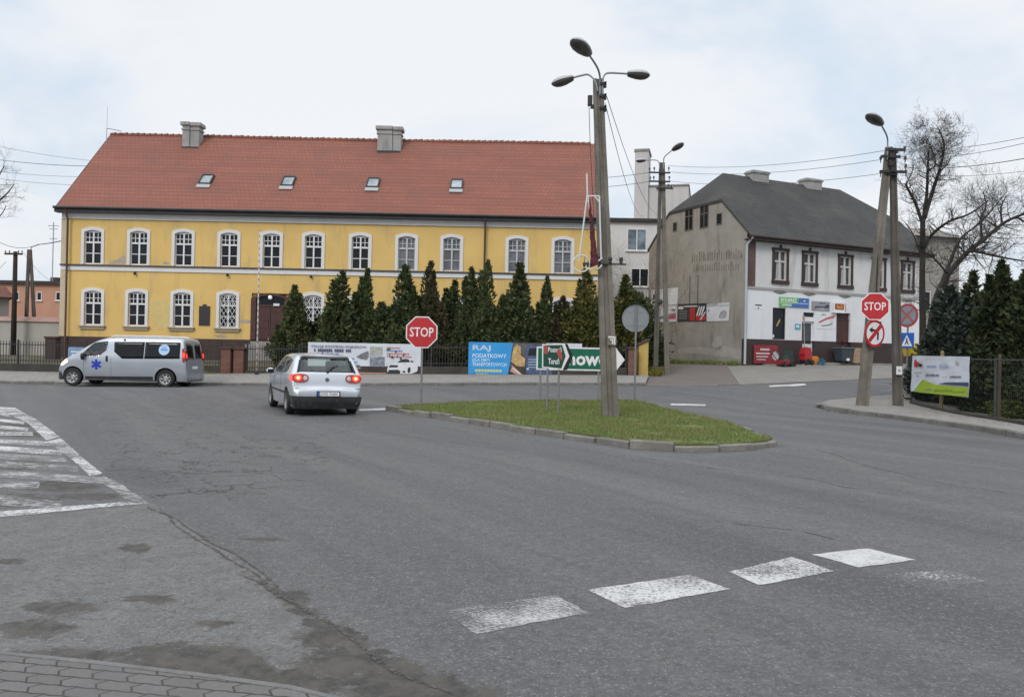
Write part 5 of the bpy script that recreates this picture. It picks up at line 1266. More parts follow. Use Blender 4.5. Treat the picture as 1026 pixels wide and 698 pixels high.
# small dark green arrow sign
g = gp(554, 412.5, .13); DS = g.y; s = E('direction_sign', 'small dark green arrow sign reading Poznań and Toruń with red tape, on two posts', 'road sign', g); q = LP(s, DS)
P = lambda px, py: (q(px, py).x, q(px, py).z)
mb = MB(); mb.slab([P(543, 368.2), P(563.5, 370.6), P(570.2, 356.4), P(565.6, 344.3), P(543.2, 344.6)], -.05, -.035); pl = mb.build('sign_plate', M_SWHITE, s)
mb = MB(); mb.slab([P(544.2, 367.0), P(562.3, 369.0), P(566.6, 356.6), P(563.2, 345.5), P(544.4, 345.8)], -.053, -.0505); mb.build('green_field', M_SDGREEN, pl)
mb = MB(); mb.slab([P(563.8, 370.8), P(568.2, 370.4), P(574.0, 356.8), P(568.3, 344.2), P(565.8, 344.2), P(570.5, 356.4)], -.052, -.036); mb.build('black_chevron', M_SBLACK, pl)
text('lettering', 'Poznań', P(549, 352)[0], P(562.5, 352)[0], P(556, 352.8)[1], P(556, 347.2)[1], -.0548, M_SWHITE, pl, bold=.02)
text('lettering', 'Toruń', P(549.3, 361)[0], P(560.3, 361)[0], P(555, 364.8)[1], P(555, 358.3)[1], -.0548, M_SWHITE, pl, bold=.02)
M_TAPE = flat('faded_red_tape', (.40, .075, .06), .5)
mb = MB(); mb.slab([P(544.8, 346), P(548.2, 346), P(548.4, 354.6), P(544.9, 354)], -.058, -.0555); mb.slab([P(558.3, 350.5), P(561.2, 349.3), P(563.3, 357), P(562.6, 361.5), P(557.4, 353.5)], -.058, -.0555); mb.build('tape', M_TAPE, pl)
for px, pb in ((548.3, 414.2), (559.6, 411.6)):
    post(s, P(px, 390)[0], -.25, P(px, 350)[1], .026, 0)
# round sign seen from behind
g = gp(638, 399.5, .13); s = E('round_sign', 'plain grey back of a round road sign right of the leaning lamp post', 'road sign', g); q = LP(s, g.y)
c = q(637, 319); R = 13.6/F*g.y
mb = MB(); mb.slab([(c.x+a, c.z+b) for a, b in ngon(R, 32)], .045, .058); pl = mb.build('sign_plate', M_SBACK, s)
mb = MB()
for k in range(32):
    a0, a1 = 2*pi*k/32, 2*pi*(k+1)/32; f_ = lambda r, a, y: (c.x+r*cos(a), y, c.z+r*sin(a))
    mb.hexa([f_(R*.97, a0, .025), f_(R, a0, .025), f_(R, a1, .025), f_(R*.97, a1, .025)], [f_(R*.97, a0, .044), f_(R, a0, .044), f_(R, a1, .044), f_(R*.97, a1, .044)])
for dz in (-.22, .22): mb.box(c.x-.28, c.x+.28, .033, .044, c.z+dz-.015, c.z+dz+.015)
mb.build('rim', M_SBACK, pl); post(s, c.x+.01, -.2, c.z+R*.9, .03, 0)
# signs clamped to the leaning leg
Y3 = D3-.22
s0 = pt(876.5, 307, Y3); s = E('stop_sign', 'red octagonal STOP sign clamped high on the leaning right-hand post above the no-left-turn sign', 'road sign', s0, radians(-8)); stop_face(s, 0, 0, -.03, 13.6/F*Y3/cos(pi/8))
mb = MB(); mb.box(-.2, .2, -.017, .03, -.03, .03); mb.build('clamp', M_GALV, s)
s0 = pt(876, 334, Y3); s = E('no_left_turn_sign', 'white round no-left-turn sign with red ring and slash below the STOP sign', 'road sign', s0, radians(24)); R = 13.6/F*Y3
b = disc(s, 'sign_plate', ngon(R, 36), 0, 0, -.02, -.008, M_RED); disc(b, 'white_field', ngon(R*.82, 36), 0, 0, -.023, -.0205, M_SWHITE)
mb = MB(); k = R*.01
mb.slab([(k*22, -k*48), (k*38, -k*48), (k*40, k*0), (k*34, k*18), (k*18, k*28), (-k*24, k*32), (-k*24, k*48), (-k*58, k*26), (-k*26, k*2), (-k*24, k*16), (k*12, k*12), (k*22, -k*2)], -.026, -.0235); mb.build('arrow', M_SBLACK, b)
a = R*.82; mb = MB(); d_ = .05
mb.slab([(-a*.72-d_*.7, -a*.66+d_*.7), (-a*.66+d_*.7, -a*.72-d_*.7), (a*.72+d_*.7, a*.66-d_*.7), (a*.66-d_*.7, a*.72+d_*.7)], -.029, -.0265); mb.build('slash', M_RED, b)
mb = MB(); mb.box(-.3, .3, -.007, .0, .33, .38); mb.build('clamp', M_GALV, s)
# no stopping + crossing signs on their own post
g = ground_pt(909, 28.2, .13); Yg = 28.2
s = E('no_stopping_sign', 'faded blue-grey round no-stopping sign with red ring, turned aside, beside the A-shaped post', 'road sign', g, radians(-60)); c = pt(909.5, 316, Yg)-g; R = 11.8/F*Yg
M_FBLUE = M('faded_sign_blue', (.21, .25, .30), .5, .15, 6, 30, 0.)
b = disc(s, 'sign_plate', ngon(R, 32), 0, c.z, -.05, -.038, flat('faded_sign_red', (.36, .05, .05), .5)); disc(b, 'blue_field', ngon(R*.8, 32), 0, c.z, -.053, -.0505, M_FBLUE)
mb = MB(); w_ = .045
for a_ in (pi/4, -pi/4):
    d2 = Vector((cos(a_), sin(a_)))*R*.8; n2 = Vector((-sin(a_), cos(a_)))*w_
    mb.slab([(p.x, c.z+p.y) for p in (-d2-n2, d2-n2, d2+n2, -d2+n2)], -.056-(.002 if a_ < 0 else 0), -.0535)
mb.build('cross', flat('faded_red', (.36, .11, .10), .5), b)
post(s, 0, -.2, c.z+R*.7, .03, 0)
zc = (pt(909.5, 341, Yg)-g).z
s2 = E('crossing_sign', 'small square blue pedestrian crossing sign with white triangle under the no-stopping sign', 'road sign', g+Vector((0, 0, zc)), radians(-56))
b = disc(s2, 'sign_plate', [(-.26, -.27), (.26, -.27), (.26, .27), (-.26, .27)], 0, 0, -.05, -.04, M_SBLUE)
disc(b, 'triangle', [(-.2, -.2), (.2, -.2), (0, .2)], 0, 0, -.053, -.0505, M_SWHITE)
mb = MB(); mb.lathe([(0, 0), (.028, 0), (.028, .003), (0, .003)], Matrix.Translation((.0, -.0535, .06)) @ Matrix.Rotation(pi/2, 4, 'X'), 10); mb.slab([(-.02, .03), (.025, .03), (.035, -.05), (.08, -.15), (.05, -.15), (.0, -.07), (-.05, -.15), (-.08, -.15), (-.03, -.05)], -.0565, -.0535); mb.build('pedestrian_symbol', M_SBLACK, b)
mb = MB(); mb.box(-.06, .06, -.039, .03, -.02, .02); mb.build('clamp', M_GALV, s2)
# ------------------------------------------------------------------ banners on the fence
def banner(label, px0, px1, pyt, pyb, Y, mat, cat='banner', wav=.02, name='banner', rz=0., poly=None):
    """cloth banner: an empty at its lower left corner; local x to the right, z up"""
    o = pt(px0, pyb, Y); W_ = pt(px1, pyb, Y).x-o.x; H_ = pt((px0+px1)/2, pyt, Y).z-pt((px0+px1)/2, pyb, Y).z
    r = E(name, label, cat, o, rz)
    mb = MB(); n = 24; m_ = 6; g = []
    for j in range(m_+1): g.append([mb.v((W_*i/n, wav*mnoise.noise((i*.35, j*.4, px0*.1)), H_*j/m_)) for i in range(n+1)])
    for j in range(m_):
        for i in range(n): mb.bm.faces.new((g[j][i], g[j][i+1], g[j+1][i+1], g[j+1][i]))
    geo = bmesh.ops.extrude_face_region(mb.bm, geom=mb.bm.faces[:])
    for v in geo['geom']:
        if isinstance(v, bmesh.types.BMVert): v.co.y += .006
    c = mb.build('cloth', mat, r)
    return r, c, W_, H_
YF = FY+.2-.1
def bslab(parent, name, polys, y, mat, th=.002):
    mb = MB()
    for p in polys: mb.slab(p, y-th, y)
    return mb.build(name, mat, parent)
def R4(x0, x1, z0, z1): return [(x0, z0), (x1, z0), (x1, z1), (x0, z1)]
M_BWHITE = M('banner_vinyl', (.60, .625, .68), .5, .06, 1.2, 14, 0.); M_BBLUE = M('blue_banner_vinyl', (.035, .30, .66), .5, .12, .9, 12, 0.)
M_INK = flat('dark_blue_ink', (.05, .07, .13), .6); M_INKB = flat('blue_ink', (.12, .25, .50), .6); M_ORANGE = flat('orange_print', (.62, .26, .16), .6); M_LORANGE = flat('salmon_print', (.55, .20, .18), .6)
r, c, W_, H_ = banner('long pale banner with a white car and vehicle inspection lettering, right of the silver hatchback', 308, 421.2, 342.6, 376.6, YF, M_BWHITE)
y = -.024
text('lettering', 'STACJA KONTROLI POJAZDÓW', .03*W_, .52*W_, .83*H_, .93*H_, y, M_INK, c, bold=.01)
bslab(c, 'lettering', [R4((.055+.0165*i)*W_, (.055+.0165*i+.012)*W_, .725*H_, .815*H_) for i in range(20) if i not in (1, 10, 16)], y, M_INK)
bslab(c, 'lettering', [R4((.06+.014*i)*W_, (.06+.014*i+.010)*W_, .61*H_, (.66+.02*(i % 3))*H_) for i in range(16) if i != 1], y, M_INKB)
for zz, a, b in ((.52, .26, .41), (.42, .28, .44), (.33, .30, .46), (.25, .36, .47)): bslab(c, 'lettering', [R4(a*W_, b*W_, zz*H_, (zz+.035)*H_)], y, M_INKB if zz > .3 else M_LORANGE)
bslab(c, 'orange_band', [R4(.28*W_, .70*W_, .035*H_, .14*H_)], y, M_ORANGE)
bslab(c, 'photo_panel', [R4(.55*W_, .68*W_, .32*H_, .61*H_)], y, M('workshop_photo', (.22, .24, .30), .6, .5, 6, 14, 0., dirt=(.55, .5, .5), dirt_amt=.9))
bslab(c, 'photo_panel', [R4(.55*W_, .66*W_, .65*H_, .9*H_)], y, M('tyre_photo', (.40, .40, .36), .6, .3, 5, 16, 0., dirt=(.15, .15, .14), dirt_amt=.9))
bslab(c, 'photo_panel', [[(.43*W_, .60*H_), (.46*W_, .55*H_), (.52*W_, .52*H_), (.54*W_, .62*H_), (.535*W_, .78*H_), (.48*W_, .70*H_)]], y, M('engine_photo', (.17, .17, .19), .6, .4, 8, 20, 0., dirt=(.5, .5, .5), dirt_amt=.8))
for k, (a, b) in enumerate(((.70, .82), (.70, .84), (.70, .90), (.70, .93))): bslab(c, 'lettering', [R4((a+.02*i)*W_, (a+.02*i+.015)*W_, (.86-.085*k)*H_, (.86-.085*k+.04)*H_) for i in range(int((b-a)/.02))], y, M_LORANGE if k != 1 else M_INKB)
# the white car printed on it
def C(pts): return [((.705+.27*a)*W_, (.09+.50*b)*H_) for a, b in pts]
bslab(c, 'car_print', [C([(.02, .05), (.1, .0), (.62, .02), (.95, .12), (1.0, .3), (1.0, .62), (.9, .72), (.82, .92), (.62, 1.0), (.42, .95), (.27, .7), (.05, .58), (0, .3)])], y, M('printed_car_white', (.66, .67, .70), .5, .05))
bslab(c, 'car_print_detail', [C([(.32, .72), (.46, .92), (.62, .96), (.72, .90), (.74, .75)]), C([(.77, .75), (.76, .88), (.84, .83), (.87, .75)]), C([(.05, .42), (.34, .44), (.36, .56), (.1, .57)]), C([(.0, .06), (.42, .05), (.44, .22), (.36, .30), (.06, .28)]), C([(.50, .14), (.60, .14), (.6, .24), (.52, .24)]), C([(.70, .12), (.76, .16), (.77, .42), (.72, .48), (.67, .36), (.67, .18)]), C([(.44, .02), (.8, .08), (.98, .22), (.98, .16), (.8, .02)])], y-.003, M('printed_car_black', (.035, .035, .045), .5, .1))
# blue banner
r, c, W_, H_ = banner('bright blue banner reading RAJ PODATKOWY with a printed truck', 469, 553.5, 342.4, 378.6, YF, M('truck_photo', (.10, .095, .11), .6, .45, 2.5, 14, 0., dirt=(.22, .20, .18), dirt_amt=.6))
y = -.024; k = W_/84.5; Z = lambda py: (378.6-py)/36.2*H_; X = lambda px: (px-469)*k
bslab(c, 'blue_panel', [[(0, 0), (X(508.3), Z(378.6)), (X(513.3), Z(342.6)), (0, H_)]], y, M_BBLUE)
M_PALEB = flat('pale_print', (.62, .74, .80), .6); M_YELP = flat('yellow_print', (.62, .60, .20), .6)
text('lettering', 'RAJ', X(473), X(491), Z(352), Z(345.4), y-.004, M_BWHITE, c, bold=.012)
text('lettering', 'PODATKOWY', X(473), X(507), Z(358), Z(353.9), y-.004, M_PALEB, c, bold=.012)
text('lettering', 'DLA FIRM', X(473), X(490), Z(361.7), Z(358.9), y-.004, M_PALEB, c, bold=.008)
text('lettering', 'TRANSPORTOWYCH', X(473), X(507), Z(366.3), Z(362.7), y-.004, M_PALEB, c, bold=.008)
bslab(c, 'lettering', [R4(X(476+3*i), X(476+3*i+2.4), Z(372), Z(369.6)) for i in range(9)], y-.004, M_YELP); bslab(c, 'lettering', [R4(X(477+3*i), X(477+3*i+2.2), Z(375.6), Z(373.6)) for i in range(4)], y-.004, M_YELP)
bslab(c, 'road_print', [[(X(511), Z(371)), (X(513), Z(365)), (X(527), Z(377)), (X(525.5), Z(378))]], y, M('printed_hand', (.52, .25, .18), .6, .2))
bslab(c, 'white_line_print', [[(X(513), Z(368)), (X(513.8), Z(367)), (X(527), Z(377.3)), (X(525.8), Z(378))]], y-.003, M_BWHITE)
bslab(c, 'crop_print', [[(X(511.5), Z(361)), (X(514), Z(347)), (X(517), Z(344)), (X(521), Z(346)), (X(521.5), Z(355)), (X(526), Z(358)), (X(525), Z(366)), (X(518), Z(366))]], y, M('straw_print', (.52, .35, .15), .6, .35, 7, 20, 0.))
bslab(c, 'truck_print', [[(X(527), Z(373)), (X(526.5), Z(347)), (X(531), Z(344.5)), (X(553), Z(344)), (X(553), Z(375))]], y, M('truck_cab_print', (.07, .11, .21), .5, .3, 4, 14, 0.))
bslab(c, 'truck_window_print', [[(X(528.5), Z(355)), (X(529.5), Z(348)), (X(538), Z(347)), (X(538), Z(355))]], y-.003, M_SBLACK)
bslab(c, 'truck_grille_print', [R4(X(529), X(538), Z(359.0+2.6*i), Z(358.6+2.6*i)) for i in range(4)]+[R4(X(527.5), X(529.5), Z(369), Z(367.6))], y-.003, M_PALEB)
# white banner behind the green arrow sign
r, c, W_, H_ = banner('plain white banner mostly hidden behind the green arrow signs', 546.5, 582.5, 343.5, 378.8, YF+.02, M_BWHITE)
bslab(c, 'lettering', [R4((.42+.045*i)*W_, (.42+.045*i+.032)*W_, .07*H_, (.11+.015*(i % 3))*H_) for i in range(11)], -.024, M_INKB)
bslab(c, 'dark_panel', [R4(.0, .98*W_, .25*H_, .86*H_)], -.022, M('dark_print', (.08, .10, .14), .6, .4))
# little blue-grey banner left of the van
r, c, W_, H_ = banner('small pale blue sign on the fence just above the bonnet of the van', 68, 83.5, 347.5, 363, FY-.06, M('pale_blue_sign', (.20, .29, .42), .5, .1), name='fence_sign', cat='sign')
bslab(c, 'print', [R4(.2*W_, .8*W_, .66*H_, .74*H_), R4(.25*W_, .7*W_, .5*H_, .56*H_), R4(.25*W_, .75*W_, .36*H_, .42*H_)], -.02, M_PALEB)
# banner on the garden fence at right
fa, fb = Vector((*FENCE[0], h(*FENCE[0])+.1)), Vector((*FENCE[1], h(*FENCE[1])+.1)); ang = math.atan2(fb.y-fa.y, fb.x-fa.x)
def fpt(px, py, off=-.08):
    """point on the garden fence plane (shifted towards the road)"""
    d2 = Vector((cos(ang), sin(ang))); n2 = Vector((-d2.y, d2.x)); d = ray(px, py); o = Vector((fa.x, fa.y))+n2*off
    t = o.dot(n2)/Vector((d.x, d.y)).dot(n2); P = CAM+d*t; return P
def fl(px, py): P = fpt(px, py); return ((P-o_).xy.dot(Vector((cos(ang), sin(ang)))), P.z-o_.z)
o_ = fpt(912.5, 392.5)
r = E('banner', 'white and lime green banner with a red logo hung on the garden fence at right', 'banner', o_, ang)
M_BW2 = M('white_banner_vinyl', (.60, .63, .70), .5, .05, 1.2, 12, 0.)
mb = MB(); n, m_ = 16, 8; TL, TR, BL, BR = [Vector((*fl(*p), 0)) for p in ((914.2, 356.2), (971.5, 357.2), (912.5, 391.8), (970.2, 398))]; g = []
for j in range(m_+1):
    row = []
    for i in range(n+1):
        p = BL.lerp(BR, i/n).lerp(TL.lerp(TR, i/n), j/m_); row.append(mb.v((p.x, .02*mnoise.noise((i*.4, j*.5, 2)), p.y)))
    g.append(row)
for j in range(m_):
    for i in range(n): mb.bm.faces.new((g[j][i], g[j][i+1], g[j+1][i+1], g[j+1][i]))
geo = bmesh.ops.extrude_face_region(mb.bm, geom=mb.bm.faces[:])
for v in geo['geom']:
    if isinstance(v, bmesh.types.BMVert): v.co.y += .006
c = mb.build('cloth', M_BW2, r); y = -.024
M_LIME = M('lime_print', (.33, .46, .04), .5, .12, 2, 12, 0.); L_ = lambda *p: [fl(*q_) for q_ in p]
bslab(c, 'lime_shape', [L_((921.5, 393), (916.5, 391.5), (924.7, 379.9), (938, 385.2), (971, 388.2), (970.2, 397.3), (945, 395.2))], y, M_LIME)
bslab(c, 'grey_swoosh', [L_((914, 390.8), (923.5, 379.3), (925.5, 379.3), (916.2, 391.5))], y-.003, M_PALEB)
bslab(c, 'navy_band', [L_((941, 384.4), (948, 383), (971.2, 383), (971.2, 386.8), (955, 385.6))], y, M_INK)
bslab(c, 'red_logo', [L_((916.5, 367), (917, 361), (918.5, 359.7), (919, 362), (920.5, 363), (920, 367.6)), L_((920.8, 362), (922, 363.2), (921, 364.4))], y, M_RED)
bslab(c, 'logo_lettering', [L_((921, 367), (924.5, 367), (924.5, 364.6), (921, 364.4))], y, M_SBLACK)
def bars(px0, px1, py, hpx, n_, mat, nm='lettering'):
    rr = random.Random(int(px0*7+py)); P_ = []
    w_ = (px1-px0)/n_
    for i in range(n_):
        a = px0+w_*i; hh = hpx*rr.uniform(.6, 1); P_.append(L_((a, py), (a+w_*.7, py), (a+w_*.7, py-hh), (a, py-hh)))
    bslab(c, nm, P_, y-.002, mat)
bars(929.5, 939, 367.6, 1.7, 6, M_INKB); bars(942, 952, 368, 3.5, 4, flat('pale_lilac_ink', (.40, .46, .60), .6)); bars(917, 924, 373.7, 1.2, 6, M_GALV); bars(918.5, 922, 377, 1.2, 3, M_GALV)
M_GRAYINK = flat('grey_ink', (.13, .13, .16), .6)
bars(928, 942, 376.8, 2.6, 8, M_GRAYINK); bars(945, 950, 377, 2.2, 3, M_PALEB); bars(952.5, 964, 378.4, 2.6, 6, M_GRAYINK); bars(937, 955, 392.5, 2.4, 9, flat('dark_lime_ink', (.14, .22, .03), .6)); bars(955.5, 968, 393.7, 2.4, 6, flat('dark_lime_ink', (.14, .22, .03), .6)); bars(928, 936, 391.3, 2.2, 3, M_GALV)
bslab(c, 'star_mark', [L_((957.5, 363), (959.3, 361.3), (961.3, 363.2), (960, 366))], y, flat('olive_print', (.40, .42, .25), .6))
# ------------------------------------------------------------------ garden fence at right
gf = E('garden_fence', 'dark steel wire fence with a top rail along the right-hand pavement', 'fence', fa, ang)
lf = lambda P: ((Vector(P)-fa).xy.dot(Vector((cos(ang), sin(ang)))), Vector(P).z-fa.z)
FL = (Vector(F_END)-fa.xy).length
M_FST = flat('fence_steel', (.04, .048, .045), .6, .2); 
def fzl(x): w = fa.xy+Vector((cos(ang), sin(ang)))*x; return h(w.x, w.y)+.1-fa.z
xsP = [0., lf(fpt(997, 400, 0))[0], lf(fpt(1046, 400, 0))[0], FL*.8, FL]; ht = 1.62
for x in xsP: mb = MB(); mb.tube([(x, 0, fzl(x)-.3), (x, 0, fzl(x)+ht+.02)], .032, 8); mb.build('post', M_FST, gf)
mb = MB()
n = 20
for k in range(n): a, b = FL*k/n, FL*(k+1)/n; mb.tube([(a, 0, fzl(a)+ht-.03), (b, 0, fzl(b)+ht-.03)], .022, 6)
mb.build('top_rail', M_FST, gf)
mb = MB()
for x in rng(.05, FL, .085): mb.tube([(x, 0, fzl(x)+.1), (x, 0, fzl(x)+ht-.05)], .0022, 3)
for z_ in rng(.12, ht-.05, .17): mb.tube([(0, .004, fzl(0)+z_), (FL, .004, fzl(FL)+z_)], .0022, 3)
mb.build('mesh_panel', M_FST, gf)
mb = MB()
for k in range(n): a, b = FL*k/n, FL*(k+1)/n; mb.hexa([(a, -.06, fzl(a)-.3), (b, -.06, fzl(b)-.3), (b, .06, fzl(b)-.3), (a, .06, fzl(a)-.3)], [(a, -.06, fzl(a)+.09), (b, -.06, fzl(b)+.09), (b, .06, fzl(b)+.09), (a, .06, fzl(a)+.09)])
mb.build('base_strip', M_BASEW, gf)
def stake(px, pyt, pyb, off, rad, mat, label, name='wooden_stake'):
    P = fpt(px, pyb, off); g = Vector((P.x, P.y, h(P.x, P.y)+.1)); T = fpt(px, pyt, off); s = E(name, label, 'stake', g)
    mb = MB(); mb.tube([(0, 0, -.2), (.0, 0, (T.z-g.z)*.6), (.01, 0, T.z-g.z)], [rad, rad, rad*.9], 7); mb.build('shaft', mat, s); mb = MB(); mb.lathe([(0, .06), (rad*.6, .04), (rad*.95, 0)], Matrix.Translation((.01, 0, T.z-g.z)), 7); mb.build('tip', mat, s)
stake(943, 353, 407, .12, .06, M('pale_wood', (.24, .20, .11), .85, .2), 'pale wooden stake behind the white and green banner')
stake(1000.5, 357, 419, .14, .045, M('brown_wood_stake', (.085, .065, .045), .9, .2), 'brown wooden stake next to the steel post of the right-hand fence')
# ------------------------------------------------------------------ shop signs and goods
def house_sign(label, px0, px1, pyt, pyb, mat, th=.04, name='shop_sign', cat='sign'):
    a, z0 = hz(px0, pyb); b, z1 = hz(px1, (pyt)); z0 = (hz(px0, pyb)[1]+hz(px1, pyb)[1])/2; z1 = (hz(px0, pyt)[1]+hz(px1, pyt)[1])/2
    P = P0+HU*a-HV*.006; r = E(name, label, cat, (P.x, P.y, zb+z0), radians(25))
    mb = MB(); mb.box(0, b-a, -th, 0, 0, z1-z0); return r, mb.build('board', mat, r), b-a, z1-z0
r, bd, W_, H_ = house_sign('green and blue shop sign reading ROLMASZ above the dark shop window', 780.2, 810, 298.2, 307.8, flat('sign_panel_green', (.13, .42, .11), .5))
bslab(bd, 'blue_part', [[(.36*W_, 0), (W_, 0), (W_, H_), (.66*W_, H_), (.62*W_, .45*H_), (.40*W_, .36*H_)]], -.0405, flat('sign_panel_blue', (.06, .15, .42), .5)); bslab(bd, 'divider', [R4(.0, .98*W_, .40*H_, .45*H_)], -.043, M_SWHITE)
text('lettering', 'ROLMASZ', .05*W_, .58*W_, .54*H_, .9*H_, -.0455, M_SWHITE, bd, bold=.03); bslab(bd, 'emblem', [[(.80*W_, .7*H_), (.84*W_, .8*H_), (.88*W_, .72*H_), (.86*W_, .62*H_)]], -.0455, M_PALEB)
bslab(bd, 'lettering', [R4((.1+.04*i)*W_, (.1+.04*i+.03)*W_, .12*H_, .26*H_) for i in range(8)], -.043, M_PALEB)
r, bd, W_, H_ = house_sign('grey shop sign with a dark swoosh between the green sign and the red box sign', 813, 830.8, 302, 311, M('grey_sign_panel', (.30, .29, .31), .5, .25, 2, 9, 0.))
bslab(bd, 'swoosh', [[(.1*W_, .2*H_), (.6*W_, .35*H_), (.78*W_, .25*H_), (.95*W_, .3*H_), (.98*W_, .6*H_), (.85*W_, .75*H_), (.7*W_, .5*H_), (.2*W_, .45*H_)]], -.0405, M_INK)
bslab(bd, 'lettering', [R4((.45+.06*i)*W_, (.45+.06*i+.045)*W_, .74*H_, .86*H_) for i in range(5)], -.0405, M_INK)
r, bd, W_, H_ = house_sign('white box sign with a dark red and orange panel over the brown door', 833, 845.5, 302.8, 313.6, M_SWHITE, .16)
bslab(bd, 'red_panel', [R4(.1*W_, .82*W_, .28*H_, .86*H_)], -.1605, flat('sign_dark_red', (.22, .04, .02), .5)); bslab(bd, 'orange_border', [R4(.14*W_, .78*W_, .3*H_, .36*H_), R4(.14*W_, .78*W_, .78*H_, .84*H_)], -.163, flat('sign_orange', (.6, .25, .05), .5))
text('lettering', '4x5', .2*W_, .72*W_, .42*H_, .74*H_, -.163, flat('sign_amber', (.62, .36, .12), .5), bd, bold=.03)
bslab(bd, 'red_edge', [R4(.9*W_, .98*W_, .12*H_, .9*H_)], -.1605, M_LORANGE)
r, bd, W_, H_ = house_sign('small light blue plate on the white wall left of the shop door', 796.3, 802, 324.4, 330, flat('light_blue_plate', (.10, .33, .50), .5), .02)
bslab(bd, 'print', [R4(.2*W_, .7*W_, .35*H_, .75*H_)], -.0205, M_SWHITE)
r, bd, W_, H_ = house_sign('small white notice with black print near the left corner of the shop wall', 756, 763.5, 304, 309.5, M_SWHITE, .01, 'notice'); bslab(bd, 'print', [R4(.05*W_, .95*W_, .55*H_, .85*H_), R4(.4*W_, .6*W_, .1*H_, .35*H_)], -.0105, M_GRAYINK)
# red ribbon lettering painted on the wall (flat decal)
r, bd, W_, H_ = house_sign('white panel with a faded red ribbon and grey lettering beside the brown door', 818.5, 837.3, 313.8, 329.5, M_WHL, .01, 'painted_panel')
M_RIB = flat('faded_ribbon_red', (.48, .13, .15), .6)
bslab(bd, 'ribbon', [[(.05*W_, .42*H_), (.12*W_, .35*H_), (.5*W_, .58*H_), (.9*W_, .72*H_), (.98*W_, .9*H_), (.82*W_, .86*H_), (.45*W_, .70*H_)]], -.0105, M_RIB); bslab(bd, 'script', [[(.18*W_, .22*H_), (.3*W_, .14*H_), (.6*W_, .3*H_), (.85*W_, .45*H_), (.8*W_, .3*H_), (.55*W_, .18*H_)], [(.2*W_, .85*H_), (.28*W_, .98*H_), (.32*W_, .85*H_), (.42*W_, .98*H_), (.46*W_, .88*H_), (.38*W_, .86*H_)]], -.0105, M_GALV)
# posters pasted on the grey gable
def poster(label, q, mat):
    (v0, z0) = gz(*q[3]); L0 = [(v0-gz(*p)[0], gz(*p)[1]-z0) for p in q]
    P = P0+HV*v0-HU*.004; r = E('poster', label, 'poster', (P.x, P.y, zb+z0), radians(25-90))
    mb = MB(); mb.slab(L0, -.02, 0); c = mb.build('sheet', mat, r)
    TL, TR, BR, BL = [Vector(p) for p in L0]
    def U(a, b): p = BL.lerp(BR, a).lerp(TL.lerp(TR, a), b); return (p.x, p.y)
    return c, lambda x0, x1, y0, y1: [U(x0, y0), U(x1, y0), U(x1, y1), U(x0, y1)], U
M_PWHITE = M('weathered_poster', (.62, .63, .66), .7, .08, 1.5, 10, 0., dirt=(.42, .42, .44), dirt_amt=.5)
c, Q, U = poster('tall white poster with dark smudges behind the slim twin post, leftmost on the grey gable', [(653, 290.6), (679.6, 288), (678, 322.3), (651.6, 323)], M_PWHITE)
bslab(c, 'print', [Q(.08, .2, .70, .86), Q(.06, .22, .58, .66), Q(.12, .2, .9, .95)], -.0205, M('poster_grey_print', (.12, .12, .12), .7, .5, 6, 20, 0.))
bslab(c, 'print', [Q(.0, 1., .485, .5)], -.0205, M_SBLACK); bslab(c, 'lettering', [Q(.06, .2, .24+.07*i, .285+.07*i) for i in range(3)]+[Q(.8, .92, .32, .38)], -.0205, M_GRAYINK)
bslab(c, 'band', [Q(.0, .72, .10, .19)], -.0205, flat('poster_violet', (.22, .22, .33), .7)); bslab(c, 'band', [Q(.72, .98, .08, .24)], -.0205, flat('poster_pink', (.45, .12, .17), .7, .3))
bslab(c, 'lettering', [Q(.62, .9, .55+.09*i, .57+.09*i) for i in range(4)], -.0205, M_PALEB)
c, Q, U = poster('dark poster with a red panel and white diagonal stripes in the middle of the gable', [(679.6, 304.6), (708, 303.6), (708, 321.8), (679, 322.2)], flat('poster_black', (.045, .042, .045), .6, .3))
bslab(c, 'red_panel', [Q(.44, .62, .05, .78)], -.0205, flat('poster_red', (.42, .03, .035), .6)); bslab(c, 'red_panel', [[U(.66, .05), U(.98, .05), U(.98, .3), U(.8, .45), U(.66, .3)]], -.0205, flat('poster_red2', (.40, .04, .045), .6))
bslab(c, 'stripe', [[U(.66+.08*i, .30+.02*i), U(.70+.08*i, .30+.02*i), U(.80+.08*i, .82), U(.75+.08*i, .84)] for i in range(3)]+[[U(.78, .08), U(.82, .08), U(.99, .5), U(.97, .55)]], -.023, M_PWHITE)
bslab(c, 'lettering', [Q(.02, .20, .70, .86), Q(.22, .70, .82, .88)], -.0205, M_PWHITE); bslab(c, 'lettering', [Q(.06, .34, .16+.13*i, .21+.13*i) for i in range(4)], -.0205, flat('poster_grey', (.22, .22, .23), .6))
c, Q, U = poster('pale square poster with a grey sketch, rightmost on the grey gable beside the dark one', [(708.3, 305), (731, 302.8), (730.3, 321.4), (708.3, 322)], M_PWHITE)
bslab(c, 'sketch', [[U(.55, .22), U(.62, .5), U(.8, .62), U(.93, .45), U(.9, .2), U(.7, .12)]], -.0205, M('sketch_grey', (.38, .38, .42), .7, .35, 5, 18, 0.)); bslab(c, 'band', [Q(0, .52, .86, 1.)], -.0205, flat('poster_haze', (.36, .36, .40), .7)); bslab(c, 'band', [Q(.56, .98, .8, .93)], -.0205, flat('poster_tealgrey', (.40, .47, .48), .7, .3))
bslab(c, 'lettering', [Q(.07, .12, .58, .68)], -.0205, M_GRAYINK)
def at_house(u, out, z=0.): P = P0+HU*u-HV*out; return Vector((P.x, P.y, zb+z))
def stand(label, cat, name, px, out, zz, rz=25): u = hz(px, 350)[0]; return E(name, label, cat, at_house(u, out, zz), radians(rz))
gz0 = -.03
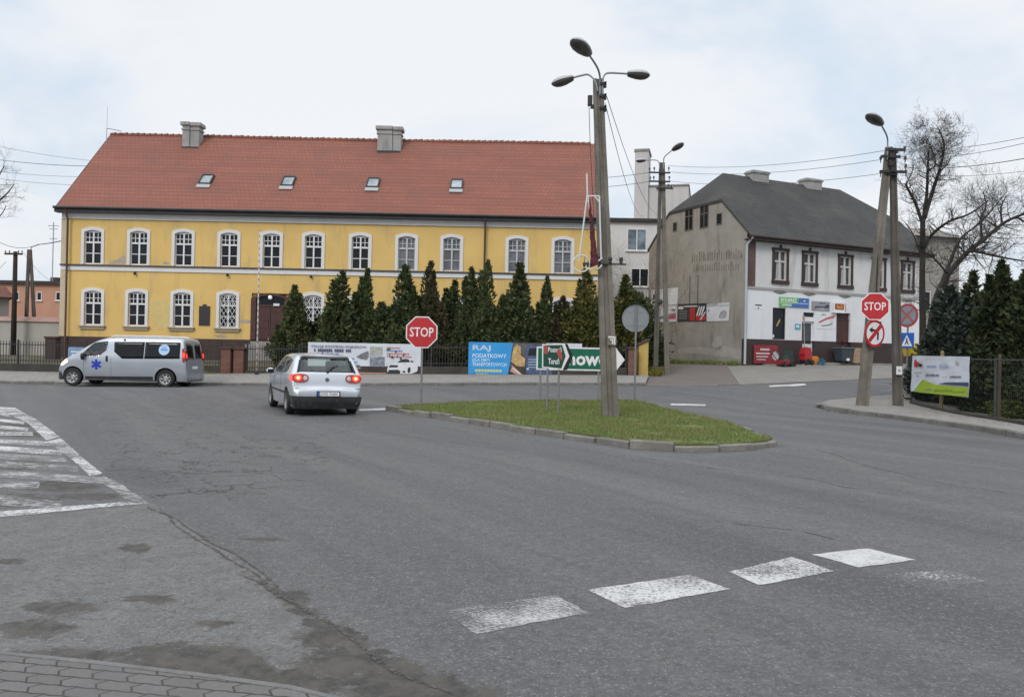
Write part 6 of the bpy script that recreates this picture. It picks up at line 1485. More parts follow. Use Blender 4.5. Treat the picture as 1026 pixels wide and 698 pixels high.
# red board leaning on the base
u0, u1 = hz(753.5, 355)[0], hz(777, 355)[0]
r = E('shop_board', 'dark red advertising board with white lettering standing against the brown base', 'sign', at_house(u0, .12, .16), radians(25)); W_ = u1-u0; H_ = hz(765, 343)[1]-.30
mb = MB(); mb.box(0, W_, -.03, 0, 0, H_); bd = mb.build('board', flat('board_red', (.26, .03, .035), .6, .2), r)
bslab(bd, 'lettering_bar', [R4((.26+.05*i)*W_, (.26+.05*i+.042)*W_, .70*H_, .82*H_) for i in range(8)]+[R4(.08*W_, .66*W_, .50*H_, .58*H_), R4(.1*W_, .6*W_, .33*H_, .40*H_), R4(.12*W_, .5*W_, .18*H_, .23*H_)], -.0305, flat('board_white_print', (.55, .50, .50), .6))
mb = MB(); mb.lathe([(0, 0), (.24, 0), (.24, .004), (0, .004)], Matrix.Translation((.92*W_, -.031, .42*H_)) @ Matrix.Rotation(pi/2, 4, 'X'), 20); mb.build('round_emblem', flat('emblem_grey', (.45, .42, .42), .6), bd)
for x in (.1, W_-.1): mb = MB(); mb.box(x-.03, x+.03, -.02, .03, -.35, 0); mb.build('leg', M_IRON, r)
# covered garden machine
r = stand('dark green covered garden machine with a small red base in front of the red board', 'garden machine', 'garden_machine', 771, 1.25, -.0, 25)
M_TARP = M('green_tarp', (.028, .05, .042), .6, .25, 3, 12, .3)
mb = MB(); mb.hexa([(-.30, -.25, .2), (.36, -.25, .08), (.36, .25, .08), (-.30, .25, .2)], [(-.02, -.16, .62), (.06, -.2, .98), (.06, .2, .98), (-.02, .16, .62)]); mb.hexa([(.06, -.2, .1), (.42, -.24, .05), (.42, .24, .05), (.06, .2, .1)], [(.05, -.2, .98), (.18, -.18, .92), (.18, .18, .92), (.05, .2, .98)]); mb.build('cover', M_TARP, r)
mb = MB(); mb.box(-.5, .0, -.28, .2, .1, .34, .04); mb.lathe([(0, -.06), (.12, -.05), (.14, 0), (.12, .05), (0, .06)], Matrix.Translation((-.3, -.3, .26)) @ Matrix.Rotation(pi/2, 4, 'X'), 16); mb.build('engine', flat('machine_red', (.30, .025, .03), .5, .15), r)
for x in (-.38, .16):
    mb = MB(); mb.lathe([(0, -.05), (.07, -.05), (.16, -.06), (.18, -.03), (.18, .03), (.16, .06), (.07, .05), (0, .05)], Matrix.Translation((x, -.3, .15)) @ Matrix.Rotation(pi/2, 4, 'X'), 18); mb.build('wheel', M_SBLACK, r)
mb = MB(); mb.tube([(-.4, -.2, .3), (-.9, -.2, .8), (-1.05, -.2, .82)], .018); mb.tube([(-.4, .2, .3), (-.9, .2, .8), (-1.05, .2, .82)], .018); mb.build('handles', M_IRON, r)
# red lawn machine with tall handle
r = stand('bright red lawn machine with a tall upright handle beside the white shop door', 'garden machine', 'lawn_machine', 797, .75, .13)
mr = flat('machine_bright_red', (.38, .02, .024), .4)
mb = MB(); mb.box(-.26, .24, -.22, .22, .22, .72, .07); mb.slab([(-.3, .55), (.28, .55), (.18, .92), (-.16, .92)], -.18, .18); mb.build('body', mr, r)
mb = MB(); mb.box(-.22, .2, -.25, .2, .04, .23, .02); mb.slab([(-.1, .3), (.1, .3), (.02, .12), (-.02, .12)], -.26, -.221); mb.build('deck', M_SBLACK, r)
for x in (-.22, .2):
    mb = MB(); mb.lathe([(0, -.04), (.1, -.05), (.13, -.03), (.13, .03), (.1, .05), (0, .04)], Matrix.Translation((x, -.26, .13)) @ Matrix.Rotation(pi/2, 4, 'X'), 16); mb.build('wheel', M_SBLACK, r)
mb = MB(); mb.tube([(0, .1, .9), (.02, .2, hz(797, 319)[1]-.1)], .02); mb.box(-.05, .08, .17, .23, hz(797, 322)[1]-.1, hz(797, 317)[1]-.1); mb.build('handle', flat('pale_wood_handle', (.40, .30, .20), .7), r)
# orange tub and blue tub
r = stand('round orange tub standing on the shop step', 'tub', 'tub', 805.3, .7, .13); mo = flat('orange_plastic', (.50, .18, .03), .45)
mb = MB(); mb.lathe([(0, 0), (.2, 0), (.26, .1), (.28, .28), (.27, .42), (.2, .46), (.17, .4), (.0, .38)], Matrix(), 20); mb.build('bowl', mo, r, auto=40); mb = MB(); mb.tube([(.26*cos(a), -.02, .36+.22*sin(a)) for a in rng(0, pi, pi/10)+[pi]], .012, 6); mb.build('handle', M_SBLACK, r)
r = stand('low blue tub on the ground under the white shop door', 'tub', 'tub', 810.5, .8, -.02+.15); mb = MB(); mb.lathe([(0, 0), (.24, 0), (.29, .22), (.31, .23), (.31, .26), (.27, .26), (.24, .05), (0, .05)], Matrix(), 20); mb.build('bowl', flat('blue_plastic', (.03, .15, .26), .45), r, auto=40); mb = MB(); mb.tube([(.29*cos(a), 0, .24+.1*sin(a)) for a in rng(0, pi, pi/8)+[pi]], .01, 6); mb.build('handle', M_GALV, r)
# dark container
r = stand('dark blue-grey container with two small feet beside the cardboard boxes', 'container', 'plastic_container', 836.3, .62, .26)
md = flat('dark_grey_plastic', (.045, .06, .075), .5, .15)
mb = MB(); mb.hexa([(-.34, -.25, .1), (.34, -.25, .1), (.34, .25, .1), (-.34, .25, .1)], [(-.45, -.32, .78), (.45, -.32, .78), (.45, .32, .78), (-.45, .32, .78)]); mb.build('tub_body', md, r)
mb = MB(); mb.box(-.49, .49, -.36, .36, .78, .86, .015); mb.build('lid', flat('container_lid', (.10, .12, .13), .5), r)
mb = MB(); mb.box(-.1, .1, -.345, -.3, .12, .26); mb.build('label_plate', M_SWHITE, r)
for x in (-.22, .22):
    for y_ in (-.16, .16): mb = MB(); mb.box(x-.06, x+.06, y_-.06, y_+.06, 0, .101); mb.build('foot', M_SBLACK, r)
# cardboard boxes
M_CARD = M('cardboard', (.33, .235, .15), .9, .1, 3, 20, .1); M_STRAP = flat('packing_tape', (.42, .33, .22), .4)
def carton(px, label, w, hh, d, rz):
    r = stand(label, 'box', 'cardboard_box', px, .66, .262, rz); mb = MB(); mb.box(-w/2, w/2, -d/2, d/2, 0, hh, .008); mb.build('carton', M_CARD, r)
    mb = MB(); mb.box(-.03, .03, -d/2-.002, d/2+.002, hh+.0005, hh+.002); mb.box(-.03, .03, -d/2-.003, -d/2-.001, hh*.8, hh); mb.build('tape', M_STRAP, r)
    mb = MB()
    for z_ in (.33, .62): mb.box(-w/2-.002, w/2+.002, -d/2-.003, -d/2-.0008, hh*z_-.008, hh*z_+.008)
    mb.build('strap', M_STRAP, r)
carton(846, 'narrow brown cardboard box next to the dark container', .46, .84, .5, 25); carton(856.5, 'wide brown cardboard box with straps nearest the leaning post', .74, .84, .5, 28)
# yellow containers seen behind the signs
def hopper(px, py, w, hh, label, D):
    g = ground_pt(px, D, .1); T = pt(px, py, D)-g; r = E('yellow_container', label, 'container', g, radians(20)); my = flat('yellow_plastic', (.50, .36, .02), .45, .1)
    mb = MB(); mb.hexa([(-w/2*.85, -.3, T.z-hh), (w/2*.85, -.3, T.z-hh), (w/2*.85, .3, T.z-hh), (-w/2*.85, .3, T.z-hh)], [(-w/2, -.38, T.z-.12), (w/2, -.38, T.z-.12), (w/2, .38, T.z-.12), (-w/2, .38, T.z-.12)]); mb.build('hopper', my, r)
    mb = MB(); mb.hexa([(-w/2-.03, -.42, T.z-.12), (w/2+.03, -.42, T.z-.12), (w/2+.03, .42, T.z-.12), (-w/2-.03, .42, T.z-.12)], [(-w/2+.05, -.2, T.z), (w/2-.02, -.2, T.z+.05), (w/2-.02, .3, T.z+.05), (-w/2+.05, .3, T.z)]); mb.build('lid', my, r)
    for x in (-w/2*.6, w/2*.6): mb = MB(); mb.box(x-.04, x+.04, -.2, .2, 0, T.z-hh+.01); mb.build('leg', M_IRON, r)
hopper(916.5, 345, .55, .45, 'yellow lidded container showing right of the blue crossing sign', 30.5)
g = ground_pt(945, 27.0, .1); T = pt(945, 347.5, 27.)-g; r = E('marker_post', 'small yellow marker plate on a stem above the white and green banner', 'marker', g)
mb = MB(); mb.box(-.11, .12, -.02, .0, T.z-.02, T.z+.1); mb.box(-.11, -.03, -.02, 0, T.z-.16, T.z-.021); mb.box(.03, .1, -.02, 0, T.z-.13, T.z-.021); mb.build('plate', flat('marker_yellow', (.50, .38, .03), .5), r); mb = MB(); mb.tube([(0, .02, -.1), (0, .02, T.z)], .02); mb.build('stem', M_FST, r)
# ------------------------------------------------------------------ conifers
M_BARK = M('bark', (.075, .06, .045), .95, .3, 3, 30, .6, dirt=(.05, .06, .025), dirt_amt=.6)
M_THUJA = leafmat('thuja_foliage', (.036, .058, .028), (.078, .106, .046), (.115, .135, .055), tr=.15)
M_THUJAL = leafmat('light_thuja_foliage', (.046, .070, .030), (.092, .122, .048), (.13, .14, .06), tr=.15)
M_THUJAB = leafmat('browned_thuja_foliage', (.034, .048, .024), (.07, .082, .038), (.115, .085, .048), tr=.15)
M_THUJAY = leafmat('yellowing_thuja_foliage', (.036, .052, .022), (.078, .095, .034), (.19, .175, .05), tr=.15)
M_DARKT = leafmat('dark_thuja_foliage', (.020, .033, .018), (.044, .062, .030), (.07, .085, .036), tr=.1)
M_SPRUCE = leafmat('blue_spruce_foliage', (.026, .038, .031), (.052, .066, .056), (.07, .085, .07), tr=.1)
M_SHRUB = leafmat('shrub_foliage', (.03, .045, .018), (.07, .08, .03), (.13, .11, .04), tr=.2)
def foliage(H, R, n, rnd, kind='thuja', leaf=.13, seed=0., base=.12):
    mb = MB(); bm = mb.bm; k = 0
    plumes = [(rnd.uniform(-.1, .1)*R, rnd.uniform(-.1, .1)*R, H, R*.5), (R*.28*cos(seed), R*.28*sin(seed), H*.9, R*.42)]
    if kind == 'thuja':
        for i in range(12):
            a = 2*pi*i/12+rnd.uniform(-.4, .4); d_ = R*rnd.uniform(.25, .7); plumes.append((d_*cos(a), d_*sin(a), H*rnd.uniform(.42, .9)*(1-.28*d_/R), R*rnd.uniform(.36, .58)))
    pw = [p[2]*p[3]**1.2 for p in plumes]
    while k < n:
        t = rnd.random()**1.15
        ox = oy = 0.; Hk, Rk = H, R
        if kind == 'thuja':
            ox, oy, Hk, Rk = rnd.choices(plumes, pw)[0]; pr = (1-t)**(.5+.25*((seed*7) % 1.))*(.8+.2*min(1, t/.2))+.02
        elif kind == 'column': pr = min(1, (1-t)**.45*1.02)*(.7+.3*min(1, t/.12))
        elif kind == 'spruce':
            pr = (1-t)**.85*(.86+.24*abs(sin(t*pi*6.5)))+.02
        else: pr = sqrt(max(0, 1-(2*t-1)**2))**.8*.95+.1
        a = rnd.uniform(0, 2*pi)
        nz_ = mnoise.noise((cos(a)*1.2+seed, sin(a)*1.2, t*Hk*1.15+ox))+.6*mnoise.noise((cos(a)*2.8+seed+oy*3, sin(a)*2.8, t*Hk*2.8))
        rr = Rk*pr*(1+.6*nz_)
        q = rnd.random(); rad = rr*(1-.62*q*q)*(rnd.uniform(1.05, 1.4) if rnd.random() < .14 else 1.)
        if nz_ < -.45 and rnd.random() < .6: continue
        ox += .22*R*mnoise.noise((t*2.2, seed, ox*5)) if kind == 'thuja' else 0.
        p = Vector((ox*(.5+.5*min(1, t*2.5))+rad*cos(a), oy*(.5+.5*min(1, t*2.5))+rad*sin(a), base+t*(Hk-base)))
        out = Vector((cos(a), sin(a), 0))
        if kind == 'spruce': d = (out*1.0+Vector((0, 0, rnd.uniform(-.25, .15)))+Vector((rnd.gauss(0, .35), rnd.gauss(0, .35), 0))).normalized()
        elif kind == 'bush': d = (out*.7+Vector((rnd.gauss(0, .7), rnd.gauss(0, .7), rnd.gauss(.4, .6)))).normalized()
        else: d = (out*.55+Vector((rnd.gauss(0, .35), rnd.gauss(0, .35), rnd.uniform(.35, 1.2)))).normalized()
        s = Vector((rnd.gauss(0, 1), rnd.gauss(0, 1), rnd.gauss(0, 1))).cross(d)
        if s.length < .1: continue
        s.normalize(); L = leaf*rnd.uniform(.6, 1.5); w = L*rnd.uniform(.22, .4)
        if kind == 'spruce': w *= .75
        try: bm.faces.new([bm.verts.new(x) for x in (p-d*L*.4, p+s*w, p+d*L*.75, p-s*w)])
        except ValueError: pass
        k += 1
    return mb.mesh('foliage', recalc=False)
def trunk_mesh(H, r):
    mb = MB(); mb.tube([(0, 0, -.2), (.01, 0, H*.3), (0, .01, H*.88)], [r, r*.8, r*.15], 7)
    for i in range(14):
        z = H*(.1+.05*i); a = i*2.4; L = (1-z/H)*H*.14; mb.tube([(0, 0, z), (L*cos(a), L*sin(a), z+L*.7)], [r*.25, r*.08], 4)
    return mb.mesh('trunk')
def conifer(label, g, fol, trunk, fm, sx=1., sz=1., rz=0., group=None, name='conifer'):
    r = E(name, label, 'tree', g, rz, group); f = link_mesh('foliage', fol, None, r); f.scale = (sx, sx, sz)
    if not fol.materials: fol.materials.append(fm)
    f.material_slots[0].link = 'OBJECT'; f.material_slots[0].material = fm
    t = link_mesh('trunk', trunk, None, r); t.scale = (sx, sx, sz)
    if not trunk.materials: trunk.materials.append(M_BARK)
    return r
rnd = random.Random(21)
PROTO = [(foliage(4.6, (.86, .98, .9, 1.05)[int(s) % 4], 13500, rnd, 'thuja', .135, s), trunk_mesh(4.6, .09)) for s in (0.1, 7.2, 13.5, 30.8)]
ROW = [(294, 286, 32, 38.4, 0, 'conifer closest to the brown entrance door, standing alone at the left end of the row'), (318, 318, 30, 39.4, 0, 'low dark conifer between the lone left conifer and the tall pair'),
       (341, 272, 33, 38.0, 0, 'broad tall conifer above the left part of the inspection banner'), (366, 269, 25, 38.6, 0, 'slim pointed conifer above the middle of the inspection banner'), (380, 308, 30, 39.2, 0, 'low conifer right of the slim pointed one, under the yellow wall gap'),
       (405, 266, 34, 38.0, 0, 'tall pointed conifer right behind the island STOP sign, on its left'), (431, 262, 28, 38.3, 1, 'tall brownish conifer just right of the island STOP sign'), (453, 281, 30, 38.7, 0, 'shorter full conifer between the brownish one and the drainpipe'),
       (470, 268, 30, 38.1, 0, 'tall conifer left of the drainpipe, above the RAJ banner'), (487, 261, 25, 38.5, 0, 'pointed conifer directly in front of the brown drainpipe'), (502, 306, 28, 39.2, 0, 'low dark conifer filling the gap right of the drainpipe'),
       (519, 264, 36, 38.0, 0, 'broad tall conifer above the printed truck'), (546, 277, 25, 38.4, 0, 'slim conifer above the small dark green arrow sign'), (563, 297, 28, 38.6, 1, 'short reddish-brown withered conifer above the green arrow signs'),
       (584, 270, 33, 38.0, 2, 'yellowish conifer just left of the leaning lamp post'), (604, 284, 30, 38.8, 0, 'conifer half hidden by the leaning lamp post'), (624, 276, 38, 38.6, 2, 'last conifer of the row, right of the leaning lamp post'), (643, 300, 30, 39.6, 0, 'low dark conifer above the yellow wall end')]
for i, (px, py, w, D, tint, lab) in enumerate(ROW):
    g = ground_pt(px, D, .1); T = pt(px, py, D); Hh = T.z-g.z; g.x = pt(px-.3, 372, D).x
    pf, ptk = PROTO[i % 4]; sx = (w/F*D)/(2*.64)*rnd.uniform(1.12, 1.4); conifer(lab, g, pf, ptk, (M_THUJA if i % 3 else M_THUJAL, M_THUJAB, M_THUJAY)[tint], sx, Hh/4.6, rnd.uniform(0, 6), 'conifers in the row behind the banners')
# undergrowth under the row
rnd = random.Random(5)
UG = [(foliage(1.5, .8, 2600, rnd, 'bush', .12, s, .0), trunk_mesh(1.2, .04)) for s in (3., 17.)]
for i, px in enumerate(range(304, 640, 17)):
    g = ground_pt(px, 38.0+.4*(i % 3), .1); hh = rnd.uniform(.95, 1.35)
    b = conifer('dark leafy hedge shrub behind the fence and banners under the conifers', g, UG[i % 2][0], UG[i % 2][1], M_THUJA if i % 3 else M_SHRUB, rnd.uniform(.75, 1.0), hh, rnd.uniform(0, 6), 'hedge shrubs behind the banners', 'hedge_shrub'); b['category'] = 'shrub'
for i, px in enumerate([]):
    g = ground_pt(px, 38.2+.4*(i % 2), .1)
    b = conifer('low dark shrub behind the iron fence, near the van', g, UG[i % 2][0], UG[i % 2][1], M_DARKT, .8, .75, rnd.uniform(0, 6), 'low shrubs behind the left fence', 'hedge_shrub'); b['category'] = 'shrub'
# right-hand garden
rnd = random.Random(8)
GT = [(foliage(4.6, .8, 15000, rnd, 'column', .11, s, .05), trunk_mesh(4.6, .1)) for s in (2., 19.)]
def gtree(px, py, w, D, lab, mat, k, kind=None):
    g = ground_pt(px, D, .08); T = pt(px, py, D); Hh = T.z-g.z; sx = (w/F*D)/(2*.78)*1.6
    f, t = kind or GT[k]; conifer(lab, g, f, t, mat, sx, Hh/4.6, rnd.uniform(0, 6), 'conifers in the right-hand garden')
gtree(1002, 262, 46, 23.6, 'big dark thuja column right of the blue spruce, behind the brown stake', M_DARKT, 0, (foliage(4.6, .8, 17000, rnd, 'thuja', .15, 44.1, .05), GT[0][1]))
gtree(1038, 266, 46, 22.6, 'dark thuja cut by the right picture edge', M_DARKT, 1)
gtree(975, 272, 34, 28.5, 'dark thuja between the blue spruce and the big thuja', M_DARKT, 0, (foliage(4.6, .8, 11000, rnd, 'thuja', .16, 64.2, .05), GT[0][1]))
gtree(1017, 283, 30, 27.5, 'darker thuja set back between the two big thujas', M_DARKT, 1)
gtree(990, 290, 34, 30.0, 'dark thuja furthest back in the right-hand garden', M_DARKT, 0)
SPR = (foliage(4.6, 1.25, 16000, rnd, 'thuja', .16, 5.3, .1), trunk_mesh(4.6, .1))
g = ground_pt(952, 26.4, .08); T = pt(952, 287, 26.4); r = conifer('broad blue-grey spruce behind the white and green banner', g, SPR[0], SPR[1], M_SPRUCE, 1.3, (T.z-g.z)/4.6, 1., 'conifers in the right-hand garden')
for i, (px, D, s, z) in enumerate(((928, 28.4, .75, .9), (946, 27.6, .8, .8), (968, 25.6, .9, 1.0), (982, 24.6, .8, .8), (1016, 23., .8, .6), (1036, 21.8, .8, .9), (960, 29, 1.0, 1.3), (985, 27.4, 1.1, 1.5), (1010, 25.5, 1.1, 1.4), (1034, 24.6, 1.2, 1.5))):
    g = ground_pt(px, D, .06); b = conifer('dark low hedge shrub behind the right-hand garden fence', g, UG[i % 2][0], UG[i % 2][1], M_DARKT, s, z, rnd.uniform(0, 6), 'hedge shrubs in the right-hand garden', 'hedge_shrub'); b['category'] = 'shrub'
g = ground_pt(1012, 21.9, .06); b = conifer('low yellow-green shrub behind the fence right of the brown stake', g, UG[0][0], UG[0][1], leafmat('light_shrub', (.075, .10, .025), (.14, .16, .045), tr=.3), .55, .36, 1., None, 'low_shrub'); b['category'] = 'shrub'
# weeds along the gable and other verges
def weeds(name, poly, n, label, hmin=.08, hmax=.3, mat=None, wid=.02): S(grass(name, poly, n, .03, hmin, hmax, mat or M_GRASS, random.Random(n), wid), label, 'weeds', kind='stuff')
weeds('grass', [hp(-.05, .2), hp(-.08, 9), hp(-.9, 9), hp(-.6, .2)], 2600, 'strip of weeds along the foot of the grey gable')
weeds('grass', [(g_.x, g_.y) for g_ in (ground_pt(653, 36.5), ground_pt(663, 36.5), ground_pt(663, 37.6), ground_pt(653, 37.6))], 500, 'yellowish weeds at the foot of the slim twin post', .1, .45, leafmat('yellow_weeds', (.16, .16, .03), (.28, .25, .06)))
weeds('grass', [(fx(196), 35.7), (fx(226), 35.7), (fx(226), 36.0), (fx(196), 36.0)], 500, 'strip of grass at the fence foot right of the van', .05, .2)
FN = Vector((-sin(ang), cos(ang)))
weeds('grass', [tuple(fa.xy+Vector((cos(ang), sin(ang)))*a+FN*b) for a, b in ((.2, .1), (13, .1), (13, 1.6), (.2, 1.6))], 3500, 'weedy grass inside the right-hand garden fence', .04, .16, None, .014)
# ------------------------------------------------------------------ bare trees
M_BARE = M('bare_bark', (.036, .032, .027), .95, .25, 3, 30, .5, dirt=(.05, .056, .022), dirt_amt=.6); M_TWIG = flat('twigs', (.052, .045, .039), .9, .3)
def curve_pts(P, n=5):
    out = []
    for i in range(len(P)-1):
        p0, p1, p2, p3 = P[max(i-1, 0)], P[i], P[i+1], P[min(i+2, len(P)-1)]
        for k in range(n):
            t = k/n; out.append(.5*((2*p1)+(p2-p0)*t+(2*p0-5*p1+4*p2-p3)*t*t+(3*p1-p0-3*p2+p3)*t**3))
    out.append(P[-1]); return out
def grow(mb, p, d, L, r, depth, rnd, up):
    n = 5; pts_ = [p.copy()]; d = d.normalized(); q = p.copy(); dirs = []
    for k in range(n):
        d = (d+Vector((rnd.gauss(0, .16), rnd.gauss(0, .16), rnd.gauss(up, .14)))).normalized(); q = q+d*(L/n); pts_.append(q.copy()); dirs.append(d.copy())
    mb.tube(pts_, [r*(1-.75*k/n) for k in range(n+1)], 5 if r > .02 else 3, cap=False)
    if depth <= 0: return
    for _ in range({3: 5, 2: 5, 1: 4}.get(depth, 3)):
        k = rnd.randint(1, n); dd = dirs[k-1]; s = Vector((rnd.gauss(0, 1), rnd.gauss(0, 1), rnd.gauss(.1, .8))); s = (s-dd*s.dot(dd))
        if s.length < .05: continue
        grow(mb, pts_[k], dd*rnd.uniform(.5, 1.0)+s.normalized()*rnd.uniform(.5, .95), L*rnd.uniform(.45, .75), max(.0042, r*(1-.75*k/n)*rnd.uniform(.5, .75)), depth-1, rnd, up)
def bare_tree(label, base, limbs, rnd, twig=(1.0, 2), dens=1., up=.05):
    r = E('bare_tree', label, 'tree', base); mt = MB(); mc = MB(); B = Vector(base)
    for P, r0, r1, nb, dep in limbs:
        P = [Vector(p)-B for p in P]; c = curve_pts(P); n = len(c)-1
        mt.tube(c, [r0+(r1-r0)*k/n for k in range(n+1)], 9, cap=True)
        for _ in range(int(nb*dens)):
            k = rnd.randint(max(1, int(n*.25)), n); rr = r0+(r1-r0)*k/n; d = (c[min(k+1, n)]-c[max(k-1, 0)]).normalized(); s = Vector((rnd.gauss(0, 1), rnd.gauss(0, .9), rnd.gauss(.25, .8))); s = (s-d*s.dot(d)).normalized()
            grow(mc, c[k], d*.45+s, twig[0]*rnd.uniform(.6, 1.4), min(.022, rr*.4), dep, rnd, up)
    mt.build('trunk', M_BARE, r, smooth=True); mc.build('crown', M_TWIG, r, recalc=False); return r
rnd = random.Random(12); DT = 33.5; V = lambda px, py, dd=0.: pt(px, py, DT+dd)
b1 = ground_pt(924, DT, .0)
bare_tree('tall upright bare tree right of the A-shaped post with a mossy trunk', b1, [
    ([b1-Vector((0, 0, .2)), V(924.5, 330), V(924, 290), V(924.5, 250), V(924.5, 219)], .145, .10, 14, 2),
    ([V(924.5, 225), V(917, 203), V(910, 190), V(907.5, 183.5)], .07, .04, 9, 2), ([V(907.5, 185), V(914, 172, .4), V(916, 160, .5)], .03, .012, 7, 2),
    ([V(924.8, 222), V(928.5, 195, .3), V(929.5, 170, .5), V(930.5, 150, .8)], .08, .03, 16, 3), ([V(926, 219), V(935, 190), V(942, 168, -.4), V(946, 146, -.6), V(940.5, 129, -.8)], .09, .02, 20, 3),
    ([V(929.5, 172, .5), V(937, 165, .3), V(934, 150, .1), V(928, 137, .2)], .04, .012, 10, 2), ([V(942, 172, -.4), V(950, 163, -.8), V(953, 156, -1)], .035, .01, 6, 2),
    ([V(926, 248), V(934, 235), V(950, 222.5, -.8), V(972, 214, -1.6), V(990, 201, -2.2)], .085, .018, 13, 2), ([V(924, 260), V(915, 235, .5), V(906, 222, .9)], .04, .012, 6, 2)], rnd, (.75, 2), 1.5, .04)
DT = 30.; b2 = ground_pt(929, DT, .0)
bare_tree('bare tree leaning right over the dark garden conifers', b2, [
    ([b2-Vector((0, 0, .2)), V(931, 345), V(936, 308), V(946, 281), V(967, 255), V(986, 239.5), V(1008, 222), V(1030, 213)], .16, .04, 34, 2),
    ([V(943, 286), V(952, 262, .8), V(962, 240, 1.2), V(976, 228, 1.6)], .09, .025, 12, 2), ([V(967, 255), V(975, 251.5, -.4), V(1000, 257, -.8), V(1034, 263, -1.3)], .075, .02, 18, 2),
    ([V(984, 241), V(983, 220, .5), V(988, 206, .8), V(985, 192, .8)], .05, .015, 14, 2), ([V(1004, 225), V(1003, 208, .3), V(1008, 197, .4)], .045, .014, 13, 2), ([V(950, 275), V(935, 258, -.5), V(922, 250, -.8)], .04, .012, 8, 2),
    ([V(976, 228, 1.6), V(990, 215, 1.8), V(1010, 190, 2)], .04, .012, 10, 2), ([V(1018, 217), V(1040, 232, -.5), V(1056, 252, -.6)], .04, .012, 8, 2)], rnd, (.95, 2), 1.5, .03)
DT = 46.; b3 = ground_pt(-24, DT, .0)
bare_tree('bare tree reaching in from beyond the left picture edge', b3, [
    ([b3-Vector((0, 0, .2)), V(-24, 300), V(-22, 250), V(-16, 215), V(-10, 190)], .2, .07, 8, 2), ([V(-18, 222), V(-5, 205), V(6, 195), V(14, 185)], .07, .02, 14, 2), ([V(-14, 205), V(-6, 188), V(0, 174), V(5, 166)], .06, .02, 13, 2), ([V(-20, 236), V(-8, 224), V(2, 214), V(6, 206)], .05, .015, 10, 2), ([V(-20, 226), V(-30, 200), V(-34, 180)], .06, .02, 8, 2)], rnd, (.85, 2), .8, .08)
# leafless shrubs between the conifer row and the gable
def bare_shrub(label, base, n, L, rnd):
    r = E('bare_shrub', label, 'shrub', base); mb = MB(); mt = MB()
    for k in range(n):
        a = rnd.uniform(0, 2*pi); d = Vector((cos(a)*.35, sin(a)*.35, 1)); o_ = Vector((rnd.uniform(-.25, .25), rnd.uniform(-.25, .25), -.1)); mt.tube([o_, o_+d*.35, o_+d*.8], [.02, .016, .012], 5); grow(mb, o_+d*.7, d, L*rnd.uniform(.6, 1.1), .016, 2, rnd, .05)
    mt.build('stems', M_TWIG, r); mb.build('twigs', M_TWIG, r, recalc=False); return r
bare_shrub('tall leafless shrub left of the slim twin post, before the white building', ground_pt(634, 41, .1), 16, 4.0, rnd); bare_shrub('leafless shrub closest to the left edge of the grey gable', ground_pt(645, 43, .1), 16, 3.6, rnd)
for i, (px, py, w, D) in enumerate(((630, 292, 40, 42.5), (645, 305, 26, 44))):
    g = ground_pt(px, D, .1); T = pt(px, py, D); b = conifer(('large dark evergreen shrub behind the round grey sign', 'dark evergreen shrub beside the left edge of the grey gable')[i], g, UG[i][0], UG[i][1], M_THUJA, (w/F*D)/1.7, (T.z-g.z)/1.5, 1.+i, None, 'evergreen_shrub'); b['category'] = 'shrub'
# a little litter: fallen leaves near the kerbs
rnd = random.Random(77); mb = MB()
def scat(n, f):
    for _ in range(n):
        x, y, o_ = f(); a = rnd.uniform(0, 6.3); s = rnd.uniform(.018, .045); z = h(x, y)+o_+rnd.uniform(.003, .012)
        mb.face([(x+s*cos(a), y+s*sin(a), z), (x-s*.5*sin(a), y+s*.5*cos(a), z+.008), (x-s*cos(a), y-s*sin(a), z), (x+s*.5*sin(a), y-s*.5*cos(a), z)])
fdv = Vector((cos(ang), sin(ang)))
def f1(): a = rnd.uniform(0, 14); p = fa.xy+fdv*a-FN*abs(rnd.gauss(0, .35)); return p.x, p.y, .115
def f2():
    while True:
        p = (rnd.uniform(ISL[0][0], ISL[9][0]), rnd.uniform(14, 27))
        if inside(p, ISLi): return p[0], p[1], .16
def f3(): a = rnd.uniform(0, 1); P = G2([(rnd.uniform(820, 1026), 412)]); t = rnd.random(); i = rnd.randint(0, len(RC)-4); p = Vector(RC[i]).lerp(Vector(RC[i+1]), t); return p[0]+rnd.gauss(-.05, .12), p[1]-abs(rnd.gauss(.08, .15)), .004
scat(170, f1); scat(120, f2); scat(90, f3)
S(mb.build('fallen_leaves', M('dead_leaves', (.17, .11, .05), .9, .4, 8, 20, 0.), recalc=False), 'scattered brown fallen leaves on the pavement and the grass island', 'fallen leaves', kind='stuff')
# ------------------------------------------------------------------ vehicles
def paintmat(name, col, metal=.55, rough=.34):
    m, nt, b = nmat(name); tc = node(nt, 'ShaderNodeTexCoord').outputs['Object']
    n = noise(nt, tc, 1.8, 5); n2 = noise(nt, tc, 300, 2)
    sp = node(nt, 'ShaderNodeSeparateXYZ'); nt.links.new(tc, sp.inputs[0])
    lowd = math_(nt, 'MULTIPLY', ramp(nt, sp.outputs[2], .25, .75, 1, 0), ramp(nt, n, .35, .7))     # road dirt thrown up along the sills
    c = mixc(nt, ramp(nt, n2, .4, .7, 0, .25), col, mul(col, .8)); c = mixc(nt, math_(nt, 'MULTIPLY', lowd, .55), c, (.16, .15, .135))
    nt.links.new(c, b.inputs['Base Color']); b.inputs['Metallic'].default_value = metal; b.inputs['Coat Weight'].default_value = .6; b.inputs['Coat Roughness'].default_value = .08
    nt.links.new(ramp(nt, n, .3, .7, rough-.05, rough+.12), b.inputs['Roughness']); return m
M_SILVER = paintmat('silver_car_paint', (.56, .585, .615), .62); M_SILVAN = paintmat('silver_van_paint', (.42, .452, .50), .55, .36)
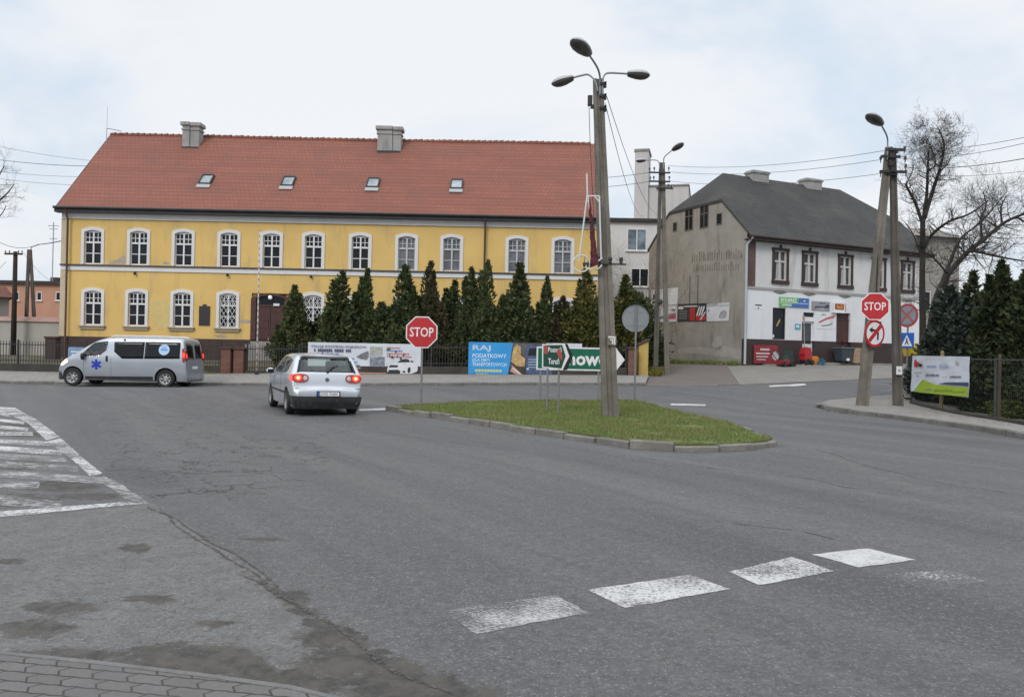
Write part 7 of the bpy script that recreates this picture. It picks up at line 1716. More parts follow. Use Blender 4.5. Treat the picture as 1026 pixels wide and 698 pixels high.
M_BPLAS = M('black_bumper_plastic', (.028, .028, .03), .6, .2, 3, 40, .1, dirt=(.09, .085, .08), dirt_amt=.5); M_TYRE = M('tyre_rubber', (.022, .022, .022), .85, .3, 4, 40, .3, dirt=(.08, .075, .07), dirt_amt=.6)
M_RIM = flat('wheel_rim', (.38, .385, .39), .4, .2, metal=.6); M_RIMD = flat('dull_wheel_rim', (.22, .22, .225), .5, .25, metal=.5); M_GLASS = glass_clear('car_glass', (.70, .75, .72), .05); M_PRIV = glass_pane('privacy_glass', (.006, .007, .008), .05, .02, .3)
M_TAIL = emit('lit_tail_lamp', (1, .06, .03), 1.6, (.5, .01, .01)); M_TAILC = emit('brake_lamp_core', (1, .30, .12), 3.2, (.6, .05, .02)); M_TAILD = flat('red_lamp_lens', (.30, .012, .015), .2, coat=.8); M_CLEARL = flat('clear_lamp_lens', (.45, .40, .40), .15, coat=.8)
M_HEAD = emit('lit_headlamp', (1, .78, .48), 1.3, (.8, .75, .6)); M_INT = flat('dark_interior', (.06, .062, .066), .8, .2); M_SEAT = flat('seat_fabric', (.05, .052, .058), .9, .2)
def interp(tbl, x):
    if x <= tbl[0][0]: return tbl[0][1]
    for (a, fa_), (b, fb_) in zip(tbl, tbl[1:]):
        if x <= b: return fa_+(fb_-fa_)*(x-a)/(b-a) if b > a else fb_
    return tbl[-1][1]
class Body:
    """closed shell lofted along a side silhouette"""
    def __init__(s, top, zb, arches, plan, belt, tumble, rr, half, sub=5):
        s.top, s.zb, s.arches, s.plan, s.belt, s.tumble, s.rr, s.half = top, zb, arches, plan, belt, tumble, rr, half
        P = [Vector((a, b)) for a, b in top]; s.line = []
        for i in range(len(P)-1):
            p0, p1, p2, p3 = P[max(i-1, 0)], P[i], P[i+1], P[min(i+2, len(P)-1)]
            for k in range(sub):
                t = k/sub; q = .5*((2*p1)+(p2-p0)*t+(2*p0-5*p1+4*p2-p3)*t*t+(3*p1-p0-3*p2+p3)*t**3); s.line.append((q.x, q.y))
        s.line.append(top[-1])
        extra = []
        for ax, ar in arches:
            for k in range(17): extra.append(ax+ar*cos(pi*k/16)*1.0)
            extra += [ax-ar*1.001, ax+ar*1.001]
        body = [p for p in s.line]
        xs0, xs1 = min(p[0] for p in top), max(p[0] for p in top)
        pts_ = []
        for (a, b) in zip(body, body[1:]):
            pts_.append(a)
            if b[0]-a[0] > .02:
                for e in sorted(extra):
                    if a[0]+.004 < e < b[0]-.004: pts_.append((e, a[1]+(b[1]-a[1])*(e-a[0])/(b[0]-a[0])))
        pts_.append(body[-1]); s.st = pts_
    def bottom(s, x):
        z = interp(s.zb, x)
        for ax, ar in s.arches:
            if abs(x-ax) < ar: z = max(z, s.arch_z+sqrt(ar*ar-(x-ax)**2))
        return z
    arch_z = .31
    def y(s, x, z, zt=None):
        w = s.half*interp(s.plan, x); bl = interp(s.belt, x)
        if z > bl: w -= (z-bl)*s.tumble
        else: w -= .045*((bl-z)/.7)**2
        if zt is not None:
            u = (zt-z)/s.rr
            if u < 1: w -= s.rr*.85*(1-sqrt(max(0, 1-(1-u)**2)))
        return max(w, .02)
    def zt(s, x):
        best = None
        for a, b in zip(s.line, s.line[1:]):
            if min(a[0], b[0]) <= x <= max(a[0], b[0]) and abs(b[0]-a[0]) > 1e-6:
                z = a[1]+(b[1]-a[1])*(x-a[0])/(b[0]-a[0]); best = z if best is None else max(best, z)
        return best if best is not None else s.line[-1][1]
    def build(s, cuts=(), rearcut=None, frontcut=None):
        mb = MB(); bm = mb.bm; LV = [0, .06, .16, .28, .40, .52, .64, .74, .83, .90, .95, .985, 1.0]; NT = 6; rings = []
        for x, zt in s.st:
            zb = min(s.bottom(x), zt-.02); half_ = []
            for l in LV:
                z = zb+(zt-zb)*l; half_.append((s.y(x, z, zt), z))
            we, ze = half_[-1]; tops = [(we*(1-k/NT), ze+.028*(1-(1-k/NT)**2)) for k in range(1, NT)]
            L_ = [(x, yy, zz) for yy, zz in half_]+[(x, yy, zz) for yy, zz in tops]+[(x, 0, ze+.028)]+[(x, -yy, zz) for yy, zz in tops[::-1]]+[(x, -yy, zz) for yy, zz in half_[::-1]]
            rings.append([bm.verts.new(p) for p in L_])
        n = len(rings[0])
        for A_, B_ in zip(rings, rings[1:]):
            for k in range(n-1): bm.faces.new((A_[k], A_[k+1], B_[k+1], B_[k]))
        bm.faces.new(rings[0][::-1]); bm.faces.new(rings[-1])
        bmesh.ops.remove_doubles(bm, verts=bm.verts, dist=.0008)
        bmesh.ops.recalc_face_normals(bm, faces=bm.faces)
        def cut(poly, tog, test):
            m_ = len(poly)
            A2 = sum(poly[i][0]*poly[(i+1) % m_][1]-poly[(i+1) % m_][0]*poly[i][1] for i in range(m_))
            if A2 < 0: poly = poly[::-1]
            for i in range(m_):
                a, b = Vector(poly[i]), Vector(poly[(i+1) % m_]); nn = Vector(((b-a).y, -(b-a).x)).normalized()
                fs = [f for f in bm.faces if test(f.calc_center_median())]
                geo = fs+list({e for f in fs for e in f.edges})+list({v for f in fs for v in f.verts})
                c3, n3 = ((a.x, 0, a.y), (nn.x, 0, nn.y)) if tog == 'xz' else ((0, a.x, a.y), (0, nn.x, nn.y))
                bmesh.ops.bisect_plane(bm, geom=geo, plane_co=c3, plane_no=n3)
            kill = []
            for f in bm.faces:
                c = f.calc_center_median(); q = (c.x, c.z) if tog == 'xz' else (c.y, c.z)
                if test(c) and inside(q, poly): kill.append(f)
            bmesh.ops.delete(bm, geom=kill, context='FACES')
        for poly, test in cuts: cut(poly, 'xz', test)
        for poly, test in (rearcut or []): cut(poly, 'yz', test)
        return mb
    def side_patch(s, poly, side, off=.006, nx=14, nz=8, thick=.004):
        """panel following the body side, covering a polygon in (x,z)"""
        mb = MB(); bm = mb.bm
        f = bm.faces.new([bm.verts.new((a, 0, b)) for a, b in poly]); 
        xs = [p[0] for p in poly]; zs = [p[1] for p in poly]
        for k in range(1, nx): bmesh.ops.bisect_plane(bm, geom=bm.verts[:]+bm.edges[:]+bm.faces[:], plane_co=(min(xs)+(max(xs)-min(xs))*k/nx, 0, 0), plane_no=(1, 0, 0))
        for k in range(1, nz): bmesh.ops.bisect_plane(bm, geom=bm.verts[:]+bm.edges[:]+bm.faces[:], plane_co=(0, 0, min(zs)+(max(zs)-min(zs))*k/nz), plane_no=(0, 0, 1))
        for v in bm.verts: v.co.y = side*(s.y(v.co.x, v.co.z, s.zt(v.co.x))+off)
        geo = bmesh.ops.extrude_face_region(bm, geom=bm.faces[:])
        for v in geo['geom']:
            if isinstance(v, bmesh.types.BMVert): v.co.y -= side*(thick+.0)
        return mb
    def end_patch(s, poly, rear=True, off=.006, n=8, thick=.004):
        """panel lying on the tail (or nose), covering a polygon in (y,z)"""
        ln = sorted([(z, x) for x, z in (s.line if rear else s.line[::-1])][:s.nend]); 
        mb = MB(); bm = mb.bm; bm.faces.new([bm.verts.new((0, a, b)) for a, b in poly])
        ys = [p[0] for p in poly]; zs = [p[1] for p in poly]
        for k in range(1, n):
            bmesh.ops.bisect_plane(bm, geom=bm.verts[:]+bm.edges[:]+bm.faces[:], plane_co=(0, min(ys)+(max(ys)-min(ys))*k/n, 0), plane_no=(0, 1, 0)); bmesh.ops.bisect_plane(bm, geom=bm.verts[:]+bm.edges[:]+bm.faces[:], plane_co=(0, 0, min(zs)+(max(zs)-min(zs))*k/n), plane_no=(0, 0, 1))
        sg = -1 if rear else 1
        for v in bm.verts:
            zz = v.co.z; 
            x = interp(ln, zz); bulge = s.half*.0
            v.co.x = x+sg*off
        geo = bmesh.ops.extrude_face_region(bm, geom=bm.faces[:])
        for v in geo['geom']:
            if isinstance(v, bmesh.types.BMVert): v.co.x -= sg*thick
        return mb
    nend = 60
def wheel(parent, x, y, r, w, rimm, spokes=5, side=1, steer=0.):
    e = bpy.data.objects.new('wheel', None)
    Rm = Matrix.Translation((x, y, r)) @ Matrix.Rotation(steer, 4, 'Z') @ Matrix.Rotation(-side*pi/2, 4, 'X')
    mb = MB(); mb.lathe([(r*.62, -w*.42), (r*.72, -w*.5), (r*.93, -w*.48), (r, -w*.36), (r, w*.36), (r*.93, w*.48), (r*.72, w*.5), (r*.62, w*.42), (r*.62, -w*.42)], Rm, 32); t = mb.build('wheel', M_TYRE, parent, auto=40)
    mb = MB(); mb.lathe([(0, w*.2), (r*.14, w*.3), (r*.18, w*.22), (r*.3, w*.16), (r*.56, w*.26), (r*.62, w*.44), (r*.655, w*.47), (r*.64, w*.40), (r*.6, -w*.3), (0, -w*.3)], Rm, 32)
    mb.build('rim', rimm, t, auto=40)
    mb = MB()
    for k in range(spokes):
        a = 2*pi*(k+.5)/spokes; c, s_ = cos(a), sin(a); u = Vector((c, s_, 0)); v = Vector((-s_, c, 0))
        P = [u*r*.28+v*r*.05, u*r*.52+v*r*.10, u*r*.52-v*r*.10, u*r*.28-v*r*.05]; mb.hexa([Rm @ (p+Vector((0, 0, w*.20))) for p in P], [Rm @ (p+Vector((0, 0, w*(.275)))) for p in P])
    mb.build('rim_openings', M_BPLAS, t); return t
def seat(parent, x, y, z=.30):
    mb = MB(); mb.box(x-.25, x+.28, y-.24, y+.24, z, z+.2, .05); s_ = mb.build('seat', M_SEAT, parent)
    mb = MB(); mb.hexa([(x-.28, y-.23, z+.15), (x-.16, y-.23, z+.15), (x-.16, y+.23, z+.15), (x-.28, y+.23, z+.15)], [(x-.45, y-.2, z+.72), (x-.36, y-.2, z+.72), (x-.36, y+.2, z+.72), (x-.45, y+.2, z+.72)]); mb.build('backrest', M_SEAT, s_)
    mb = MB(); mb.box(x-.47, x-.38, y-.13, y+.13, z+.76, z+.96, .03); mb.build('headrest', M_SEAT, s_)
# ---------- silver hatchback
CPX = [gp(293.5, 412.2)]
hd = radians(90+25); L0 = 4.2
hx, hy = cos(hd), sin(hd)
rw = gp(288.6, 414.6); tr_, wb_ = .76, 2.58
# rear-left wheel contact -> origin (rear centre bottom)
lx, ly = -hy, hx   # left direction
org = Vector((rw.x-hx*.75-lx*.80, rw.y-hy*.75-ly*.80, 0)); org.z = h(org.x, org.y)
car = E('car', 'silver hatchback seen from behind with lit brake lamps, waiting left of the island', 'car', org, 0, None, (radians(.9), 0, hd))
B = Body([(.04, .24), (.0, .34), (-.01, .48), (.0, .60), (.05, .645), (.09, .70), (.12, .84), (.165, .98), (.20, 1.03), (.36, 1.24), (.50, 1.40), (.58, 1.437), (.66, 1.447), (1.1, 1.475), (1.6, 1.485), (2.05, 1.455), (2.35, 1.395), (2.75, 1.20), (3.12, 1.01), (3.3, .965), (3.7, .90), (4.0, .80), (4.12, .68), (4.18, .52), (4.17, .34), (4.13, .24)],
         [(0, .24), (.3, .22), (3.9, .2), (4.2, .24)], [(.75, .37), (3.33, .37)], [(0, .86), (.06, .93), (.2, .97), (.75, 1.0), (3.2, 1.0), (3.8, .96), (4.05, .88), (4.2, .72)], [(0, .98), (.5, .96), (2.0, .92), (3.2, .90), (4.2, .8)], .33, .11, .88)
B.arch_z = .30
rg = [(-.60, 1.395), (.60, 1.395), (.70, 1.05), (-.70, 1.05)]
wA = [(.58, 1.32), (1.05, 1.395), (1.58, 1.41), (1.58, 1.0), (.95, 1.01), (.72, 1.07)]; wB = [(1.66, 1.41), (2.1, 1.385), (2.35, 1.325), (2.74, 1.10), (2.78, .985), (1.66, 1.0)]
side_t = lambda c: abs(c.y) > .4 and c.z > .9
ws = [(-.56, 1.36), (.56, 1.36), (.66, 1.04), (-.66, 1.04)]
mb = B.build([(wA, side_t), (wB, side_t)], [(rg, lambda c: c.x < .62 and c.z > 1.0), (ws, lambda c: c.x > 2.33 and c.z > 1.0 and abs(c.y) < .68)])
mb.build('body', M_SILVER, car, auto=32)
for sd_ in (1, -1):
    for pl_ in (wA, wB): B.side_patch(pl_, sd_, -.004, 10, 6, .003).build('side_window', M_GLASS, car, smooth=True)
    B.side_patch([(1.585, .99), (1.655, .99), (1.655, 1.415), (1.585, 1.415)], sd_, .004, 2, 4).build('pillar_trim', M_BPLAS, car)
    B.side_patch([(.95, .50), (2.95, .52), (2.95, .56), (.95, .545)], sd_, .016, 10, 2, .02).build('side_moulding', M_BPLAS, car)
    for xx in (1.42, 2.42): B.side_patch([(xx-.1, .88), (xx+.1, .885), (xx+.1, .915), (xx-.1, .91)], sd_, .02, 3, 2, .016).build('door_handle', M_SILVER, car)
    for xx in (1.62, 2.78): B.side_patch([(xx-.004, .27), (xx+.004, .27), (xx+.004, .97), (xx-.004, .97)], sd_, .002, 1, 6, .004).build('door_seam', M_SBLACK, car)
    mb = MB(); mb.lathe([(0, -.09), (.05, -.08), (.085, 0), (.07, .06), (0, .08)], Matrix.Translation((2.62, sd_*.99, 1.0)) @ Matrix.Rotation(pi/2, 4, 'Y') @ Matrix.Diagonal((1, 1.35, .8, 1)), 14); mb.tube([(2.64, sd_*.80, .96), (2.62, sd_*.95, .98)], .025, 6); mr_ = mb.build('door_mirror', M_SILVER, car, smooth=True)
    mb = MB(); mb.box(2.535, 2.55, sd_*.99-.08, sd_*.99+.08, .95, 1.05, .006); mb.build('mirror_glass', M_PRIV, mr_)
B.end_patch(rg, True, -.008, 8, .003).build('rear_window', M_GLASS, car, smooth=True)
mb = B.end_patch(rg, True, .004, 8, .003)
bm = mb.bm; kill = [f for f in bm.faces if abs(f.calc_center_median().y) < .555 and 1.08 < f.calc_center_median().z < 1.36]; bmesh.ops.delete(bm, geom=kill, context='FACES') if kill else None
bm.free()
def ring_patch(outer, inner, name, mat, off):
    n_ = len(outer)
    for k in range(n_):
        q_ = [outer[k], outer[(k+1) % n_], inner[(k+1) % n_], inner[k]]
        yield q_
seal = MB()
for q_ in ring_patch([(-.62, 1.41), (.62, 1.41), (.725, 1.035), (-.725, 1.035)], [(-.585, 1.375), (.585, 1.375), (.675, 1.065), (-.675, 1.065)], '', None, 0):
    t_ = B.end_patch(q_, True, .004, 4, .012); me_ = t_.mesh('seal'); seal.bm.from_mesh(me_); bpy.data.meshes.remove(me_)
seal.build('window_seal', M_BPLAS, car)
# interior, seen through the windows
mb = MB(); mb.box(.3, 3.2, -.72, .72, .26, .34); mb.box(3.0, 3.15, -.66, .66, .3, .98); mb.box(.2, .62, -.66, .66, .34, .92); mb.build('interior_floor', M_INT, car)
for yy in (.37, -.37): seat(car, 1.95, yy, .36)
mb = MB(); mb.box(.85, 1.3, -.6, .6, .36, .56, .05); mb.hexa([(.82, -.6, .5), (.95, -.6, .5), (.95, .6, .5), (.82, .6, .5)], [(.66, -.56, 1.02), (.76, -.56, 1.02), (.76, .56, 1.02), (.66, .56, 1.02)]); rs = mb.build('rear_seat', M_SEAT, car)
for yy in (-.36, .36): mb = MB(); mb.box(.66, .74, yy-.12, yy+.12, 1.03, 1.17, .03); mb.build('headrest', M_SEAT, rs)
# inner dark wheel housings / underbody
mb = MB(); mb.box(.12, 4.02, -.62, .62, .19, .62); mb.build('underbody', M_BPLAS, car)
mb = MB(); mb.hexa([(.03, -.76, .17), (.6, -.8, .17), (.6, .8, .17), (.03, .76, .17)], [(-.025, -.80, .30), (.3, -.80, .30), (.3, .80, .30), (-.025, .80, .30)]); mb.build('valance', M_BPLAS, car)
# bumper, lamps, plate
B.end_patch([(-.80, .26), (.80, .26), (.835, .46), (.83, .47), (-.83, .47), (-.835, .46)], True, .012, 10, .02).build('rear_bumper', M_BPLAS, car, auto=40)
for sd_ in (1, -1): B.side_patch([(.0, .25), (.39, .25), (.39, .47), (.0, .475)], sd_, .008, 8, 4, .01).build('bumper_side', M_BPLAS, car, auto=40)
def blob(cx_, cz_, rx, rz_, n=18, p=2.6): return [(cx_+rx*abs(cos(a))**(2/p)*(1 if cos(a) > 0 else -1), cz_+rz_*abs(sin(a))**(2/p)*(1 if sin(a) > 0 else -1)) for a in [2*pi*k/n for k in range(n)]]
for sd_ in (1, -1):
    tl = B.end_patch(blob(sd_*.645, .905, .20, .105), True, .03, 8, .035).build('tail_lamp', M_TAILD, car, auto=40)
    B.end_patch(blob(sd_*.70, .91, .085, .075, 16, 2), True, .036, 6, .008).build('brake_light', M_TAIL, tl, smooth=True)
    B.end_patch(blob(sd_*.70, .91, .045, .042, 14, 2), True, .040, 4, .006).build('brake_light_core', M_TAILC, tl, smooth=True)
    B.end_patch(blob(sd_*.53, .90, .05, .06, 14, 2), True, .036, 4, .008).build('reversing_light', M_CLEARL, tl, smooth=True)
    B.side_patch([(.10, .82), (.30, .84), (.34, .92), (.26, .99), (.16, 1.0)], sd_, .006, 6, 6, .012).build('tail_lamp_side', M_TAIL, car, auto=40)
pl = B.end_patch([(-.30, .465), (.27, .465), (.27, .60), (-.30, .60)], True, .022, 2, .01).build('plate_recess', M_BPLAS, car)
B.end_patch([(-.27, .485), (.24, .485), (.24, .58), (-.27, .58)], True, .03, 2, .006).build('number_plate', M_SWHITE, pl)
Mpl = Matrix(((0, -1, 0, 0), (-1, 0, 0, 0), (0, 0, 1, 0), (0, 0, 0, 1)))  # text x -> -y, facing -x
Mpl = Matrix(((0, 1, 0, -.0415), (-1, 0, 0, 0), (0, 0, 1, 0), (0, 0, 0, 1)))
text('lettering', 'CMG 7N04', -.20, .23, .505, .56, 0, M_SBLACK, pl, M4=Mpl)
B.end_patch([(.2, .485), (.24, .485), (.24, .58), (.2, .58)], True, .0315, 2, .004).build('country_band', M_SBLUE, pl)
em = B.end_patch(blob(0, .87, .058, .058, 20, 2), True, .012, 4, .008).build('emblem', M_GALV, car)
B.end_patch(blob(0, .87, .044, .044, 20, 2), True, .0165, 4, .004).build('emblem_field', M_INT, em)
mb = MB()
for a, b in (((-.03, .905), (-.012, .835)), ((-.012, .835), (0, .865)), ((0, .865), (.012, .835)), ((.012, .835), (.03, .905))): mb.tube([(.107, a[0], a[1]), (.107, b[0], b[1])], .004, 5)
mb.build('emblem_letters', M_GALV, em)
B.end_patch([(-.80, .655), (.80, .655), (.80, .665), (-.80, .665)], True, .003, 6, .004).build('tailgate_seam', M_SBLACK, car)
mb = MB(); mb.tube([(.19, -.02, 1.05), (.30, -.20, 1.20)], .012, 6); mb.lathe([(0, 0), (.03, .0), (.03, .03), (0, .04)], Matrix.Translation((.185, -.02, 1.04)), 10); mb.tube([(.235, .0, 1.13), (.33, -.30, 1.22)], .008, 5); mb.build('rear_wiper', M_SBLACK, car)
mb = MB(); mb.hexa([(.47, -.58, 1.418), (.66, -.60, 1.43), (.66, .60, 1.43), (.47, .58, 1.418)], [(.44, -.58, 1.438), (.66, -.60, 1.472), (.66, .60, 1.472), (.44, .58, 1.438)]); mb.build('roof_spoiler', M_SILVER, car)
mb = MB(); mb.lathe([(0, 0), (.02, 0), (.008, .03), (.005, .12), (0, .12)], Matrix.Translation((.85, 0, 1.487)), 8); mb.build('aerial', M_SBLACK, car)
for x_ in (.75, 3.33):
    for sd_ in (1, -1): wheel(car, x_, sd_*.775, .315, .20, M_RIMD, 5, sd_)
mb = MB(); mb.tube([(-.02, .42, .25), (.2, .42, .25)], .024, 8); mb.build('exhaust', M_BPLAS, car)
# ---------- silver van
vY = 31.0; fxv = pt(59.5, 375, vY).x; van_l = 5.15
fxv -= .24; org = Vector((fxv, vY+.96, 0)); org.z = h(org.x+2.5, vY)+.0
van = E('van', 'silver minibus with dark side windows and a blue six-pointed star passing along the far kerb', 'van', org+Vector((van_l, 0, 0)), radians(180))
# local: x forward (nose at x = van_l), left side (+y) faces the camera
VB = Body([(.06, .22), (.0, .30), (-.01, .5), (.0, .62), (.02, .75), (.03, 1.0), (.06, 1.3), (.11, 1.6), (.16, 1.80), (.22, 1.875), (.34, 1.915), (.8, 1.93), (2.0, 1.935), (2.9, 1.925), (3.2, 1.885), (3.55, 1.77), (3.95, 1.54), (4.25, 1.34), (4.42, 1.235), (4.62, 1.14), (4.85, .99), (5.02, .82), (5.09, .66), (5.12, .48), (5.12, .32), (5.08, .24)],
          [(0, .24), (.6, .26), (4.6, .25), (5.1, .24)], [(.80, .43), (4.42, .43)], [(0, .95), (.1, .975), (.6, 1.0), (4.0, 1.0), (4.5, .97), (4.9, .88), (5.12, .72)], [(0, 1.12), (4, 1.1), (5.1, .9)], .16, .14, .96, 4)
VB.arch_z = .34
Zv = lambda zx, zy: ((905-zx)*.00605-.02, (365-zy)*.00605)
fw = [Zv(*p) for p in ((238, 178), (236, 150), (303, 84), (392, 72), (388, 132), (345, 168))]
van_side = lambda c: abs(c.y) > .5 and c.z > 1.0 and c.x > 2.6
wsv = [(-.74, 1.74), (.74, 1.74), (.82, 1.30), (-.82, 1.30)]
mb = VB.build([(fw, van_side)], [(wsv, lambda c: c.x > 3.3 and abs(c.y) < .86 and c.z > 1.2)]); mb.build('body', M_SILVAN, van, auto=32)
for sd_ in (1, -1):
    VB.side_patch(fw, sd_, -.004, 8, 6, .003).build('front_side_window', M_GLASS, van, smooth=True)
    sw = VB.side_patch([Zv(*p) for p in ((432, 78), (628, 74), (628, 182), (490, 184), (436, 140))], sd_, .006, 10, 6).build('side_window', M_PRIV, van, smooth=True)
    sw = VB.side_patch([Zv(*p) for p in ((633, 74), (858, 72), (860, 178), (633, 182))], sd_, .006, 10, 6).build('side_window', M_PRIV, van, smooth=True)
    c_ = Zv(757, 122); st_ = VB.side_patch([(c_[0]+.21*cos(2*pi*k/28), c_[1]+.21*sin(2*pi*k/28)) for k in range(28)], sd_, .012, 4, 6, .004).build('round_sticker', flat('pale_blue_sticker', (.42, .57, .78), .5), van)
    VB.side_patch([(c_[0]-.13, c_[1]-.035), (c_[0]+.13, c_[1]-.035), (c_[0]+.13, c_[1]+.03), (c_[0]-.13, c_[1]+.03)], sd_, .015, 3, 2, .004).build('sticker_print', flat('sticker_blue', (.10, .28, .62), .5), st_)
    VB.side_patch([(c_[0]-.09, c_[1]+.07), (c_[0]+.09, c_[1]+.07), (c_[0]+.07, c_[1]+.1), (c_[0]-.07, c_[1]+.1)], sd_, .015, 3, 2, .004).build('sticker_print', flat('sticker_blue2', (.10, .28, .62), .5), st_)
    c_ = Zv(325, 224); mb = MB()
    for k in range(3):
        a = pi/2+pi*k/3; u = Vector((cos(a), sin(a))); w_ = Vector((-sin(a), cos(a))); P = [Vector(c_)+u*s1*.20+w_*s2*.048 for s1, s2 in ((-1, -1), (1, -1), (1, 1), (-1, 1))]
        t_ = VB.side_patch([(p.x, p.y) for p in P], sd_, .007+.001*k, 4, 4, .003); me_ = t_.mesh('x'); mb.bm.from_mesh(me_); bpy.data.meshes.remove(me_)
    mb.build('star_emblem', flat('star_blue', (.02, .045, .42), .5), van)
    VB.side_patch([Zv(*p) for p in ((384, 168), (398, 168), (400, 205), (386, 205))], sd_, .012, 2, 3, .012).build('door_handle', M_SBLACK, van)
    VB.side_patch([(1.29, .27), (3.92, .27), (3.95, .385), (1.29, .42)], sd_, .008, 10, 2, .008).build('sill_strip', M_BPLAS, van)
    VB.side_patch([(.0, .24), (.34, .24), (.34, .42), (.0, .42)], sd_, .006, 4, 3, .006).build('bumper_corner', M_SILVAN, van)
    VB.side_patch([(4.84, .24), (5.06, .25), (5.05, .58), (4.9, .5)], sd_, .008, 5, 5, .008).build('bumper_corner', M_BPLAS, van)
    for xx in (2.92, 3.98): VB.side_patch([(xx-.004, .36), (xx+.004, .36), (xx+.004, 1.12), (xx-.004, 1.12)], sd_, .002, 1, 6, .004).build('door_seam', M_SBLACK, van)
    VB.side_patch([(1.2, .688), (4.1, .70), (4.1, .708), (1.2, .696)], sd_, .002, 10, 1, .004).build('body_crease', M_GALV, van)
    hl = VB.side_patch([(4.62, .93), (4.70, 1.06), (4.86, .93), (4.98, .80), (4.86, .78)], sd_, .008, 6, 5, .012).build('headlamp', M_HEAD, van, auto=40)
    tl = VB.side_patch([(.03, .98), (.13, 1.0), (.17, 1.2), (.19, 1.52), (.10, 1.54)], sd_, .012, 4, 8, .016).build('tail_lamp', M_TAILD, van, auto=40)
    VB.side_patch([(.055, 1.18), (.145, 1.18), (.155, 1.36), (.08, 1.37)], sd_, .018, 3, 5, .006).build('brake_light', M_TAIL, tl)
    VB.end_patch(blob(sd_*.83, 1.27, .07, .24), True, .025, 6, .03).build('tail_lamp_rear', M_TAILD, van, auto=40)
    VB.end_patch(blob(sd_*.83, 1.24, .05, .10), True, .032, 4, .008).build('brake_light_rear', M_TAIL, van)
    VB.end_patch([(sd_*.08, 1.12), (sd_*.72, 1.12), (sd_*.68, 1.72), (sd_*.08, 1.72)], True, .006, 6, .004).build('rear_window', M_PRIV, van, smooth=True)
    mb = MB(); mb.tube([(.6, sd_*.76, 1.945), (.68, sd_*.75, 1.985), (2.9, sd_*.75, 1.985), (3.0, sd_*.76, 1.93)], .022, 6); mb.build('roof_rail', M_SWHITE, van)
    mb = MB(); mb.lathe([(0, -.12), (.06, -.11), (.1, 0), (.085, .1), (0, .13)], Matrix.Translation((3.98, sd_*1.06, 1.15)) @ Matrix.Diagonal((.7, 1, 1.1, 1)), 14); mb.tube([(4.0, sd_*.9, 1.1), (3.99, sd_*1.02, 1.12)], .03, 6); mb.build('door_mirror', M_BPLAS, van, smooth=True)
VB.end_patch([(-.004, .45), (.004, .45), (.004, 1.8), (-.004, 1.8)], True, .004, 4, .004).build('door_seam', M_SBLACK, van)
VB.end_patch([(-.26, .72), (.26, .72), (.26, .83), (-.26, .83)], True, .012, 2, .01).build('number_plate', M_SWHITE, van)
VB.end_patch([(-.85, .24), (.85, .24), (.88, .44), (-.88, .44)], True, .012, 8, .02).build('rear_bumper', M_SILVAN, van)
VB.end_patch(wsv, False, -.006, 8, .003).build('windscreen', M_GLASS, van, smooth=True)
mb = MB(); mb.box(.2, 4.9, -.66, .66, .22, .70); mb.build('underbody', M_BPLAS, van)
mb = MB(); mb.box(2.5, 4.3, -.8, .8, .71, .78); mb.box(4.05, 4.35, -.8, .8, .78, 1.22); mb.box(2.4, 2.5, -.85, .85, .78, 1.85); mb.build('interior_floor', M_INT, van)
for yy in (.45, -.45): seat(van, 3.5, yy, .74)
mb = MB(); mb.tube([(4.06+.06*sin(2*pi*k/20)*-1, .47+.19*cos(2*pi*k/20), 1.34+.18*sin(2*pi*k/20)) for k in range(21)], .015, 6); mb.tube([(4.06, .47, 1.34), (4.25, .47, 1.18)], .025); mb.build('steering_wheel', M_SBLACK, van)
for x_ in (.80, 4.42):
    for sd_ in (1, -1): wheel(van, x_, sd_*.85, .345, .22, M_RIM, 7, sd_)
# ---------- the driver
def skinned(name, verts, edges, radii, mat, parent, sub=1):
    me_ = bpy.data.meshes.new(name); me_.from_pydata(verts, edges, []); o_ = bpy.data.objects.new(name, me_); COL.objects.link(o_)
    sk = o_.modifiers.new('s', 'SKIN'); o_.modifiers.new('u', 'SUBSURF').levels = sub; o_.modifiers['u'].render_levels = sub
    for v, r_ in zip(me_.skin_vertices[0].data, radii): v.radius = (r_, r_) if isinstance(r_, (int, float)) else r_
    me_.skin_vertices[0].data[0].use_root = True
    dg = bpy.context.evaluated_depsgraph_get(); m2 = bpy.data.meshes.new_from_object(o_.evaluated_get(dg)); bpy.data.objects.remove(o_)
    m2.name = name
    for p in m2.polygons: p.use_smooth = True
    o2 = link_mesh(name, m2, mat, None)
    if parent: o2.parent = parent
    return o2
M_SKIN = flat('skin', (.42, .24, .17), .6); M_JACK = flat('red_jacket', (.42, .02, .025), .8, .2); M_HAIR = flat('dark_hair', (.03, .022, .018), .8)
pv = E('person', 'driver in a red jacket at the wheel of the silver van', 'person', van.matrix_basis @ Vector((3.45, .47, .94)), radians(180))
Vt = [(0, 0, 0), (-.03, 0, .18), (-.08, 0, .38), (-.07, 0, .50), (-.05, 0, .57), (-.02, 0, .66), (-.02, 0, .76), (.0, 0, .80),
      (-.07, .18, .45), (.10, .25, .28), (.45, .20, .34), (.56, .18, .40), (-.07, -.18, .45), (.10, -.25, .28), (.45, -.20, .34), (.56, -.18, .40),
      (.05, .1, .0), (.45, .14, .05), (.62, .14, -.28), (.74, .14, -.30), (.05, -.1, .0), (.45, -.14, .05), (.62, -.14, -.28), (.74, -.14, -.30)]
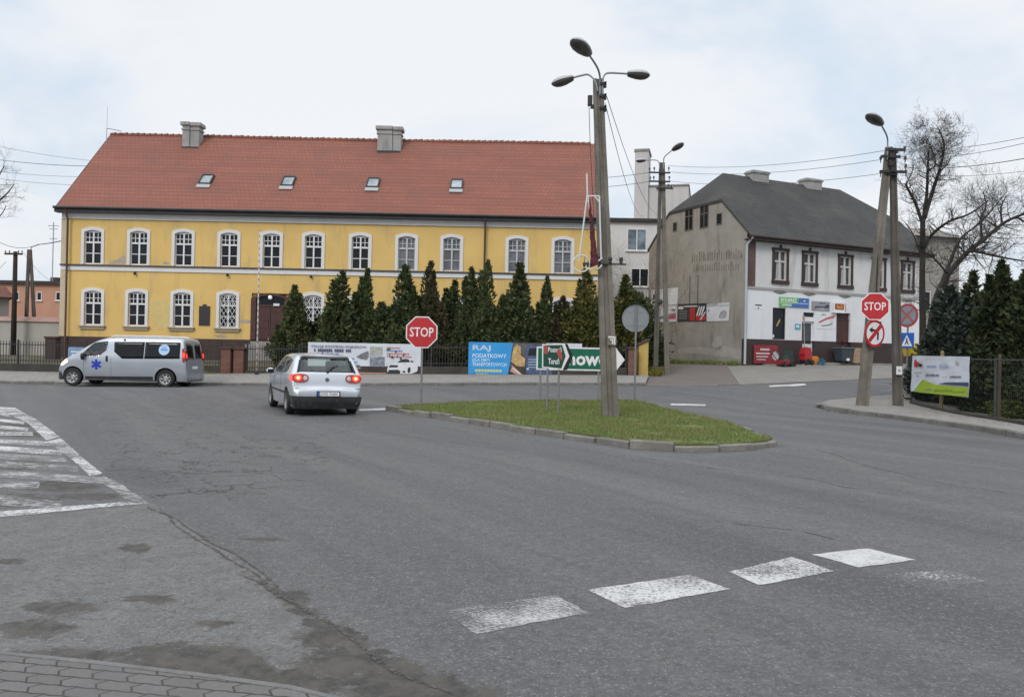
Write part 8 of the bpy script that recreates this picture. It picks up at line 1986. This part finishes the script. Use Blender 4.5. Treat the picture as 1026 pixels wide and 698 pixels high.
Ed = [(0, 1), (1, 2), (2, 3), (3, 4), (4, 5), (5, 6), (6, 7), (2, 8), (8, 9), (9, 10), (10, 11), (2, 12), (12, 13), (13, 14), (14, 15), (0, 16), (16, 17), (17, 18), (18, 19), (0, 20), (20, 21), (21, 22), (22, 23)]
Rr = [.14, .135, .15, .075, .06, .085, .09, .06, .065, .05, .036, .03, .065, .05, .036, .03, .09, .07, .045, .04, .09, .07, .045, .04]
body = skinned('body', Vt, Ed, Rr, M_SKIN, pv, 2)
Jv, Je, Jr = [Vt[i] for i in (0, 1, 2, 3, 8, 9, 10, 12, 13, 14)], [(0, 1), (1, 2), (2, 3), (2, 4), (4, 5), (5, 6), (2, 7), (7, 8), (8, 9)], [.155, .155, .17, .085, .08, .066, .052, .08, .066, .052]
skinned('jacket', Jv, Je, Jr, M_JACK, pv, 2)
mb = MB(); mb.lathe([(0, .125), (.06, .115), (.10, .06), (.104, .0), (.09, -.05)], Matrix.Translation((-.035, 0, .74)) @ Matrix.Rotation(-.35, 4, 'Y') @ Matrix.Diagonal((1.05, .92, 1, 1)), 18); mb.build('hair', M_HAIR, pv, smooth=True)
mb = MB(); mb.lathe([(0, .03), (.012, .0), (.018, -.03), (0, -.035)], Matrix.Translation((.085, 0, .70)), 8); mb.build('nose', M_SKIN, pv, smooth=True)
for s_ in (1, -1): mb = MB(); mb.lathe([(0, -.012), (.012, 0), (0, .012)], Matrix.Translation((.072, s_*.034, .735)), 8); mb.build('eye', M_SBLACK, pv); mb = MB(); mb.lathe([(0, -.03), (.018, 0), (0, .03)], Matrix.Translation((-.02, s_*.092, .71)) @ Matrix.Diagonal((1, .5, 1, 1)), 8); mb.build('ear', M_SKIN, pv)
for s_ in (1, -1):
    for k in range(5):
        a = -.6+.3*k; mb = MB(); mb.tube([(.56, s_*.18, .40), (.60, s_*(.18+.02*sin(a*2)), .43+.02*(k-2)), (.635, s_*(.165), .425+.022*(k-2)), (.62, s_*.15, .42+.022*(k-2))], [.011, .010, .009, .008], 6); mb.build('finger', M_SKIN, pv, smooth=True)
